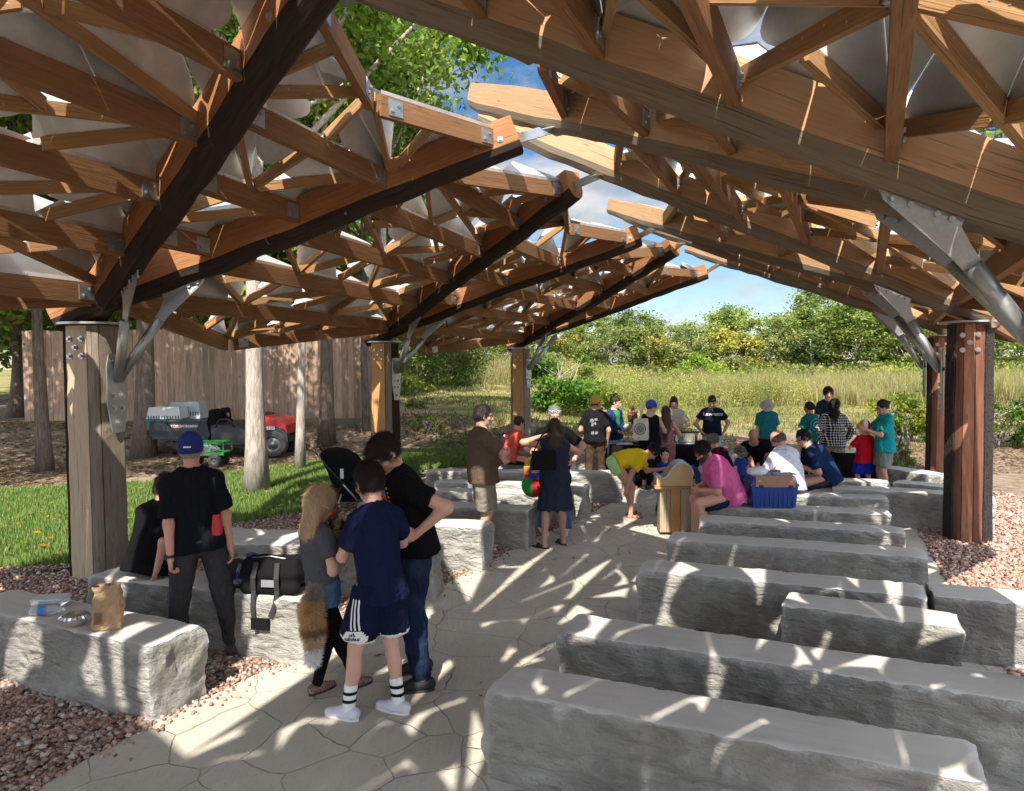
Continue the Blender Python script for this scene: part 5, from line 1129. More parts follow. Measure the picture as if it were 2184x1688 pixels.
    P0 = EL(HP(0, -.020, .030), (.084 * hs, .102 * hs, .108 * hs), HR); hl = min(hh * 1.1, .012); rough_ = .0022
    if st != 'none':
        prs = [P0]; cut = [(-HR[2], float(-(HP(0, 0, -.055) @ HR[2])))]; sb = [face, EL(HP(.08, .015, -.055), (.03 * hs, .035 * hs, .05 * hs), HR), EL(HP(-.08, .015, -.055), (.03 * hs, .035 * hs, .05 * hs), HR)]; fo = .004
        if st == 'tall': prs.append(EL(HP(0, .03, .085), (.066 * hs, .070 * hs, .046 * hs), HR)); fo = .004
        if st == 'curly': prs = [EL(HP(0, -.018, .035), (.100 * hs, .112 * hs, .118 * hs), HR)]; fo = .010
        if st == 'mop': prs = [EL(HP(0, -.005, .04), (.096 * hs, .112 * hs, .110 * hs), HR), EL(HP(0, .07, .075), (.065 * hs, .035 * hs, .035 * hs), HR)]; fo = .006
        if st == 'bald': prs = [EL(HP(0, -.022, .0), (.081 * hs, .099 * hs, .085 * hs), HR)]; cut.append((HR[2], float(HP(0, 0, .045) @ HR[2]))); fo = .001
        if st == 'long':
            ln = hair[2]; cut = []; sb = [face]; c0 = HP(0, -.045, .0); c1 = nb - fu * (.085 + .05 * (b - 1)) * s + V3(0, 0, -.02); c2 = c1 + nrm(-hu2 * .8 + dn * .6) * ln - fu * .015; ax = fu
            prs += [RC(c0, c1, .088 * hs, .094 * s, flat=(ax, .75)), RC(c1, c2, .096 * s, .070 * s, flat=(ax, .45))]; fo = .005
        if st == 'pony': b0 = HP(0, -.115, .04); b1 = HP(0, -.15, -.05); prs += [RC(b0, b1, .030 * hs, .036 * hs), RC(b1, b1 + dn * hair[2] + bk * .0, .036 * hs, .016 * hs)]; fo = .003
        if st == 'bun': prs += [EL(HP(0, -.125, .035), (.032 * hs,) * 3)]
        hob = soft('hair', prs, hl, hm, o, .02, sb, cut, fold=fo * hs, fs={'curly': 75, 'mop': 60, 'long': 26}.get(st, 55), seed=3 + len(label), it=1, foldax=(1, 1, .35) if st in ('long', 'pony') else None)
        R_.hair = hob
    if cap:
        cm = plain('cap_' + '_'.join('%02d' % int(q * 99) for q in cap['c']), cap['c'], .9, 0, .06, 5); ch_ = .035; up2 = nrm(HR[2] - HR[1] * .10)
        if cap.get('bucket'):
            q = [EL(HP(0, -.012, .05), (.092 * hs, .106 * hs, .100 * hs), HR)]; c_ = soft('sun_hat', q, hh, cm, o, .01, cuts=((-up2, float(-(HP(0, 0, ch_) @ up2))),), fold=.001); n_ = 36; mb = MB(); ra = []; rb = []
            for i_ in range(n_):
                a_ = 2 * PI * i_ / n_; w_ = .012 * math.sin(a_ * 3); ra.append(HP(.090 * math.cos(a_), -.012 + .104 * math.sin(a_), ch_ + .004)); rb.append(HP(.150 * math.cos(a_), -.012 + .165 * math.sin(a_), ch_ - .035 + w_))
            for i_ in range(n_): j = (i_ + 1) % n_; mb.face([ra[i_], ra[j], rb[j], rb[i_]]); mb.face([p - HR[2] * .004 for p in (rb[i_], rb[j], ra[j], ra[i_])])
            mb.build('brim', cm, c_, True)
        else:
            q = [EL(HP(0, -.018, .034), (.092 * hs, .111 * hs, .112 * hs), HR)]
            colf = cap.get('colf'); c_ = soft('cap', q, hh, M['vcol'] if colf else cm, o, .01, cuts=((-up2, float(-(HP(0, 0, ch_ - .045) @ up2))),), col=(lambda V_: colf(((V_ - hc) @ HR.T) / hs)) if colf else None)
            n_ = 14; mb = MB(); A_ = []; B2 = []; sg = -1 if cap.get('back') else 1
            for i_ in range(n_ + 1):
                a_ = PI * (.10 + .80 * i_ / n_); A_.append(HP(.088 * math.cos(a_), -.014 + sg * .106 * math.sin(a_), .016)); B2.append(HP(.084 * math.cos(a_), -.014 + sg * (.106 * math.sin(a_) + .075 * math.sin(a_) ** .6), .002 + .008 * math.sin(a_)))
            for i_ in range(n_): mb.face([A_[i_], A_[i_ + 1], B2[i_ + 1], B2[i_]]); mb.face([p - HR[2] * .005 for p in (B2[i_], B2[i_ + 1], A_[i_ + 1], A_[i_])]); mb.face([B2[i_], B2[i_ + 1], B2[i_ + 1] - HR[2] * .005, B2[i_] - HR[2] * .005])
            mb.build('brim', plain('cap_brim_%02d' % int(cap.get('bc', cap['c'])[0] * 99), cap.get('bc', cap['c']), .85), c_, True)
        R_.cap = c_
    return R_
k = NT('coloured_cloth', .9, 0, .2); a = k.n('Attribute', attribute_name='Col'); k.color(a.outputs['Color']); M['vcol'] = k.m
def emit_text(txt, size, bold=0):
    c = bpy.data.curves.new('t', 'FONT'); c.body = txt; c.size = size; c.align_x = 'CENTER'; c.align_y = 'CENTER'; c.offset = bold; c.resolution_u = 3
    o = bpy.data.objects.new('t', c); COL.objects.link(o); dg = bpy.context.evaluated_depsgraph_get(); me = bpy.data.meshes.new_from_object(o.evaluated_get(dg)); bpy.data.objects.remove(o); bpy.data.curves.remove(c)
    V = np.array([v.co[:] for v in me.vertices]); F = [list(p.vertices) for p in me.polygons]; return V, F
def stick(V2, F, o, org, ux, uy, n, mat, name, parent, off=.003, depth=.25):
    """wrap flat lettering (x,y in metres) onto mesh object o: org local point, ux/uy local axes, n outward; ray-cast each vertex"""
    from mathutils.bvhtree import BVHTree
    bv = BVHTree.FromPolygons([v.co for v in o.data.vertices], [list(p.vertices) for p in o.data.polygons]); out = []
    n = Vector(n).normalized(); ux, uy, org = Vector(ux).normalized(), Vector(uy).normalized(), Vector(org); last = None
    for v in V2:
        p = org + ux * float(v[0]) + uy * float(v[1]); hit = bv.ray_cast(p + n * depth, -n, depth * 2)
        q = hit[0] + n * off if hit[0] is not None else (p if last is None else p + n * last)
        if hit[0] is not None: last = (q - p).dot(n)
        out.append(tuple(q))
    return fast(name, np.array(out), F, mat, parent=parent)
def patch(w, h_, n=10, m=10, shape=None):
    V = []; F = []; 
    for j in range(m + 1):
        for i in range(n + 1): V.append(((i / n - .5) * w, (j / m - .5) * h_, 0))
    for j in range(m):
        for i in range(n):
            x, y = ((i + .5) / n - .5) * w, ((j + .5) / m - .5) * h_
            if shape is None or shape(x, y): a = j * (n + 1) + i; F.append([a, a + 1, a + n + 2, a + n + 1])
    return np.array(V), F
# ================================================================ PEOPLE
def at(px, py): p = G(px, py); return (p.x, p.y, 0.0)
def dp(px, y, z=0.0): p = XD(px, y); return (p.x, p.y, z)
R = math.radians
BLK = (.010, .010, .012); NAVY = (.012, .018, .055); TEAL = (.015, .20, .215); JEAN = (.055, .10, .22); LJEAN = (.30, .42, .60); DBR = (.022, .013, .009)
P_ = {}
near = dict(h=.011, hh=.0065)
mid = dict(h=.015, hh=.009)
far = dict(h=.019, hh=.0105)
# --- the group at the front left
P_['boy'] = human('teenage boy in a navy tee, striped navy shorts and white sneakers', dp(803, 4.63), R(38), 1.665, .80, kid=.30, LF=('v', -.21, -.03, 0), RF=('v', .10, .05, 0), fy=(28, 26), lean=(5, -2), head=(16, 2, 3),
    LH=(-.24, .24, 1.03), LE=(-.30, -.2, .9), RH=(-.10, .36, 1.05), RE=(.3, .3, .9), hair=('short', (.020, .012, .008)), top=dict(c=(.009, .014, .045), sleeve=.68, hem=-.12, loose=1.5),
    bot=dict(c=(.008, .012, .036), len=.41, loose=2.0, name='shorts'), shoe=dict(c=(.62, .62, .72), sole=1, sock=.40), curl=(.8, .8), **near)
P_['tall'] = human('tall man in black graphic tee and dark jeans, hand on hip, bowing his head', dp(880, 5.12), R(112), 1.86, 1.05, LF=('v', .05, -.12, 0), RF=('v', .0, .20, 0), fy=(-14, -6), lean=(7, 0), hunch=14, head=(36, -14, 0),
    LH=(.05, -.20, 1.13), LE=(.75, -.35, 1.25), RH=(-.34, .10, 1.12), RE=(-.1, .5, 1.0), hair=('tall', (.030, .017, .011)), beard=((.28, .11, .05), .45), top=dict(c=(.007, .007, .008), sleeve=.62, hem=-.04, loose=1.1),
    bot=dict(c=(.010, .020, .050), len=.99, pat='denim', name='jeans', loose=1.1), shoe=dict(c=(.012, .012, .014)), curl=(.9, .5), fist=((-.6, .0, -.35), None), **near)
P_['girl'] = human('girl with blond hair in a grey tee and denim shorts wearing a fox tail', dp(680, 5.0), R(-46), 1.455, .88, kid=.45, LF=('v', .19, .05, 0), RF=('v', -.05, -.02, 0), fy=(0, 8), lean=(-11, 0), hunch=10, head=(30, -4, 0),
    RH=(.13, .00, .98), RE=(.10, -.5, .7), LH=(.16, .14, 1.0), LE=(.4, .5, .7), leg=(.008, .008, .009), hair=('long', (.72, .50, .28), .03), top=dict(c=(.085, .088, .10), sleeve=.62, hem=.02, loose=.7),
    bot=dict(c=(.07, .15, .27), len=.17, loose=1.0, name='denim_shorts', pat='denim', tuck=1), shoe=dict(c=(.26, .19, .17), m=cloth('leopard', (.30, .20, .17), pat='leopard')), curl=(1.0, 1.0), **near)
P_['cap'] = human('man in royal blue cap, black tee and charcoal trousers seen from behind', dp(414, 5.55), R(28), 1.775, .92, LF=('v', -.17, -.10, 0), RF=('v', .21, .12, 0), fy=(5, -40), lean=(1, -4), head=(2, 12, 0),
    LH=(-.14, -.17, .76), LE=(-.10, -.8, 1.1), RH=(.20, .10, .86), RE=(.35, .0, 1.1), skin='pink', hair=('short', (.33, .29, .24)), cap=dict(c=(.008, .020, .16)), top=dict(c=(.008, .010, .014), sleeve=.80, hem=-.08, loose=1.2),
    bot=dict(c=(.045, .044, .048), len=.98, loose=1.6), shoe=dict(c=(.045, .035, .030), high=.07, sole=1), curl=(1.3, .6), **near)
P_['seated_black'] = human('seated woman with curly brown hair beside the man in the blue cap', dp(306, 6.2), R(-14), 1.66, 1.12, pz=.60, seat=True, LF=('v', -.16, .52, 0), RF=('v', .12, .52, 0), lean=(10, 4), hunch=8, head=(18, 10, 0),
    RH=(.14, -.16, .58), RE=(.3, -.3, 1.0), LH=(-.1, .4, .6), skin='pink', hair=('curly', (.085, .058, .045)), female=True, top=dict(c=(.007, .007, .008), sleeve=.9, hem=-.08, loose=1.6), bot=dict(c=(.03, .03, .035)), shoe=dict(c=(.05, .05, .05)), **near)
# --- middle group
P_['brown'] = human('heavy set man in a brown tee and khaki shorts with crossed arms', dp(1027, 8.72), R(-78), 1.80, 1.20, belly=.9, LF=('v', .02, .18, 0), RF=('v', -.02, -.10, 0), lean=(-2, 0), head=(8, 0, 0), RH=(.30, .06, 1.20), RE=(.36, -.42, 1.15), LH=(.25, -.20, 1.16), LE=(.6, .3, 1.05),
    skin='tan', hair=('short', (.035, .030, .028)), beard=((.30, .25, .22), .35), top=dict(c=(.105, .072, .050), sleeve=.8, hem=-.10, loose=1.5), bot=dict(c=(.20, .175, .14), len=.47, loose=1.8, name='shorts'), shoe=dict(c=(.2, .18, .15)), curl=(.5, 1.2), **mid)
P_['dress'] = human('woman in a sleeveless navy dress and black slide sandals', dp(1182, 8.98), R(6), 1.61, 1.08, female=True, LF=('v', -.14, -.06, 0), RF=('v', .10, .12, 0), fy=(48, 20), lean=(0, 0), head=(4, -6, 0), LH=(-.17, .12, 1.36), LE=(-.75, -.15, 1.05), RH=(.12, .30, 1.28), RE=(.5, .1, 1.0),
    skin='tan', hair=('long', (.085, .055, .036), .30), top=dict(c=(.022, .030, .052), sleeve=0, hem=-.02, skirt=.42, kind='dress'), shoe=dict(c=(.012, .012, .012), sandal=1), curl=(.6, .6), **mid)
P_['grey'] = human('grey haired man in a black tee and jeans facing the woman in the navy dress', dp(1178, 9.75), R(188), 1.72, 1.10, LF=('v', .17, -.05, 0), RF=('v', -.14, 0, 0), fy=(-22, 10), lean=(0, -2), head=(12, 4, 0), LH=(.27, -.06, .98), LE=(.62, .1, 1.15), RH=(-.2, -.3, 1.0),
    skin='pink', hair=('short', (.34, .34, .34)), top=dict(c=(.008, .008, .009), sleeve=.75, hem=-.06, loose=1.5), bot=dict(c=(.07, .15, .30), pat='denim', name='jeans', loose=1.5), shoe=dict(c=(.55, .55, .55), sole=1), curl=(.6, .6), fist=((-.5, -.2, -.5), None), **mid)
P_['coral'] = human('seated man in a coral tee and sunglasses on the farthest left bench', dp(1082, 13.05), R(-58), 1.74, .98, pz=.58, seat=True, LF=('v', .42, .30, 0), RF=('v', .45, .02, 0), lean=(20, 0), head=(12, -6, 0), RH=(.50, -.02, .66), RE=(.3, -.3, .7), LH=(.5, .22, .70), LE=(.4, .4, .6),
    skin='pink', hair=('short', (.035, .022, .016)), top=dict(c=(.52, .085, .055), sleeve=.75, hem=-.06, loose=1.5), bot=dict(c=(.015, .015, .02)), shoe=dict(c=(.1, .1, .1)), **far)
# --- around the tables
P_['yellow_cap'] = human('man in a mustard yellow cap, black printed tee and brown trousers', dp(1268, 13.2), R(-14), 1.70, 1.0, LF=('v', -.12, 0, 0), RF=('v', .14, .06, 0), head=(0, 40, 0), RH=(.22, .0, .84), RE=(.4, -.3, 1.1), LH=(-.14, .2, .95), skin='tan', hair=('short', (.02, .016, .014)),
    cap=dict(c=(.52, .30, .035), bc=(.45, .24, .03)), top=dict(c=(.012, .012, .013), sleeve=.75, hem=-.06, loose=1.4), bot=dict(c=(.075, .045, .028), loose=1.3), shoe=dict(c=(.05, .04, .03)), **far)
P_['handler'] = human('person in a navy jacket holding a bird of prey on a gloved hand', dp(1309, 13.9), R(-138), 1.66, .98, LF=('v', .12, 0, 0), RF=('v', -.10, 0, 0), head=(12, -24, 0), LH=(.27, -.16, 1.07), LE=(.25, -.1, .6), RH=(.08, -.26, .98), RE=(-.35, -.2, .9), skin='fair',
    hair=('short', (.022, .017, .014)), top=dict(c=(.016, .040, .11), sleeve=1.82, hem=-.06, loose=1.5, kind='coat'), bot=dict(c=(.42, .50, .58), name='jeans', loose=1.0), shoe=dict(c=(.2, .2, .2)), curl=(1.2, .6), **far)
P_['blue_cap_woman'] = human('woman in a blue cap and black open back dress with a cream tote', dp(1386, 13.05), R(-10), 1.62, 1.06, female=True, head=(12, 62, 0), LH=(-.16, .26, 1.02), LE=(-.5, -.1, 1.0), RH=(.16, .22, 1.0), RE=(.45, -.1, .9), skin='fair', hair=('short', (.05, .035, .025)),
    cap=dict(c=(.03, .08, .36)), top=dict(c=(.010, .010, .012), sleeve=0, hem=-.02, kind='tank', skirt=.72), shoe=dict(c=(.05, .05, .05)), **far)
P_['cream'] = human('woman with centre parted dark hair in a cream tee behind the black table', dp(1437, 14.5), R(176), 1.63, 1.08, female=True, head=(30, 6, 0), LH=(.12, -.24, .98), LE=(.4, 0, 1.0), RH=(-.10, -.24, .98), RE=(-.4, 0, 1.0), skin='fair', hair=('long', (.035, .022, .017), .08),
    top=dict(c=(.52, .46, .37), sleeve=.8, hem=-.06, loose=1.5), bot=dict(c=(.08, .14, .24), name='jeans', pat='denim'), shoe=dict(c=(.2, .2, .2)), **far)
P_['pink_girl'] = human('girl with waist long brown hair in dusty pink outfit seen from behind', dp(1420, 13.25), R(-4), 1.50, .90, female=True, head=(8, 0, 0), LH=(-.13, .2, .98), RH=(.13, .2, .98), LE=(-.4, -.1, .9), RE=(.4, -.1, .9), skin='fair', hair=('long', (.16, .085, .055), .34),
    top=dict(c=(.36, .17, .19), sleeve=0, hem=-.02, kind='tank'), bot=dict(c=(.36, .17, .19), loose=2.6, flare=4.5), shoe=dict(c=(.3, .2, .2)), **far)
P_['pockets'] = human('young man in a navy printed tee with both hands in his jeans pockets', dp(1519, 14.2), R(170), 1.66, 1.0, LF=('v', .12, 0, 0), RF=('v', -.12, 0, 0), lean=(-2, 0), head=(34, 4, 0), LH=(.20, -.05, .90), LE=(.5, .1, 1.05), RH=(-.19, -.06, .90), RE=(-.5, .1, 1.05), skin='tan',
    hair=('tall', (.012, .010, .009)), top=dict(c=(.010, .014, .024), sleeve=.6, hem=-.04, loose=1.3), bot=dict(c=(.28, .40, .55), name='jeans', pat='denim', loose=1.2), shoe=dict(c=(.2, .2, .2)), fist=((-.5, -.1, -.4), (.5, -.1, -.4)), **far)
P_['sunhat'] = human('woman in a grey sun hat and teal tee looking down', dp(1636, 14.2), R(168), 1.57, 1.04, female=True, head=(42, 4, 0), RH=(-.22, -.10, .66), RE=(-.3, .2, .9), LH=(.2, -.1, .70), skin='fair', hair=('short', (.12, .09, .06)), cap=dict(c=(.42, .41, .39), bucket=1),
    top=dict(c=TEAL, sleeve=.75, hem=-.06, loose=1.7), bot=dict(c=(.012, .012, .014), len=.45, name='shorts'), shoe=dict(c=(.1, .1, .1)), **far)
P_['ponytail'] = human('woman with a dark ponytail in a teal printed tee and black trousers', dp(1729, 13.6), R(28), 1.54, 1.0, female=True, head=(6, -8, 0), LH=(-.16, .12, .92), LE=(-.35, -.3, .95), RH=(.1, .25, .9), skin='tan', hair=('pony', (.035, .018, .014), .20),
    top=dict(c=(.014, .17, .175), sleeve=.75, hem=-.05, loose=1.4), bot=dict(c=(.012, .012, .014)), shoe=dict(c=(.1, .1, .1)), **far)
P_['mop'] = human('smiling young man with mop of brown hair standing behind the plaid shirt', dp(1765, 15.0), R(184), 1.76, .95, head=(10, 8, 0), skin='fair', hair=('mop', (.045, .028, .02)), top=dict(c=(.018, .026, .055), sleeve=.7), bot=dict(c=(.05, .06, .1)), shoe=dict(c=(.1, .1, .1)), **far)
P_['plaid'] = human('person with long black hair in a black and white plaid shirt and tan trousers', dp(1779, 13.1), R(-18), 1.61, 1.04, head=(6, 62, 0), LH=(-.20, .02, .86), LE=(-.45, -.2, 1.1), RH=(.22, -.02, .84), RE=(.45, -.2, 1.1), skin='fair', hair=('long', (.010, .009, .009), .16),
    top=dict(c=(.012, .013, .022), sleeve=1.9, hem=-.13, loose=1.7, pat='plaid'), bot=dict(c=(.42, .28, .13), loose=1.2), shoe=dict(c=(.1, .1, .1)), **far)
def capcol(L): c = np.zeros((len(L), 3)) + (.62, .02, .02); c[L[:, 0] < .040] = (.70, .68, .74); c[L[:, 0] < -.022] = (.80, .38, .02); return c
P_['red_boy'] = human('child in a red tee, blue shorts and yellow, white and red cap', dp(1846, 12.2), R(-6), 1.28, .92, kid=.75, head=(0, 14, 0), LH=(-.10, .2, .88), LE=(-.25, .0, .8), RH=(.20, .05, .56), RE=(.3, -.2, .7), skin='fair', hair=('short', (.28, .17, .09)),
    cap=dict(c=(.62, .02, .02), colf=capcol, bc=(.60, .02, .02)), top=dict(c=(.50, .010, .020), sleeve=.8, hem=-.12, loose=1.7), bot=dict(c=(.012, .030, .38), len=.44, loose=2.2, name='shorts'), shoe=dict(c=(.2, .2, .2)), **far)
P_['bun'] = human('man with a dark bun in a bright teal tee and sage green shorts', dp(1889, 12.0), R(86), 1.66, .96, LF=('v', 0, -.08, 0), RF=('v', .04, .12, 0), head=(22, 4, 0), LH=(-.36, -.10, 1.15), LE=(.0, -.2, .9), RH=(-.36, .08, 1.18), RE=(-.1, .3, .9), skin='tan', hair=('bun', (.016, .012, .011)),
    top=dict(c=(.012, .30, .33), sleeve=.78, hem=-.12, loose=1.5), bot=dict(c=(.20, .24, .20), len=.42, loose=1.8, name='shorts'), shoe=dict(c=(.2, .2, .2)), **far)
# --- right hand side, seated and bending
P_['yellow'] = human('woman in a yellow tee and pale green shorts bending forward', dp(1345, 10.72), R(-84), 1.62, .98, female=True, pz=.80, pofs=(-.24, 0), lean=(70, 0), hunch=18, head=(24, -6, 0), LF=('v', .02, .16, 0), RF=('v', -.02, -.10, 0), fy=(0, -10),
    RH=(-.07, -.16, .46), RE=(-.25, -.2, .9), LH=(.46, .04, .70), LE=(.3, .2, .5), skin='tan', hair=('bun', (.012, .011, .012)), top=dict(c=(.70, .50, .02), sleeve=.8, hem=.02, loose=1.3), bot=dict(c=(.42, .62, .25), len=.17, loose=1.7, name='shorts'), shoe=dict(c=(.26, .09, .045), sandal=1), curl=(.3, .4), **mid)
P_['asian_kid'] = human('small boy with straight black hair in a blue tee behind the lectern', dp(1417, 10.85), R(186), 1.00, .88, kid=1.0, head=(6, 4, 0), skin='fair', hair=('short', (.010, .009, .010)), top=dict(c=(.012, .05, .30), sleeve=.8, hem=-.08, loose=1.4), bot=dict(c=(.015, .02, .04), loose=1.6), shoe=dict(c=(.15, .14, .13)), RH=(-.12, .05, .42), RE=(-.3, .1, .5), **mid)
P_['pink'] = human('seated bearded man in a bright pink tee and navy shorts, bending over', dp(1562, 9.22), R(84), 1.78, 1.22, pz=.585, seat=True, lean=(24, 0), hunch=16, head=(26, -4, 0), belly=.4, LF=('v', -.44, -.12, 0), RF=('v', -.40, .16, 0), LH=(-.42, -.02, .66), LE=(-.1, -.3, .7), RH=(-.44, .10, .66), RE=(-.2, .4, .6),
    skin='pink', hair=('short', (.012, .010, .010)), beard=((.02, .014, .012), .9), top=dict(c=(.68, .13, .34), sleeve=.85, hem=-.09, loose=1.5), bot=dict(c=(.012, .025, .060), len=.42, loose=1.7, name='shorts'), shoe=dict(c=(.3, .3, .3)), curl=(.9, .9), **mid)
P_['white'] = human('balding man in a white polo shirt seated behind the blue bin', dp(1688, 9.98), R(30), 1.76, 1.14, pz=.575, seat=True, lean=(13, 3), hunch=12, head=(28, -14, 0), LF=('v', -.3, .42, 0), RF=('v', .0, .48, 0), LH=(-.36, .22, .80), LE=(-.4, -.1, .7), RH=(-.1, .4, .7), skin='pink', hair=('bald', (.20, .17, .15)),
    top=dict(c=(.72, .75, .86), sleeve=.9, hem=-.08, loose=1.6, kind='polo'), bot=dict(c=(.06, .10, .18), name='jeans'), shoe=dict(c=(.2, .2, .2)), **mid)
P_['navy_seated'] = human('seated man in a fitted navy tee and dark shorts at the far right row', dp(1774, 10.55), R(66), 1.76, 1.10, pz=.585, seat=True, lean=(26, 0), hunch=14, head=(10, -24, 0), LF=('v', -.42, -.02, 0), RF=('v', -.35, .30, 0), LH=(-.40, .02, .74), LE=(-.1, -.3, .7), RH=(-.42, .25, .70), skin='fair', hair=('short', (.018, .013, .011)),
    top=dict(c=(.012, .030, .085), sleeve=.8, hem=-.08, loose=1.2), bot=dict(c=(.05, .045, .055), len=.42, loose=1.7, name='shorts'), shoe=dict(c=(.1, .1, .1)), **mid)
P_['kneel'] = human('person in a black tee leaning over the blue trough', dp(1618, 12.4), R(150), 1.72, 1.05, pz=.52, seat=True, lean=(28, 0), hunch=16, head=(20, 0, 0), LF=('v', .15, -.3, 0), RF=('v', -.25, -.2, 0), RH=(-.12, -.42, .38), RE=(-.3, -.2, .6), LH=(.1, -.4, .5), skin='brown', hair=('bald', (.08, .06, .05)),
    top=dict(c=(.009, .009, .010), sleeve=.75, loose=1.5), bot=dict(c=(.02, .02, .025)), shoe=dict(c=(.1, .1, .1)), **far)
P_['toddler'] = human('toddler with light brown hair in a green tee beside the white polo man', dp(1640, 11.1), R(-4), .87, .9, kid=1.2, head=(8, 4, 0), skin='fair', hair=('short', (.28, .18, .10)), top=dict(c=(.06, .24, .11), sleeve=.8, loose=1.3), bot=dict(c=(.05, .06, .1)), shoe=dict(c=(.2, .2, .2)), **far)
P_['hat_kid'] = human('small child in an olive sun hat reaching into the blue trough', dp(1580, 11.9), R(188), .90, .9, kid=1.1, head=(34, 0, 0), LH=(.20, -.12, .34), RH=(-.1, -.14, .36), skin='fair', hair=('short', (.18, .12, .07)), cap=dict(c=(.10, .11, .05), bucket=1), top=dict(c=(.04, .06, .32), sleeve=.7, loose=1.3), bot=dict(c=(.04, .10, .07)), shoe=dict(c=(.2, .2, .2)), **far)
P_['curly'] = human('crouching person with curly grey brown hair in a maroon top', dp(1549, 12.3), R(40), 1.66, 1.05, pz=.34, seat=True, lean=(18, 0), hunch=8, head=(20, 0, 0), LF=('v', -.2, .22, 0), RF=('v', .05, .30, 0), skin='fair', hair=('curly', (.18, .14, .11)), top=dict(c=(.045, .010, .018), sleeve=.9, loose=1.4), bot=dict(c=(.02, .02, .03)), shoe=dict(c=(.1, .1, .1)), **far)
# ================================================================ THINGS PEOPLE HOLD OR WEAR, AND OTHER OBJECTS
def pm(name, c, rough=.5, metal=0, **k): return plain(name, c, rough, metal, **k)
WHT = pm('white_print', (.75, .75, .74), .8); BLKM = pm('black_fabric', (.008, .008, .009), .9, bump=.004, spec=.12); BPL = pm('black_plastic', (.018, .019, .021), .45); GPL = pm('dark_grey_plastic', (.035, .038, .045), .5)
def dec(P, VF, child, org, ux, n, mat, name, uy=(0, 0, 1), off=.004):
    W = P.W2L; return stick(VF[0], VF[1], child, W(org), W(ux), W(uy), W(n), mat, name, child, off)
def fur(name, prims, h, k, length, colf, n, seed, parent=None, drop=.4, w=.0022):
    D, lo = field(prims, h, k); V, F = nets(D, lo, h); V = smoothV(V, F, 1); r = np.random.default_rng(seed)
    a = V[F]; nn = np.cross(a[:, 1] - a[:, 0], a[:, 2] - a[:, 0]); nn /= np.linalg.norm(nn, axis=1, keepdims=True) + 1e-9; i = r.integers(0, len(F), n); t = r.random((n, 2, 1))
    p = a[i, 0] * (1 - t[:, 0]) * (1 - t[:, 1]) + a[i, 1] * t[:, 0] * (1 - t[:, 1]) + a[i, 2] * t[:, 0] * t[:, 1] + a[i, 3] * (1 - t[:, 0]) * t[:, 1]
    d = nn[i] + r.normal(0, .35, (n, 3)) + np.array([0, 0, -drop]); d /= np.linalg.norm(d, axis=1, keepdims=True); s = np.cross(d, r.normal(0, 1, (n, 3))); s /= np.linalg.norm(s, axis=1, keepdims=True)
    L = length * (.6 + .7 * r.random((n, 1))); T = np.stack([p - s * w, p + s * w, p + d * L], 1).reshape(-1, 3); c = colf(p) * (.7 + .6 * r.random((n, 1)))
    allV = np.concatenate([V, T]); Fl = F.tolist() + (np.arange(n * 3).reshape(-1, 3) + len(V)).tolist()
    return fast(name, allV, Fl, M['furm'], smooth=True, col=np.concatenate([colf(V), np.repeat(c, 3, 0)]), parent=parent)
k = NT('fur', .85, 0, .2); a = k.n('Attribute', attribute_name='Col'); k.color(a.outputs['Color']); M['furm'] = k.m
# --- boy: stripes, trim, mark
b = P_['boy']; sh_ = b.bot
for i in range(3): dec(b, patch(.010, .19, 2, 16), sh_, (-.112 + .019 * i, -.07 - .011 * i, .715), (.85, -.5, 0), (-.5, -.85, 0), WHT, 'stripe')
# hem band: ring cut from the shorts just above the hem
def band(P, obj, lo_, hi_, mat, name, grow=.003):
    me = obj.data; V = np.array([v.co[:] for v in me.vertices]); Nn = np.array([v.normal[:] for v in me.vertices]); F = [list(p.vertices) for p in me.polygons if all(lo_(V[i]) and hi_(V[i]) for i in p.vertices)]
    if not F: return None
    use = sorted({i for f in F for i in f}); mp_ = {v: i for i, v in enumerate(use)}
    return fast(name, V[use] + Nn[use] * grow, [[mp_[i] for i in f] for f in F], mat, smooth=True, parent=obj)
zmin = min(v.co.z for v in sh_.data.vertices)
mx_ = (b.hem[-1][1] + b.hem[1][1]) / 2
for q in (-1, 1):
    d_, e_ = b.hem[q]; band(b, sh_, lambda v: float((v - e_) @ d_) > -.026 and float((v - mx_) @ b.x0) * q > .0, lambda v: True, WHT, 'hem_trim')
d_, e_ = b.hem[-1]; nl = nrm(b.W2L((-.5, -.85, 0))); uxl = b.W2L((.85, -.5, 0)); uyl = -d_
def decl(VF, off_up, mat, name, off): o_ = e_ + nl * .09 - d_ * off_up + np.array(b.W2L((.040, -.02, 0))); return stick(VF[0], VF[1], sh_, o_, uxl, uyl, nl, mat, name, sh_, off)
decl(patch(.14, .075, 16, 10, lambda x, y: abs(x) < .068 - .75 * max(0, y)), .034, WHT, 'hem_panel', .005)
navp = pm('navy_print', (.012, .016, .05), .8); decl(emit_text('adidas', .036, .0008), .022, navp, 'lettering', .009)
LV = []; LF_ = []
for i, (x0_, hgt) in enumerate(((-.014, .007), (-.003, .013), (.009, .019))):
    n_ = len(LV); LV += [(x0_, 0, 0), (x0_ + .008, 0, 0), (x0_ + .008 - hgt * .5, hgt, 0), (x0_ - hgt * .5, hgt, 0)]; LF_.append([n_, n_ + 1, n_ + 2, n_ + 3])
decl((np.array(LV) * 1.2, LF_), .040, navp, 'emblem', .009)
for so_ in [o for o in b.o.children_recursive if o.name.startswith('sock')]:
    zt = max(v.co.z for v in so_.data.vertices)
    for a_, c_ in ((.075, .045), (.125, .095)): band(b, so_, lambda v: v[2] > zt - a_, lambda v: v[2] < zt - c_, BLKM, 'sock_stripe')
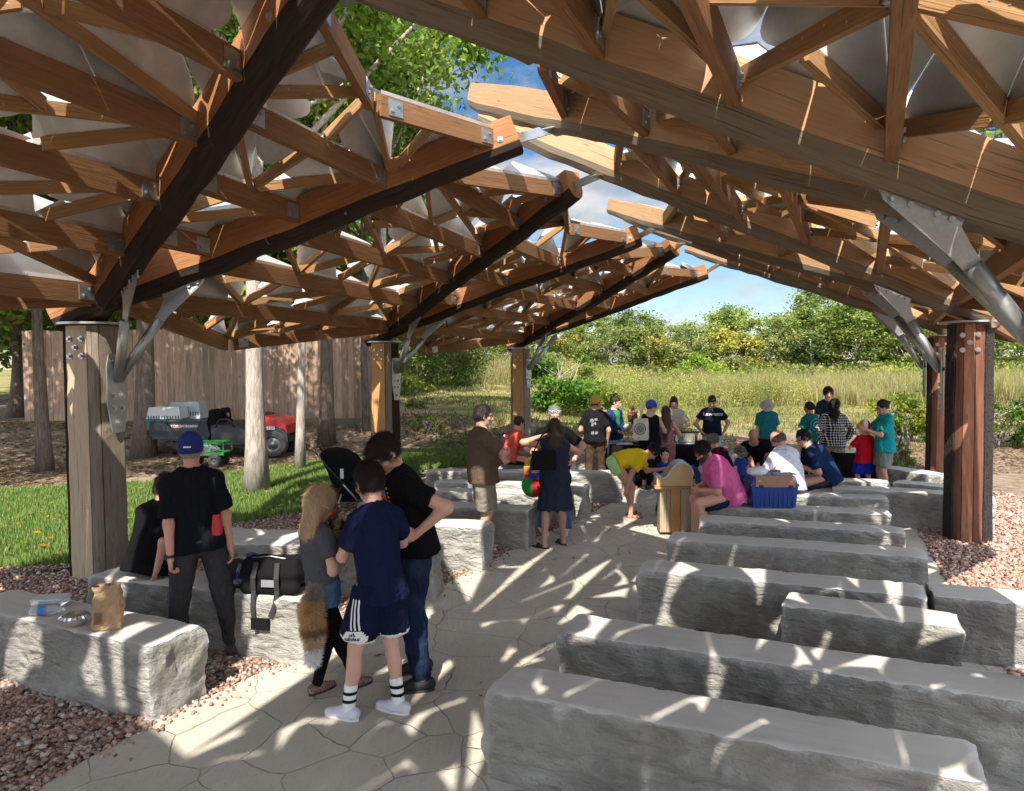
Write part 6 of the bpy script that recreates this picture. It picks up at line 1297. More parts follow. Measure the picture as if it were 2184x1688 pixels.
w_ = b.wr[-1]; e_ = b.el[-1]; d_ = nrm(w_ - e_); q = MB(); q.lathe([(.031, -.006), (.033, 0), (.031, .006)], tuple(w_ - d_ * .015), tuple(d_), 16); q.build('bracelet', pm('pale_bracelet', (.55, .50, .42), .6), b.o, True)
# --- tall man: chest graphic
t = P_['tall']; sh_ = t.top; W = t.W2L
BL_ = pm('blue_print', (.06, .22, .48), .8); RD_ = pm('red_print', (.50, .03, .03), .8); YL_ = pm('yellow_print', (.62, .42, .03), .8)
org = (-.17, -.06, 1.40); ux = (.35, -.94, 0); n_ = (-.94, -.35, 0)
dec(t, patch(.19, .11, 12, 8, lambda x, y: x * x + (y + .055) ** 2 < .0095), sh_, (org[0], org[1], 1.425), ux, n_, BL_, 'chest_print', off=.004)
dec(t, patch(.19, .09, 12, 8), sh_, (org[0], org[1], 1.325), ux, n_, RD_, 'chest_print', off=.004)
dec(t, patch(.19, .02, 12, 2), sh_, (org[0], org[1], 1.27), ux, n_, YL_, 'chest_print', off=.004)
AV = []; AF = []; rr = random.Random(4)
for i in range(17):
    a_ = PI * (-.12 + 1.24 * i / 16); r0q, r1q = .115, .115 + rr.uniform(.012, .022); wd = .0045
    for dd in (0, .018) if i % 2 else (0,):
        n0 = len(AV); ca, sa = math.cos(a_ + dd), math.sin(a_ + dd); AV += [(ca * r0q - sa * wd, sa * r0q + ca * wd, 0), (ca * r0q + sa * wd, sa * r0q - ca * wd, 0), (ca * r1q + sa * wd, sa * r1q - ca * wd, 0), (ca * r1q - sa * wd, sa * r1q + ca * wd, 0)]; AF.append([n0, n0 + 1, n0 + 2, n0 + 3])
dec(t, (np.array(AV), AF), sh_, (org[0], org[1], 1.38), ux, n_, YL_, 'chest_print', off=.005)
# --- young man: shirt lettering
t = P_['pockets']; dec(t, emit_text('Lawrence', .092, .0015), t.top, (.0, -.1, 1.27), (1, 0, 0), (0, -1, 0), WHT, 'lettering', off=.016)
dec(t, patch(.016, .045, 2, 4, lambda x, y: True), t.top, (-.02, -.1, 1.345), (1, 0, 0), (0, -1, 0), pm('leaf_print', (.45, .50, .15), .8), 'emblem', off=.008)
t = P_['ponytail']; RV = []; RF_ = []
def ring(r0q, r1q, n=28, arc=(0, 2 * PI)):
    V = []; F = []
    for i in range(n + 1): a_ = arc[0] + (arc[1] - arc[0]) * i / n; V += [(r0q * math.cos(a_), r0q * math.sin(a_), 0), (r1q * math.cos(a_), r1q * math.sin(a_), 0)]
    for i in range(n): F.append([2 * i, 2 * i + 1, 2 * i + 3, 2 * i + 2])
    return np.array(V), F
PALE = pm('pale_teal_print', (.35, .60, .60), .8)
dec(t, ring(.105, .112), t.top, (.07, -.1, 1.10), (1, 0, 0), (-.1, -1, 0), PALE, 'back_print'); dec(t, ring(.045, .060, arc=(.5, 4.5)), t.top, (.07, -.1, 1.10), (1, 0, 0), (-.1, -1, 0), PALE, 'back_print')
t = P_['bun']; dec(t, patch(.035, .11, 3, 8), t.top, (.17, -.03, 1.17), (.3, 1, 0), (1, -.3, 0), PALE, 'back_print'); dec(t, patch(.10, .018, 6, 2), t.top, (.17, -.03, 1.03), (.3, 1, 0), (1, -.3, 0), PALE, 'back_print')
t = P_['yellow_cap']; GRY = pm('faded_grey_print', (.20, .21, .22), .8); rr = random.Random(8)
for i in range(9): dec(t, patch(rr.uniform(.03, .07), rr.uniform(.04, .08), 4, 4, lambda x, y: (abs(x) + abs(y)) < rr.uniform(.02, .06)), t.top, (-.03 + rr.uniform(-.05, .05), -.1, 1.15 + rr.uniform(-.14, .12)), (1, 0, 0), (-.2, -1, 0), GRY, 'back_print')
t = P_['coral']; PK = pm('pale_coral_print', (.70, .45, .40), .8); dec(t, patch(.10, .05, 6, 4, lambda x, y: rr.random() < .8), t.top, (-.10, -.15, 1.02), (.9, -.4, 0), (-.4, -.9, .2), PK, 'back_print')
# --- glasses, hats, watches
def specs(P, mat, up_=0.0, name='sunglasses', r=.020, fwd=.0, lens=None):
    mb = MB(); HP = P.HP
    for sx in (-1, 1):
        c_ = HP(sx * .031, .100 + fwd, .010 + up_); mb.lathe([(r * P.hs * 1.1, 0), (r * P.hs * 1.1, .004), (r * P.hs * .8, .004)] if lens is None else [(0, .002), (r * P.hs, .002), (r * P.hs * 1.1, 0)], tuple(c_), tuple(P.HR[1]), 12)
        mb.tube([tuple(HP(sx * .050, .098 + fwd, .012 + up_)), tuple(HP(sx * .082, .02, .010 + up_)), tuple(HP(sx * .084, -.01, .004 + up_))], .0025, 5)
    mb.tube([tuple(HP(-.012, .102 + fwd, .012 + up_)), tuple(HP(.012, .102 + fwd, .012 + up_))], .002, 5); mb.build(name, mat, P.o, True)
specs(P_['coral'], BPL, lens=1); specs(P_['grey'], pm('white_frame', (.75, .75, .75), .4), up_=.075, fwd=-.012); specs(P_['pink'], BPL, name='glasses', r=.018); specs(P_['bun'], pm('wire', (.2, .2, .2), .3, .8), name='glasses', r=.017); specs(P_['navy_seated'], BPL, name='glasses', r=.018)
def watch(P, side, mat, face=None):
    w_, e_ = P.wr[side], P.el[side]; d_ = nrm(w_ - e_); c_ = w_ - d_ * .02; mb = MB(); mb.lathe([(.029 * P.s, -.011), (.0315 * P.s, -.011), (.0315 * P.s, .011), (.029 * P.s, .011)], tuple(c_), tuple(d_), 18); o = mb.build('watch', mat, P.o, True)
    out = nrm(np.cross(d_, P.f)); mb = MB(); cc = c_ + nrm(V3(0, 0, 0) + out * -side * -1) * .031 * P.s; mb.box(tuple(cc), (.03, .03, .034)); mb.build('watch_face', face or BPL, o, bevel=.003)
watch(P_['cap'], -1, BPL); watch(P_['grey'], -1, WHT)
# --- girl: head strap with animal mask, fox tail
g_ = P_['girl']; mb = MB(); pts = [tuple(g_.HP(.090 * math.cos(a_), -.012 + .110 * math.sin(a_), -.004)) for a_ in [PI * (.10) - PI * 1.2 * i / 20 for i in range(21)]]
mb.tube(pts, .0035, 6); mb.build('mask_strap', WHT, g_.o, True)
MK = pm('brown_mask', (.10, .05, .03), .8, bump=.01, bs=90); mk = soft('mask', [EL(g_.HP(0, .085, -.005), (.085 * g_.hs, .040 * g_.hs, .075 * g_.hs), g_.HR), EL(g_.HP(0, .13, -.03), (.03, .04, .025), g_.HR)], .007, MK, g_.o, .02, [EL(g_.HP(0, .03, -.02), (.078 * g_.hs, .07 * g_.hs, .09 * g_.hs), g_.HR)], fold=.003, fs=60)
for sx in (-1, 1):
    mb = MB(); a_, b_, c_ = g_.HP(sx * .045, .085, .06), g_.HP(sx * .080, .075, .055), g_.HP(sx * .068, .070, .125); n0 = g_.HR[1] * .006; mb.face([a_, b_, c_]); mb.face([c_ + n0, b_ + n0, a_ + n0]); mb.face([a_, c_, c_ + n0, a_ + n0]); mb.face([b_, c_, c_ + n0, b_ + n0]); mb.build('ear', pm('pale_ear', (.6, .5, .46), .8), mk)
mb = MB(); mb.lathe([(0, .004), (.022, .003), (.028, 0)], tuple(g_.HP(.078, .07, -.01)), tuple(nrm(g_.HR[0] + g_.HR[1] * .4)), 14); mb.build('mask_patch', pm('orange_red', (.55, .06, .02), .6), mk)
hx_, hy_ = g_.o.location.x, g_.o.location.y
def fl(v): q = g_.W2L((v[0] - hx_, v[1] - hy_, v[2])); return np.array(q)
q0, q1, q2, q3 = [fl(tuple(PD(px, py, 4.86))) for px, py in ((672, 1262), (664, 1300), (668, 1350), (668, 1412))]
def tailc(p):
    z = p[:, 2]; c = np.zeros((len(p), 3)) + (.66, .43, .23); zt, zb = q0[2], q3[2]; t = (zt - z) / (zt - zb); c[t < .10] = (.36, .30, .25); c[(t > .50) & (t < .60)] = (.30, .18, .10); c[(t >= .60) & (t < .78)] = (.62, .46, .29); c[t >= .78] = (.88, .86, .88); return c
fur('fox_tail', [RC(q0, q1, .035, .060), RC(q1, q2, .060, .055), RC(q2, q3, .050, .022)], .011, .02, .042, tailc, 12000, 3, g_.o)
# --- the small furry animal in her hands
an_c = PD(722, 1150, 5.02)
def anc(p): c = np.zeros((len(p), 3)) + (.60, .55, .52); m = (p[:, 2] > .015) | (p[:, 0] > .06); c[m] = (.045, .028, .018); m2 = (p[:, 2] > .0) & (np.abs(p[:, 0]) < .018); c[m2] = (.42, .26, .12); return c
an = fur('guinea_pig', [EL((0, 0, -.04), (.075, .07, .11)), EL((-.01, -.01, .075), (.052, .055, .048)), EL((-.045, -.01, .10), (.018, .01, .02)), EL((.03, -.01, .105), (.018, .01, .02)), EL((-.01, -.05, .06), (.022, .025, .02)), EL((.02, -.04, -.14), (.03, .03, .05))], .009, .02, .030, anc, 9000, 9, None, .5)
an.location = an_c; tag(an, 'small long haired brown and white furry animal cuddled by the girl', 'guinea pig')
for sx in (-1, 1):
    mb = MB(); mb.lathe([(0, .007), (.005, .005), (.007, 0)], (-.01 + sx * .022, -.066, .078), (sx * .3, -1, .1), 8); mb.build('eye', BPL, an, True)
# --- red pouch on the capped man's strap
pc = PD(463, 1118, 5.33); o = empty('pouch', (pc.x, pc.y, pc.z - .08), .1, 'bright red pouch hanging at the right hip of the man in the blue cap', 'pouch')
mb = MB(); mb.sweep([(0, 0, 0), (0, 0, .05), (0, 0, .15)], [(-.028, -.03), (.028, -.03), (.034, 0), (.028, .03), (-.028, .03), (-.034, 0)], (0, 1, 0), 0, [1, 1.1, .8]); mb.build('body', pm('red_nylon', (.50, .015, .02), .6), o, bevel=.008)
mb = MB(); mb.tube([(0, -.0, .15), (-.01, 0, .34), (-.02, .02, .42)], .008, 6); mb.build('strap', BLKM, o, True)
# --- bird of prey and glove
h_ = P_['handler']; w_, e_ = h_.wr[-1], h_.el[-1]; soft('glove', [RC(lin(e_, w_, .62), w_, .060, .050), RC(w_, w_ + nrm(w_ - e_) * .07, .052, .048)], .012, pm('grey_leather', (.42, .42, .38), .8), h_.o, .02, fold=.003)
bp = PD(1349, 905, 13.75); o = soft('bird_of_prey', [EL((0, 0, .17), (.072, .070, .125)), EL((0, -.015, .31), (.040, .045, .042)), RC((0, .03, .10), (0, .07, -.05), .035, .022), EL((.065, .01, .16), (.025, .06, .13)), EL((-.065, .01, .16), (.025, .06, .13)), RC((.025, 0, .06), (.025, -.01, .0), .018, .008), RC((-.025, 0, .06), (-.025, -.01, .0), .018, .008)], .009, M['vcol'], None, .018, fold=.003, fs=70,
    col=lambda V: np.where((vnoise(V, 60, 4) > .25)[:, None], np.array([.26, .15, .07]), np.array([.055, .032, .02])))
o.location = bp; tag(o, 'dark brown bird of prey perched on the gloved hand', 'bird'); mb = MB(); mb.tube([(0, -.055, .31), (0, -.075, .305), (0, -.08, .29)], [.012, .007, .002], 6); mb.build('beak', BPL, o, True)
# --- tote bag of the woman in the blue cap
tb = PD(1367, 915, 12.85); o = empty('tote_bag', (tb.x, tb.y, tb.z - .20), R(-4), 'cream canvas tote with a round black emblem on the blue cap woman', 'tote bag')
cv = cloth('canvas', (.60, .57, .48)); mb = MB(); mb.sweep([(0, 0, 0), (0, 0, .06), (0, 0, .30), (0, 0, .38)], [(-.135, -.035), (.135, -.035), (.135, .035), (-.135, .035)], (0, 1, 0), 0, [.92, 1, .98, .90]); bag = mb.build('bag', cv, o, bevel=.012)
V_, F_ = ring(.088, .102, 30); e1 = fast('emblem', np.column_stack([V_[:, 0] - .02, np.full(len(V_), -.040), V_[:, 1] + .20]), F_, BPL, parent=bag)
V_, F_ = ring(.0, .078, 30); fast('emblem', np.column_stack([V_[:, 0] - .02, np.full(len(V_), -.039), V_[:, 1] + .20]), F_, pm('grey_green_print', (.25, .30, .27), .8), parent=bag)
rr = random.Random(3); mb = MB()
for i in range(14): a_ = rr.uniform(0, 6.28); r_q = rr.uniform(.01, .065); x_, z_ = -.02 + r_q * math.cos(a_), .20 + r_q * math.sin(a_); mb.face([(x_ - .012, -.0405, z_), (x_, -.0405, z_ - .006), (x_ + .012, -.0405, z_ + .004), (x_, -.0405, z_ + .012)])
mb.build('emblem', BPL, bag)
mb = MB(); mb.sweep([(-.02, -.03, .38), (.02, -.05, .56), (.07, -.02, .66), (.09, .08, .64)], [(-.018, -.002), (.018, -.002), (.018, .002), (-.018, .002)], (0, 1, 0)); mb.build('strap', cv, o)
# --- black bag of the woman in the navy dress, gift bag beside her
hb = PD(1160, 982, 8.78); o = empty('handbag', (hb.x, hb.y, hb.z - .13), R(6), 'flat black cross body bag at the left hip of the woman in the navy dress', 'handbag')
mb = MB(); mb.box((0, 0, .13), (.29, .06, .23), 0); mb.build('body', BLKM, o, bevel=.02); mb = MB(); mb.tube([(-.12, 0, .24), (-.02, .05, .42), (.10, .09, .50)], .009, 6); mb.build('strap', BLKM, o, True)
kb = PD(1137, 1018, 9.35); o = empty('gift_bag', (kb.x, kb.y, kb.z - .26), 0, 'rounded bag in yellow, orange, green and red panels hanging beside the navy dress', 'bag')
def cc_(V): c = np.zeros((len(V), 3)) + (.55, .02, .03); z = V[:, 2]; x = V[:, 0]; c[z > .30] = (.55, .22, .05); c[(z > .40)] = (.65, .42, .02); c[(z < .26) & (x < -.01)] = (.03, .28, .05); c[(z > .34) & (x > .06)] = (.05, .30, .15); return c
gb = soft('body', [EL((0, 0, .16), (.15, .10, .16)), EL((-.01, 0, .36), (.11, .08, .15))], .011, M['vcol'], o, .05, col=cc_, fold=.003)
mb = MB(); mb.prism([(-.06, .26), (.14, .25), (.11, .52), (-.03, .52)], -.125, -.118); tg = mb.build('tag', pm('blue_card', (.015, .035, .33), .6), o); mb = MB()
for i, (z_, w2) in enumerate(((.44, .10), (.415, .07), (.355, .10), (.335, .10))): mb.box((.03, -.1265, z_), (w2, .002, .010))
mb.build('printed_lines', WHT, tg); mb = MB(); mb.tube([(0, 0, .48), (.04, .04, .56), (.08, 0, .50)], .006, 6); mb.build('handle', pm('red_nylon', (.50, .015, .02), .6), o, True)
# ---------------------------------------------------------------- on the benches
def onb(px, py, z=.505): p = G(px, py, z); return p
p = onb(232, 1338); o = empty('paper_bag', p, R(12), 'crumpled brown paper bag standing on the nearest left bench', 'paper bag')
V = []; F = []; n_, m_ = 28, 16; rr = random.Random(2)
for j in range(m_ + 1):
    t = j / m_
    for i in range(n_):
        a_ = 2 * PI * i / n_; ca, sa = math.cos(a_), math.sin(a_); k_ = 1 / max(abs(ca), abs(sa)); sx = .088 * (1 - .12 * t); sy = .058 * (1 - .35 * t)
        q = Vector((ca * k_ * sx, sa * k_ * sy, .30 * t)); nn = mn.noise(q * 13) * .024 * (.3 + t) + mn.noise(q * 34) * .012; q += Vector((ca, sa, 0)) * nn
        if t == 1: q.z += .012 * mn.noise(Vector((i * .9, 3, 1))) - .01
        V.append(tuple(q + Vector((.006 * t, 0, 0))))
for j in range(m_):
    for i in range(n_): k_ = (i + 1) % n_; F.append([j * n_ + i, j * n_ + k_, (j + 1) * n_ + k_, (j + 1) * n_ + i])
F.append(list(range(n_ - 1, -1, -1))); bagm = pm('kraft_paper', (.40, .26, .15), .85, var=.12, bump=.01, bs=30); sk = fast('sack', np.array(V), F, bagm, smooth=False, parent=o)
mb = MB(); 
for i in range(10): mb.box((-.045, -.064 + .0, .045 + i * .008), (.055 - .004 * (i % 3), .003, .0035))
mb.build('printed_lines', pm('brown_ink', (.16, .08, .04), .8), sk)
p = onb(160, 1331); o = empty('foil_dish', p, 0, 'foil covered pale bowl beside the paper bag', 'dish')
mb = MB(); mb.lathe([(.001, .002), (.062, .002), (.082, .038), (.088, .042), (.080, .042), (.06, .012), (.001, .012)], n=36); mb.build('bowl', pm('bamboo_bowl', (.52, .46, .38), .7), o, True)
mb = MB(); n_ = 48; pr_ = [(.094, .044), (.096, .050), (.080, .066), (.050, .078), (.001, .080)]
for r_q, z_ in pr_:
    for i in range(n_): a_ = 2 * PI * i / n_; r2 = r_q * (1 + (.035 if r_q > .06 else 0) * (1 if i % 2 else -1)); mb.v.append((r2 * math.cos(a_), r2 * math.sin(a_), z_))
for j in range(len(pr_) - 1):
    for i in range(n_): k_ = (i + 1) % n_; mb.f.append([j * n_ + i, j * n_ + k_, (j + 1) * n_ + k_, (j + 1) * n_ + i]); mb.mi.append(0); mb.uv += [(0, 0)] * 4
mb.build('foil_lid', pm('foil', (.75, .75, .76), .22, 1.0, bump=.003, bs=50), o, False)
k = NT('clear_plastic', .12, 0, .5); k.b.inputs['Transmission Weight'].default_value = .85; k.b.inputs['IOR'].default_value = 1.25; k.color((.85, .9, .93)); CLR = k.m
p = onb(100, 1312); o = empty('water_bottle', (p.x, p.y, p.z + .034), R(8), 'clear plastic bottle with a blue label lying on its side on the near left bench', 'bottle')
mb = MB(); mb.lathe([(.001, -.11), (.032, -.108), (.033, -.06), (.031, -.05), (.033, -.04), (.031, -.03), (.033, .05), (.030, .07), (.012, .10), (.012, .115), (.001, .115)], axis=(1, 0, 0), n=24); mb.build('body', CLR, o, True)
mb = MB(); mb.lathe([(.0338, -.05), (.0338, -.01)], axis=(1, 0, 0), n=24); mb.build('label', pm('blue_label', (.03, .20, .60), .5), o, True); mb = MB(); mb.lathe([(.013, -.02 + .125), (.014, .13), (.001, .13)], axis=(1, 0, 0), n=16); mb.build('cap', WHT, o, True)
p = onb(92, 1302); p = p + Vector((-.02, .12, 0)); o = empty('food_tub', p, R(6), 'translucent takeaway tub behind the lying bottle', 'tub'); mb = MB(); mb.box((0, 0, .028), (.20, .13, .05), taper=1.08); mb.build('tub', CLR, o, bevel=.01); mb = MB(); mb.box((0, 0, .058), (.225, .15, .008)); mb.build('lid', pm('frosted_lid', (.62, .64, .66), .4), o, bevel=.004)
# duffel bag
p = onb(585, 1262); o = empty('duffel_bag', (p.x, p.y + .03, p.z), R(-9), 'black pet carrier style duffel with webbing straps on the long left bench', 'bag')
D1 = soft('body', [RC((-.19, y_, z_), (.19, y_, z_ + .01), r_q, r_q) for y_, z_, r_q in ((-.085, .05, .055), (.085, .05, .055), (-.075, .15, .06), (.075, .15, .06), (-.055, .215, .05), (.055, .215, .05), (0, .14, .09))], .012, BLKM, o, .03, cuts=((V3(0, 0, -1), 0.0),), fold=.004, fs=18)
mb = MB()
for x_ in (-.10, .09): mb.sweep([(x_, -.155, .02), (x_, -.165, .14), (x_ * .9, -.12, .25)], [(-.02, -.002), (.02, -.002), (.02, .002), (-.02, .002)], (0, 1, 0))
mb.sweep([(-.10, -.155, .05), (-.10, -.175, -.08), (-.09, -.185, -.16)], [(-.018, -.002), (.018, -.002), (.018, .002), (-.018, .002)], (0, 1, 0)); mb.sweep([(.09, -.155, .05), (.08, -.175, -.06), (.045, -.185, -.15)], [(-.018, -.002), (.018, -.002), (.018, .002), (-.018, .002)], (0, 1, 0)); mb.build('strap', pm('webbing', (.02, .02, .022), .7), o)
mb = MB(); mb.box((-.03, -.195, -.20), (.14, .025, .085), 0); mb.build('shoulder_pad', BLKM, o, bevel=.012); mb = MB(); mb.box((.02, -.158, .10), (.11, .004, .055)); mb.build('window', pm('grey_mesh_window', (.22, .22, .25), .4), o)
mb = MB(); mb.tube([(-.20, -.05, .262), (.0, -.06, .285), (.20, -.05, .255)], .004, 6); mb.build('zip', pm('zip_steel', (.35, .35, .35), .4, .7), o)
p = onb(478, 1238); o = soft('soft_bag', [EL((0, 0, .05), (.17, .13, .06)), EL((.07, .03, .09), (.09, .08, .06))], .013, pm('charcoal_cloth', (.025, .023, .023), .9), None, .04, cuts=((V3(0, 0, -1), 0.0),), fold=.007, fs=16); o.location = (p.x, p.y + .08, p.z); tag(o, 'slumped charcoal cloth bag left of the duffel', 'bag'); 
p = onb(497, 1252); o = MB().box((0, 0, .005), (.155, .078, .009), R(6)).build('phone', BPL, None, bevel=.003); o.location = p; tag(o, 'dark smartphone lying flat on the bench before the soft bag', 'phone')
p = onb(526, 1232); o = MB().lathe([(.001, 0), (.032, 0), (.040, .16), (.041, .17), (.036, .172), (.001, .165)], n=24).build('tumbler', pm('teal_blue_steel', (.02, .10, .20), .35, .5), None, True); o.location = (p.x, p.y + .12, p.z); tag(o, 'dark blue steel tumbler beside the duffel bag', 'tumbler')
p = onb(512, 1243); o = empty('small_bottle', p, 0, 'small water bottle with blue label between tumbler and phone', 'bottle'); mb = MB(); mb.lathe([(.001, 0), (.027, 0), (.028, .10), (.011, .135), (.011, .15), (.001, .15)], n=18); mb.build('body', CLR, o, True); mb = MB(); mb.lathe([(.0285, .04), (.0285, .085)], n=18); mb.build('label', pm('deep_blue_label', (.03, .05, .35), .5), o, True)
# ---------------------------------------------------------------- lectern
p = G(1437, 1139); o = empty('lectern', (p.x, p.y, 0), R(-4), 'timber lectern with an arched metal topped reading box at the end of the path', 'lectern')
mb = MB()
for i, (x_, w_) in enumerate(((-.135, .13), (0.0, .13), (.135, .13))): mb.sweep([(x_, 0, .05), (x_, 0, .62)], [(-w_ / 2, -.14), (w_ / 2, -.14), (w_ / 2, .14), (-w_ / 2, .14)], (0, 1, 0), 1 if i == 1 else 0)
mb.build('post', [M['post_tan'], M['post_orange']], o, bevel=.006); mb = MB(); mb.box((0, 0, .025), (.26, .2, .05)); mb.build('foot', BPL, o)
mb = MB(); mb.box((.0, 0, .642), (.54, .38, .035)); mb.build('shelf', M['wood_stud'], o, bevel=.006)
PR = [(-.24, .66), (-.24, .77), (-.228, .785), (-.20, .765), (-.16, .752), (-.12, .765), (-.085, .80), (-.055, .85), (-.02, .90), (.03, .94), (.08, .955), (.13, .945), (.18, .91), (.21, .86), (.225, .80), (.225, .66)]
mb = MB(); mb.prism(PR, -.15, .15); mb.build('box', pm('ochre_panel', (.52, .37, .17), .6), o)
mb = MB(); off = []; 
for i in range(1, len(PR) - 1):
    a_, b_ = Vector(PR[i - 1]), Vector(PR[i + 1]); t_ = (b_ - a_).normalized(); n2 = Vector((-t_.y, t_.x)); off.append(tuple(Vector(PR[i]) + n2 * .018))
for i in range(len(off) - 1):
    a_, b_ = off[i], off[i + 1]; c_, d_ = PR[i + 1], PR[i + 2]
    for y_ in (-.165, .165): mb.face([(a_[0], y_, a_[1]), (b_[0], y_, b_[1]), (d_[0], y_, d_[1]), (c_[0], y_, c_[1])])
    mb.face([(a_[0], -.165, a_[1]), (b_[0], -.165, b_[1]), (b_[0], .165, b_[1]), (a_[0], .165, a_[1])])
mb.build('metal_top', pm('brushed_grey', (.42, .45, .50), .35, .7), o)
# ---------------------------------------------------------------- blue bin and its load
p = G(1657, 1085, .478); o = empty('storage_bin', (p.x, p.y + .22, .482), R(-4), 'large blue plastic storage bin with a sheet of cardboard on its front', 'storage bin'); BLU = pm('blue_plastic', (.012, .055, .28), .4); bx_, by_ = p.x, p.y + .22
mb = MB(); mb.box((0, 0, .13), (.50, .35, .26), taper=1.10); mb.build('tub', BLU, o, bevel=.02); mb = MB(); mb.box((0, 0, .275), (.575, .40, .03)); mb.box((0, 0, .33), (.54, .38, .09), taper=.93); mb.build('lid', pm('mid_blue_plastic', (.025, .09, .36), .4), o, bevel=.012)
mb = MB()
for i in range(9): mb.box((-.216 + .054 * i, -.187, .12), (.012, .012, .20))
mb.build('ribs', BLU, o)
for x_ in (-.17, .18): mb = MB(); mb.box((x_, -.207, .262), (.055, .02, .035)); mb.build('latch', BPL, o, bevel=.004)
mb = MB(); mb.box((.0, -.212, .325), (.47, .006, .14)); cb = mb.build('cardboard', pm('tan_cardboard', (.40, .215, .14), .9), o); mb = MB(); mb.box((-.19, -.2165, .33), (.035, .003, .008)); mb.box((.19, -.2165, .32), (.03, .003, .008)); mb.build('tape', WHT, cb)
zt = .482 + .377
o = soft('plastic_bag', [EL((0, 0, .04), (.13, .08, .055)), EL((.05, 0, .07), (.06, .05, .04))], .011, pm('white_film', (.72, .74, .76), .35), None, .03, cuts=((V3(0, 0, -1), 0.0),), fold=.009, fs=22); o.location = (bx_ - .17, by_ - .03, zt); tag(o, 'crumpled white plastic bag on top of the blue bin', 'plastic bag')
o = empty('dip_tub', (bx_ + .03, by_ - .08, zt), 0, 'small round blue and white tub with a red lid on the blue bin', 'tub'); mb = MB(); mb.lathe([(.001, 0), (.050, 0), (.060, .055)], n=24, mi=0); mb.build('cup', pm('pale_blue_cup', (.28, .48, .66), .4), o, True); mb = MB(); mb.lathe([(.063, .05), (.064, .066), (.001, .066)], n=24); mb.build('lid', pm('red_lid', (.55, .02, .025), .4), o, True)
o = MB().box((0, 0, .006), (.26, .17, .012), R(8)).build('clipboard', pm('grey_board', (.32, .32, .30), .6), None, bevel=.003); o.location = (bx_ + .17, by_ + .02, zt); tag(o, 'flat grey clipboard at the right end of the blue bin lid', 'clipboard')
p = G(1584, 1105, .12); o = soft('cloth_sack', [EL((0, 0, .10), (.09, .06, .12)), RC((0, .0, .2), (.0, .09, .27), .085, .07)], .012, cloth('white_sack', (.62, .62, .62)), None, .04, fold=.010, fs=20); o.location = (p.x, p.y - .02, .21); tag(o, 'crumpled white sack hanging over the bench beside the pink shirt man', 'sack')
# blue tubs
p = G(1517, 1040); o = MB().lathe([(.001, .01), (.26, .01), (.33, .36), (.36, .37), (.36, .385), (.32, .385), (.25, .03), (.001, .03)], n=32).build('wash_tub', pm('bright_blue_plastic', (.02, .17, .55), .4), None, True); o.location = (p.x, p.y, 0); tag(o, 'round bright blue tub on the ground left of the pink shirt man', 'tub')
p = dp(1612, 12.1); o = MB(); o.box((0, 0, .01), (1.0, .62, .02), mi=0)
for (c_, d_) in (((0, -.31, .13), (1.04, .04, .26)), ((0, .31, .13), (1.04, .04, .26)), ((-.51, 0, .13), (.04, .60, .259)), ((.51, 0, .13), (.04, .60, .259))): o.box(c_, d_)
o = o.build('blue_trough', pm('trough_blue', (.02, .075, .32), .4), None, bevel=.01); o.location = (p[0], p[1], 0); tag(o, 'long rectangular blue trough the small children reach into', 'trough')
# tables with black cloths
def cloth_table(px0, px1, y, z, label, drop=.12, dep=.7, skew=0):
    a = XD(px0, y).x; b_ = XD(px1, y).x; t = empty('table', ((a + b_) / 2, y + dep / 2, 0), skew, label, 'table'); w = b_ - a; n_ = 60; V = []; F = []; rr = random.Random(int(px0)); per = []
    for i in range(n_):
        s_ = 4 * i / n_; e_ = int(s_); f_ = s_ - e_; c_ = [(-1, -1), (1, -1), (1, 1), (-1, 1)]; p0, p1 = c_[e_], c_[(e_ + 1) % 4]; per.append(((p0[0] + (p1[0] - p0[0]) * f_) * w / 2, (p0[1] + (p1[1] - p0[1]) * f_) * dep / 2))
    for x_, y_ in per: V.append((x_, y_, z))
    for x_, y_ in per: V.append((x_ * 1.0, y_ * 1.0, z - .03))
    for i, (x_, y_) in enumerate(per): k_ = 1.05 + .035 * math.sin(i * 1.7); V.append((x_ * k_, y_ * (k_ + .05), drop + .04 * math.sin(i * .9)))
    for j in range(2):
        for i in range(n_): k_ = (i + 1) % n_; F.append([j * n_ + i, j * n_ + k_, (j + 1) * n_ + k_, (j + 1) * n_ + i])
    F.append(list(range(n_))); fast('tablecloth', np.array(V), F, BLKM, parent=t)
    for x_ in (-1, 1):
        for y_ in (-1, 1): mb = MB(); mb.tube([(x_ * w * .42, y_ * dep * .38, 0), (x_ * w * .42, y_ * dep * .38, z - .02)], .014, 8); mb.build('leg', pm('grey_tube', (.3, .3, .3), .4, .6), t)
    return t
cloth_table(1304, 1488, 13.45, .745, 'long table under a black cloth in front of the bird of prey', dep=.75)
tt = dp(1330, 13.7, .75)
o = MB().box((0, 0, .01), (.30, .22, .018), R(5)).build('display_tray', WHT, None, bevel=.003); o.location = tt; tag(o, 'white paper tray at the left end of the black covered table', 'tray')
tt = dp(1464, 13.75, .75); o = empty('carry_case', tt, R(3), 'clear carry case with a black handle bar on the black covered table', 'case'); mb = MB(); mb.box((0, 0, .10), (.36, .22, .20)); mb.build('case', CLR, o, bevel=.01); mb = MB(); mb.box((0, 0, .215), (.42, .24, .025)); mb.build('lid', BPL, o, bevel=.004)
mb = MB(); mb.tube([(-.10, 0, .228), (-.08, 0, .28), (.08, 0, .28), (.10, 0, .228)], .008, 6); mb.build('handle', BPL, o, True)
cloth_table(1790, 1872, 12.75, .66, 'black covered box table between plaid shirt and red child', drop=.03, dep=.5)
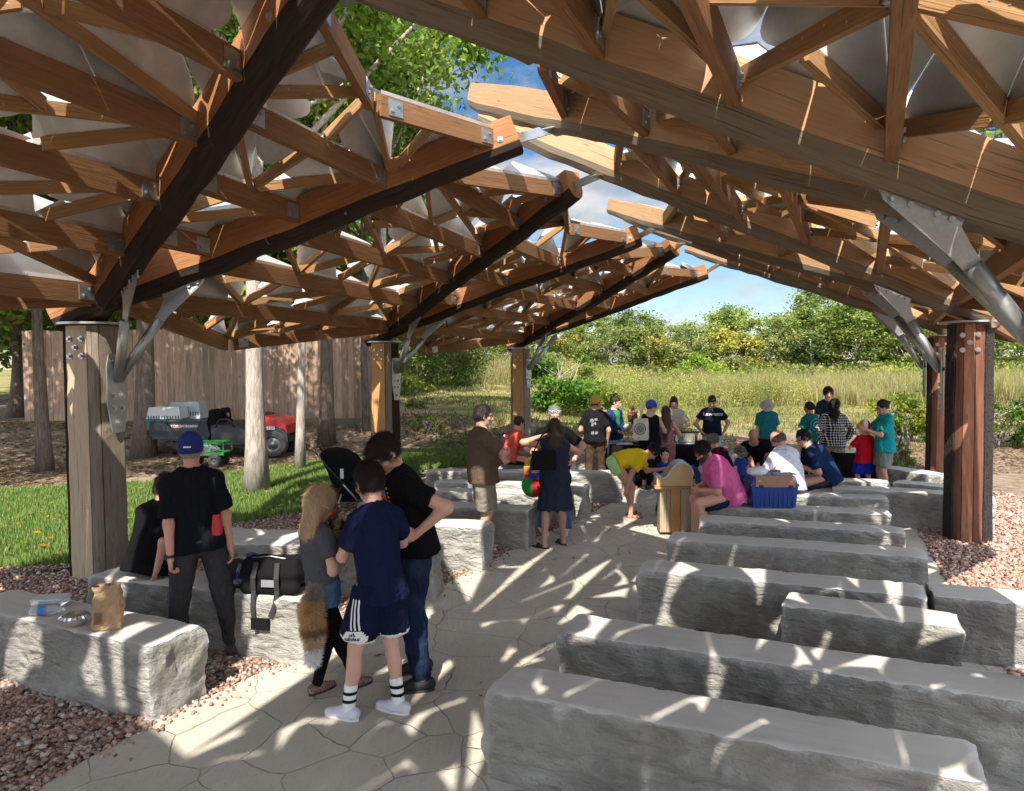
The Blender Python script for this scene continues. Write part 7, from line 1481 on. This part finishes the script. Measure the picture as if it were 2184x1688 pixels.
tt = dp(1812, 12.95, .66); o = empty('tank', tt, 0, 'low glass tank with black handle rail on the box table', 'tank'); mb = MB(); mb.box((0, 0, .045), (.55, .30, .08)); mb.build('glass', CLR, o, bevel=.005); mb = MB(); mb.tube([(.06, -.1, .09), (.10, -.1, .30), (.02, -.1, .36), (-.20, -.1, .37)], .010, 8); mb.build('handle', BPL, o, True)
# far folding table
tx = XD(966, 40).x; tz = float(gh(tx, 40)); o = empty('folding_table', (tx, 40, tz), R(6), 'far folding table half covered in black on the mown path', 'table'); mb = MB(); mb.box((0, 0, .74), (1.5, .7, .03)); mb.build('tabletop', pm('table_grey', (.10, .10, .10), .6), o); mb = MB(); mb.sweep([(.25, 0, .42), (.25, 0, .77)], [(-.45, -.37), (.45, -.37), (.45, .37), (-.45, .37)], (0, 1, 0), 0, [1.06, 1]); mb.build('cloth', BLKM, o)
for x_ in (-.6, .6): mb = MB(); mb.tube([(x_, -.3, .73), (x_ * 1.05, -.32, 0)], .016, 6); mb.tube([(x_, .3, .73), (x_ * 1.05, .32, 0)], .016, 6); mb.tube([(x_ * 1.03, -.31, .25), (x_ * 1.03, .31, .25)], .012, 6); mb.build('leg_frame', pm('grey_tube', (.3, .3, .3), .4, .6), o)
o = MB().box((0, 0, .16), (.22, .16, .32)).build('sign_box', WHT, None, bevel=.01); o.location = (tx + .1, 40, tz + .775); tag(o, 'small white box on the far folding table', 'box')
# garden hose
o = MB().tube([tuple(G(px, py, .02)) for px, py in ((20, 1222), (60, 1222), (95, 1219), (130, 1215), (160, 1212))], .014, 8).build('hose', BPL, None, True); tag(o, 'thin black hose on the pebbles left of the nearest left post', 'hose')
# ---------------------------------------------------------------- stroller
p = dp(718, 11.5); o = empty('stroller', p, R(6), 'black stroller with a raised hood parked on the bark mulch', 'stroller'); SG = pm('stroller_steel', (.45, .46, .48), .3, .8)
mb = MB(); PRF = [(-.26, .90), (-.20, .955), (-.05, .965), (.12, .93), (.27, .84), (.37, .70), (.40, .58), (.30, .55), (.10, .50), (-.02, .40), (-.08, .46), (-.13, .62), (-.20, .76)]
mb.prism(PRF, -.24, .24); mb.build('hood', BLKM, o, bevel=.03)
mb = MB(); mb.prism([(-.10, .40), (.10, .52), (.33, .50), (.36, .30), (.10, .24), (-.06, .28)], -.22, .22); mb.build('seat', BLKM, o, bevel=.025); mb = MB(); mb.prism([(-.04, .16), (.34, .15), (.30, .24), (-.02, .26)], -.20, .20); mb.build('basket', BLKM, o, bevel=.02)
mb = MB(); mb.tube([(-.28, -.25, .90), (-.34, -.25, .985), (-.30, -.22, 1.01), (-.30, .22, 1.01), (-.34, .25, .985), (-.28, .25, .90)], .014, 8); mb.build('handlebar', BPL, o, True)
mb = MB()
for y_ in (-.26, .26): mb.tube([(-.28, y_, .90), (.05, y_, .50), (.36, y_, .14)], .013, 8); mb.tube([(.12, y_, .46), (-.12, y_, .13)], .013, 8)
mb.tube([(.36, -.26, .14), (.36, .26, .14)], .012, 8); mb.tube([(-.12, -.26, .13), (-.12, .26, .13)], .012, 8); mb.build('frame', BPL, o, True); mb = MB(); mb.tube([(.10, -.27, .44), (.34, -.27, .15)], .012, 8); mb.build('strut', SG, o, True)
for x_, r_q in ((.37, .10), (-.12, .125)):
    for y_ in (-.28, .28):
        mb = MB(); mb.lathe([(r_q - .03, -.018), (r_q - .004, -.02), (r_q, 0), (r_q - .004, .02), (r_q - .03, .018)], (x_, y_, r_q), (0, 1, 0), 24); w_ = mb.build('wheel', M['rubber'], o, True); mb = MB(); mb.lathe([(0, .012), (.03, .012), (r_q - .03, .006), (r_q - .028, -.006), (0, -.012)], (x_, y_, r_q), (0, 1, 0), 12); mb.build('rim', SG, w_)
mb = MB(); mb.box((.08, -.246, .60), (.05, .004, .15)); mb.build('care_label', WHT, o)
# ---------------------------------------------------------------- utility cart
p = XD(460, 18.6); o = empty('utility_cart', (p.x, p.y, float(gh(p.x, p.y))), 0, 'black utility cart with a red hood and a dump bed, parked by the fence', 'utility cart')
CB = pm('cart_body_black', (.013, .016, .022), .5); REDP = pm('cart_red_paint', (.42, .012, .02), .3)
mb = MB(); mb.prism([(-1.40, .95), (-.02, .93), (.06, .60), (.0, .46), (-1.15, .44), (-1.42, .56)], -.62, .62); bed = mb.build('dump_bed', CB, o, bevel=.02)
mb = MB(); mb.prism([(-1.30, .90), (-.98, .90), (-.90, .68), (-1.26, .68)], -.645, -.622); mb.prism([(-.86, .88), (-.16, .88), (-.26, .68), (-.80, .68)], -.645, -.622); mb.box((-.68, -.635, .52), (1.30, .03, .05)); mb.box((-.68, -.64, .935), (1.40, .05, .04)); mb.build('side_panel', GPL, bed, bevel=.006)
mb = MB(); mb.prism([(.08, .80), (.20, .84), (.78, .76), (.98, .62), (1.06, .34), (.08, .34)], -.60, .60); mb.build('side_skirt', CB, o, bevel=.02)
mb = MB(); mb.prism([(.30, .66), (.80, .62), (.92, .48), (.96, .40), (.30, .40)], -.615, -.601); mb.build('step_panel', BPL, o, bevel=.004)
mb = MB(); mb.box((.2, 0, .34), (2.6, .8, .10)); mb.build('chassis', BPL, o)
for y_ in (-.3, .3): mb = MB(); mb.prism([(-.05, .72), (.02, 1.16), (.08, 1.20), (.14, 1.16), (.16, .92), (.22, .80), (.48, .78), (.48, .70)], y_ - .24, y_ + .24); mb.build('seat', BLKM, o, bevel=.04)
mb = MB(); mb.tube([(.20, -.60, .76), (.26, -.60, .92), (.34, -.60, .96), (.52, -.60, .95), (.66, -.60, .76)], .022, 8); mb.build('side_rail', CB, o, True)
mb = MB(); mb.prism([(1.02, .60), (1.06, 1.02), (1.14, 1.08), (1.40, 1.0), (1.60, .90), (1.62, .70), (1.42, .68), (1.28, .40), (1.04, .36)], -.56, .56); mb.build('dashboard', CB, o, bevel=.03)
mb = MB(); mb.prism([(1.30, .80), (1.34, 1.02), (1.58, .985), (1.78, .91), (1.90, .80), (1.94, .58), (1.86, .56), (1.84, .70), (1.62, .77)], -.575, .575); mb.build('hood', REDP, o, bevel=.03)
mb = MB(); mb.prism([(1.18, .56), (1.24, .76), (1.42, .80), (1.80, .72), (1.95, .60), (1.97, .40), (1.90, .36), (1.86, .50), (1.76, .66), (1.60, .70), (1.42, .66), (1.30, .52), (1.26, .36), (1.16, .36)], -.64, -.45); mb.prism([(1.18, .56), (1.24, .76), (1.42, .80), (1.80, .72), (1.95, .60), (1.97, .40), (1.90, .36), (1.86, .50), (1.76, .66), (1.60, .70), (1.42, .66), (1.30, .52), (1.26, .36), (1.16, .36)], .45, .64); mb.box((1.92, 0, .45), (.08, 1.2, .14)); mb.build('fender', CB, o, bevel=.015)
mb = MB(); mb.tube([(1.12, -.3, 1.0), (.98, -.3, 1.14)], .018, 8); mb.lathe([(.15, -.008), (.165, 0), (.15, .008), (.14, 0), (.15, -.008)], (.96, -.3, 1.15), (-.7, 0, .7), 24); mb.build('steering_wheel', BPL, o, True)
mb = MB(); mb.lathe([(.001, .0), (.03, 0), (.03, .10), (.001, .10)], (.24, .1, .98), (0, 0, 1), 12); mb.build('beacon', pm('orange_lens', (.75, .16, .02), .3), o, True)
for x_ in (-.42, 1.60):
    for y_ in (-.56, .56):
        mb = MB(); mb.lathe([(.19, -.10), (.30, -.11), (.335, -.08), (.345, 0), (.335, .08), (.30, .11), (.19, .10)], (x_, y_, .345), (0, 1, 0), 36); w_ = mb.build('wheel', M['rubber'], o, True); s_ = -1 if y_ < 0 else 1
        mb = MB(); mb.lathe([(.195, s_ * .10), (.19, s_ * .07), (.13, s_ * .05), (.12, s_ * .07), (.06, s_ * .085), (.05, s_ * .11), (.001, s_ * .11)], (x_, y_, .345), (0, 1, 0), 28); mb.build('rim', pm('grey_rim', (.12, .125, .13), .45, .5), w_, True)
for txt, x_, z_, sz, m_ in (('TORO', -.74, .80, .095, WHT), ('WORKMAN', -.44, .80, .082, WHT), ('5335', 1.56, .735, .105, WHT)):
    V_, F_ = emit_text(txt, sz, .002); 
    if txt == 'TORO': mb = MB(); mb.box((x_, -.646, z_), (.24, .004, .085)); mb.build('logo_panel', pm('logo_red', (.30, .012, .015), .5), o)
    fast('lettering', np.column_stack([V_[:, 0] + x_, np.full(len(V_), -.650), V_[:, 1] + z_]), F_, m_, parent=o)
mb = MB(); mb.box((-1.62, 0, .58), (.46, .9, .10), taper=1.1); mb.build('rear_rack', GPL, o, bevel=.02)
mb = MB(); mb.lathe([(.001, .012), (.075, .010), (.08, 0)], (1.24, -.60, .46), (0, -1, 0), 20); mb.build('side_disc', WHT, o, True)
cz = float(gh(p.x, p.y))
def crate(x, y, z, w, d, h_, lab, base, lid):
    c = empty('pet_crate', (p.x + x, p.y + y, cz + z), 0, lab, 'pet crate'); mb = MB(); mb.box((0, 0, h_ * .25), (w, d, h_ * .5)); mb.build('base', base, c, bevel=.03); mb = MB(); mb.box((0, 0, h_ * .75), (w, d, h_ * .5), taper=.88); t_ = mb.build('top', lid, c, bevel=.05)
    mb = MB(); n2 = int(w / .065)
    for i in range(n2): mb.box((-w / 2 + .05 + i * (w - .1) / (n2 - 1), -d / 2 + .002, h_ * .55), (.018, .022, .09))
    mb.build('vent_slots', BPL, t_); mb = MB(); mb.box((-w / 2 - .004, 0, h_ * .5), (.012, d * .6, h_ * .6)); mb.build('door', pm('wire_grey', (.18, .18, .18), .4, .6), c, bevel=.004); return c
LGR = pm('light_grey_plastic', (.52, .53, .52), .5); DGR = pm('deep_green_plastic', (.01, .16, .09), .4)
crate(-1.12, -.25, .70, .84, .5, .56, 'pale topped pet carrier with green base at the rear of the cart bed', DGR, LGR); crate(-.86, .33, .70, .80, .5, .66, 'taller grey pet carrier behind the green based one', LGR, pm('mid_grey_plastic', (.38, .39, .40), .5))
c = empty('wire_cage', (p.x - 1.62, p.y, cz + .635), 0, 'small wire cage standing on the rear rack of the utility cart', 'cage'); mb = MB()
for i in range(7):
    for y_ in (-.16, .16): mb.tube([(-.15 + .05 * i, y_, 0), (-.15 + .05 * i, y_, .30)], .004, 5)
for z_ in (0.01, .10, .20, .30):
    for y_ in (-.16, .16): mb.tube([(-.16, y_, z_), (.16, y_, z_)], .005, 5)
    for x_ in (-.16, .16): mb.tube([(x_, -.16, z_), (x_, .16, z_)], .005, 5)
mb.build('wires', pm('wire_white', (.6, .6, .58), .5), c); mb = MB(); mb.box((0, 0, .03), (.44, .40, .03)); mb.build('tray', WHT, c, bevel=.008)
# green garden wagon
q = XD(436, 16.7); o = empty('garden_wagon', (q.x, q.y, float(gh(q.x, q.y))), 0, 'green mesh sided garden wagon in front of the utility cart', 'wagon'); GRN = pm('green_steel', (.012, .16, .03), .45)
mb = MB(); mb.box((0, 0, .31), (.95, .5, .025)); 
for z_ in (.33, .555): mb.bar((-.48, -.25, z_), (.48, -.25, z_), .02, .028); mb.bar((-.48, .25, z_), (.48, .25, z_), .02, .028); mb.bar((-.48, -.25, z_), (-.48, .25, z_), .02, .028); mb.bar((.48, -.25, z_), (.48, .25, z_), .02, .028)
for x_ in (-.48, -.02, .14, .48): mb.bar((x_, -.25, .31), (x_, -.25, .56), .02, .02); mb.bar((x_, .25, .31), (x_, .25, .56), .02, .02)
mb.box((0, -.262, .30), (.98, .015, .05)); mb.build('frame', GRN, o)
mb = MB()
for i in range(24): mb.bar((-.46 + .04 * i, -.25, .33), (-.46 + .04 * i, -.25, .55), .003, .003)
for z_ in (.38, .42, .46, .50): mb.bar((-.48, -.25, z_), (.48, -.25, z_), .003, .003)
mb.build('mesh', GRN, o); mb = MB(); mb.box((-.13, -.271, .30), (.22, .002, .022)); mb.build('maker_plate', WHT, o)
for x_ in (-.32, .27):
    for y_ in (-.24, .24): mb = MB(); mb.lathe([(.07, -.045), (.14, -.05), (.155, 0), (.14, .05), (.07, .045)], (x_, y_, .155), (0, 1, 0), 24); w_ = mb.build('wheel', M['rubber'], o, True); mb = MB(); mb.lathe([(.075, -.045), (.06, -.03), (.02, -.04), (.001, -.05)], (x_, y_, .155), (0, 1, 0), 16); mb.build('rim', GPL, w_, True)
mb = MB(); mb.bar((-.4, 0, .25), (.4, 0, .25), .05, .06); mb.tube([(-.48, 0, .25), (-.75, -.02, .45), (-.85, -.02, .8)], .014, 8); mb.build('axle_and_handle', BPL, o)
g2 = soft('plastic_sack', [EL((0, 0, .09), (.28, .17, .10)), EL((.2, .02, .06), (.14, .14, .08))], .02, CLR, None, .05, cuts=((V3(0, 0, -1), 0.0),), fold=.012, fs=14); g2.location = (q.x - .05, q.y, float(gh(q.x, q.y)) + .325); tag(g2, 'clear plastic sack lying in the green wagon', 'sack')

t = P_['handler']; GT = pm('green_tee', (.02, .20, .09), .85)
dec(t, patch(.12, .34, 8, 14, lambda x, y: abs(x) < .03 + .10 * (y + .17)), t.top, (.05, -.1, 1.22), (.75, .66, 0), (.66, -.75, 0), GT, 'tee_front', off=.006)
dec(t, patch(.13, .03, 8, 2), t.top, (.05, -.1, 1.0), (.75, .66, 0), (.66, -.75, 0), GT, 'tee_front', off=.006)

c_ = P_['cap']; dec(c_, patch(.05, .012, 6, 2), c_.cap, (-.03, -.12, 1.66), (.9, -.3, 0), (-.2, -1, 0), WHT, 'back_mark', off=.003)

# loose strands over the hair of the people who stand near enough to show them
def strands(P, n, L, w, out=.22, seed=1, flow=(0, 0, -1)):
    me = P.hair.data; V = np.array([v.co[:] for v in me.vertices]); F = np.array([list(p.vertices) for p in me.polygons]); r = np.random.default_rng(seed); i = r.integers(0, len(F), n); a = V[F[i]]; t = r.random((n, 2, 1))
    p = a[:, 0] * (1 - t[:, 0]) * (1 - t[:, 1]) + a[:, 1] * t[:, 0] * (1 - t[:, 1]) + a[:, 2] * t[:, 0] * t[:, 1] + a[:, 3] * (1 - t[:, 0]) * t[:, 1]
    nn = np.cross(a[:, 1] - a[:, 0], a[:, 2] - a[:, 0]); nn /= np.linalg.norm(nn, axis=1, keepdims=True) + 1e-9; fl_ = np.array(flow, float) - P.HR[1] * .15 + r.normal(0, .28, (n, 3)); d = fl_ - nn * (fl_ * nn).sum(1, keepdims=True) + nn * out; d /= np.linalg.norm(d, axis=1, keepdims=True)
    ok = nn[:, 2] > -.85; p, d, nn = p[ok], d[ok], nn[ok]; n = len(p); s = np.cross(d, nn); s /= np.linalg.norm(s, axis=1, keepdims=True) + 1e-9; l_ = L * (.5 + .8 * r.random((n, 1)))
    m = p + d * l_ * .5 + nn * .002; e = p + d * l_ - nn * l_ * .12; T = np.stack([p - s * w, p + s * w, m + s * w * .7, m - s * w * .7, e], 1).reshape(-1, 3); b_ = np.arange(n) * 5
    Fa = np.concatenate([np.stack([b_, b_ + 1, b_ + 2], -1), np.stack([b_, b_ + 2, b_ + 3], -1), np.stack([b_ + 3, b_ + 2, b_ + 4], -1)], 0); fast('strands', T, Fa, P.hair.data.materials[0], parent=P.hair)
strands(P_['boy'], 9000, .034, .0008, seed=2); strands(P_['tall'], 9000, .040, .0008, seed=3); strands(P_['girl'], 9000, .075, .0009, out=.10, seed=4); strands(P_['seated_black'], 5000, .03, .001, out=.5, seed=5)
for i_, n_ in enumerate(('brown', 'dress', 'grey', 'pink', 'white', 'navy_seated', 'yellow', 'plaid', 'pink_girl', 'mop')): strands(P_[n_], 3000, .035 if n_ not in ('dress', 'plaid', 'pink_girl') else .07, .0016, out=.2, seed=10 + i_)
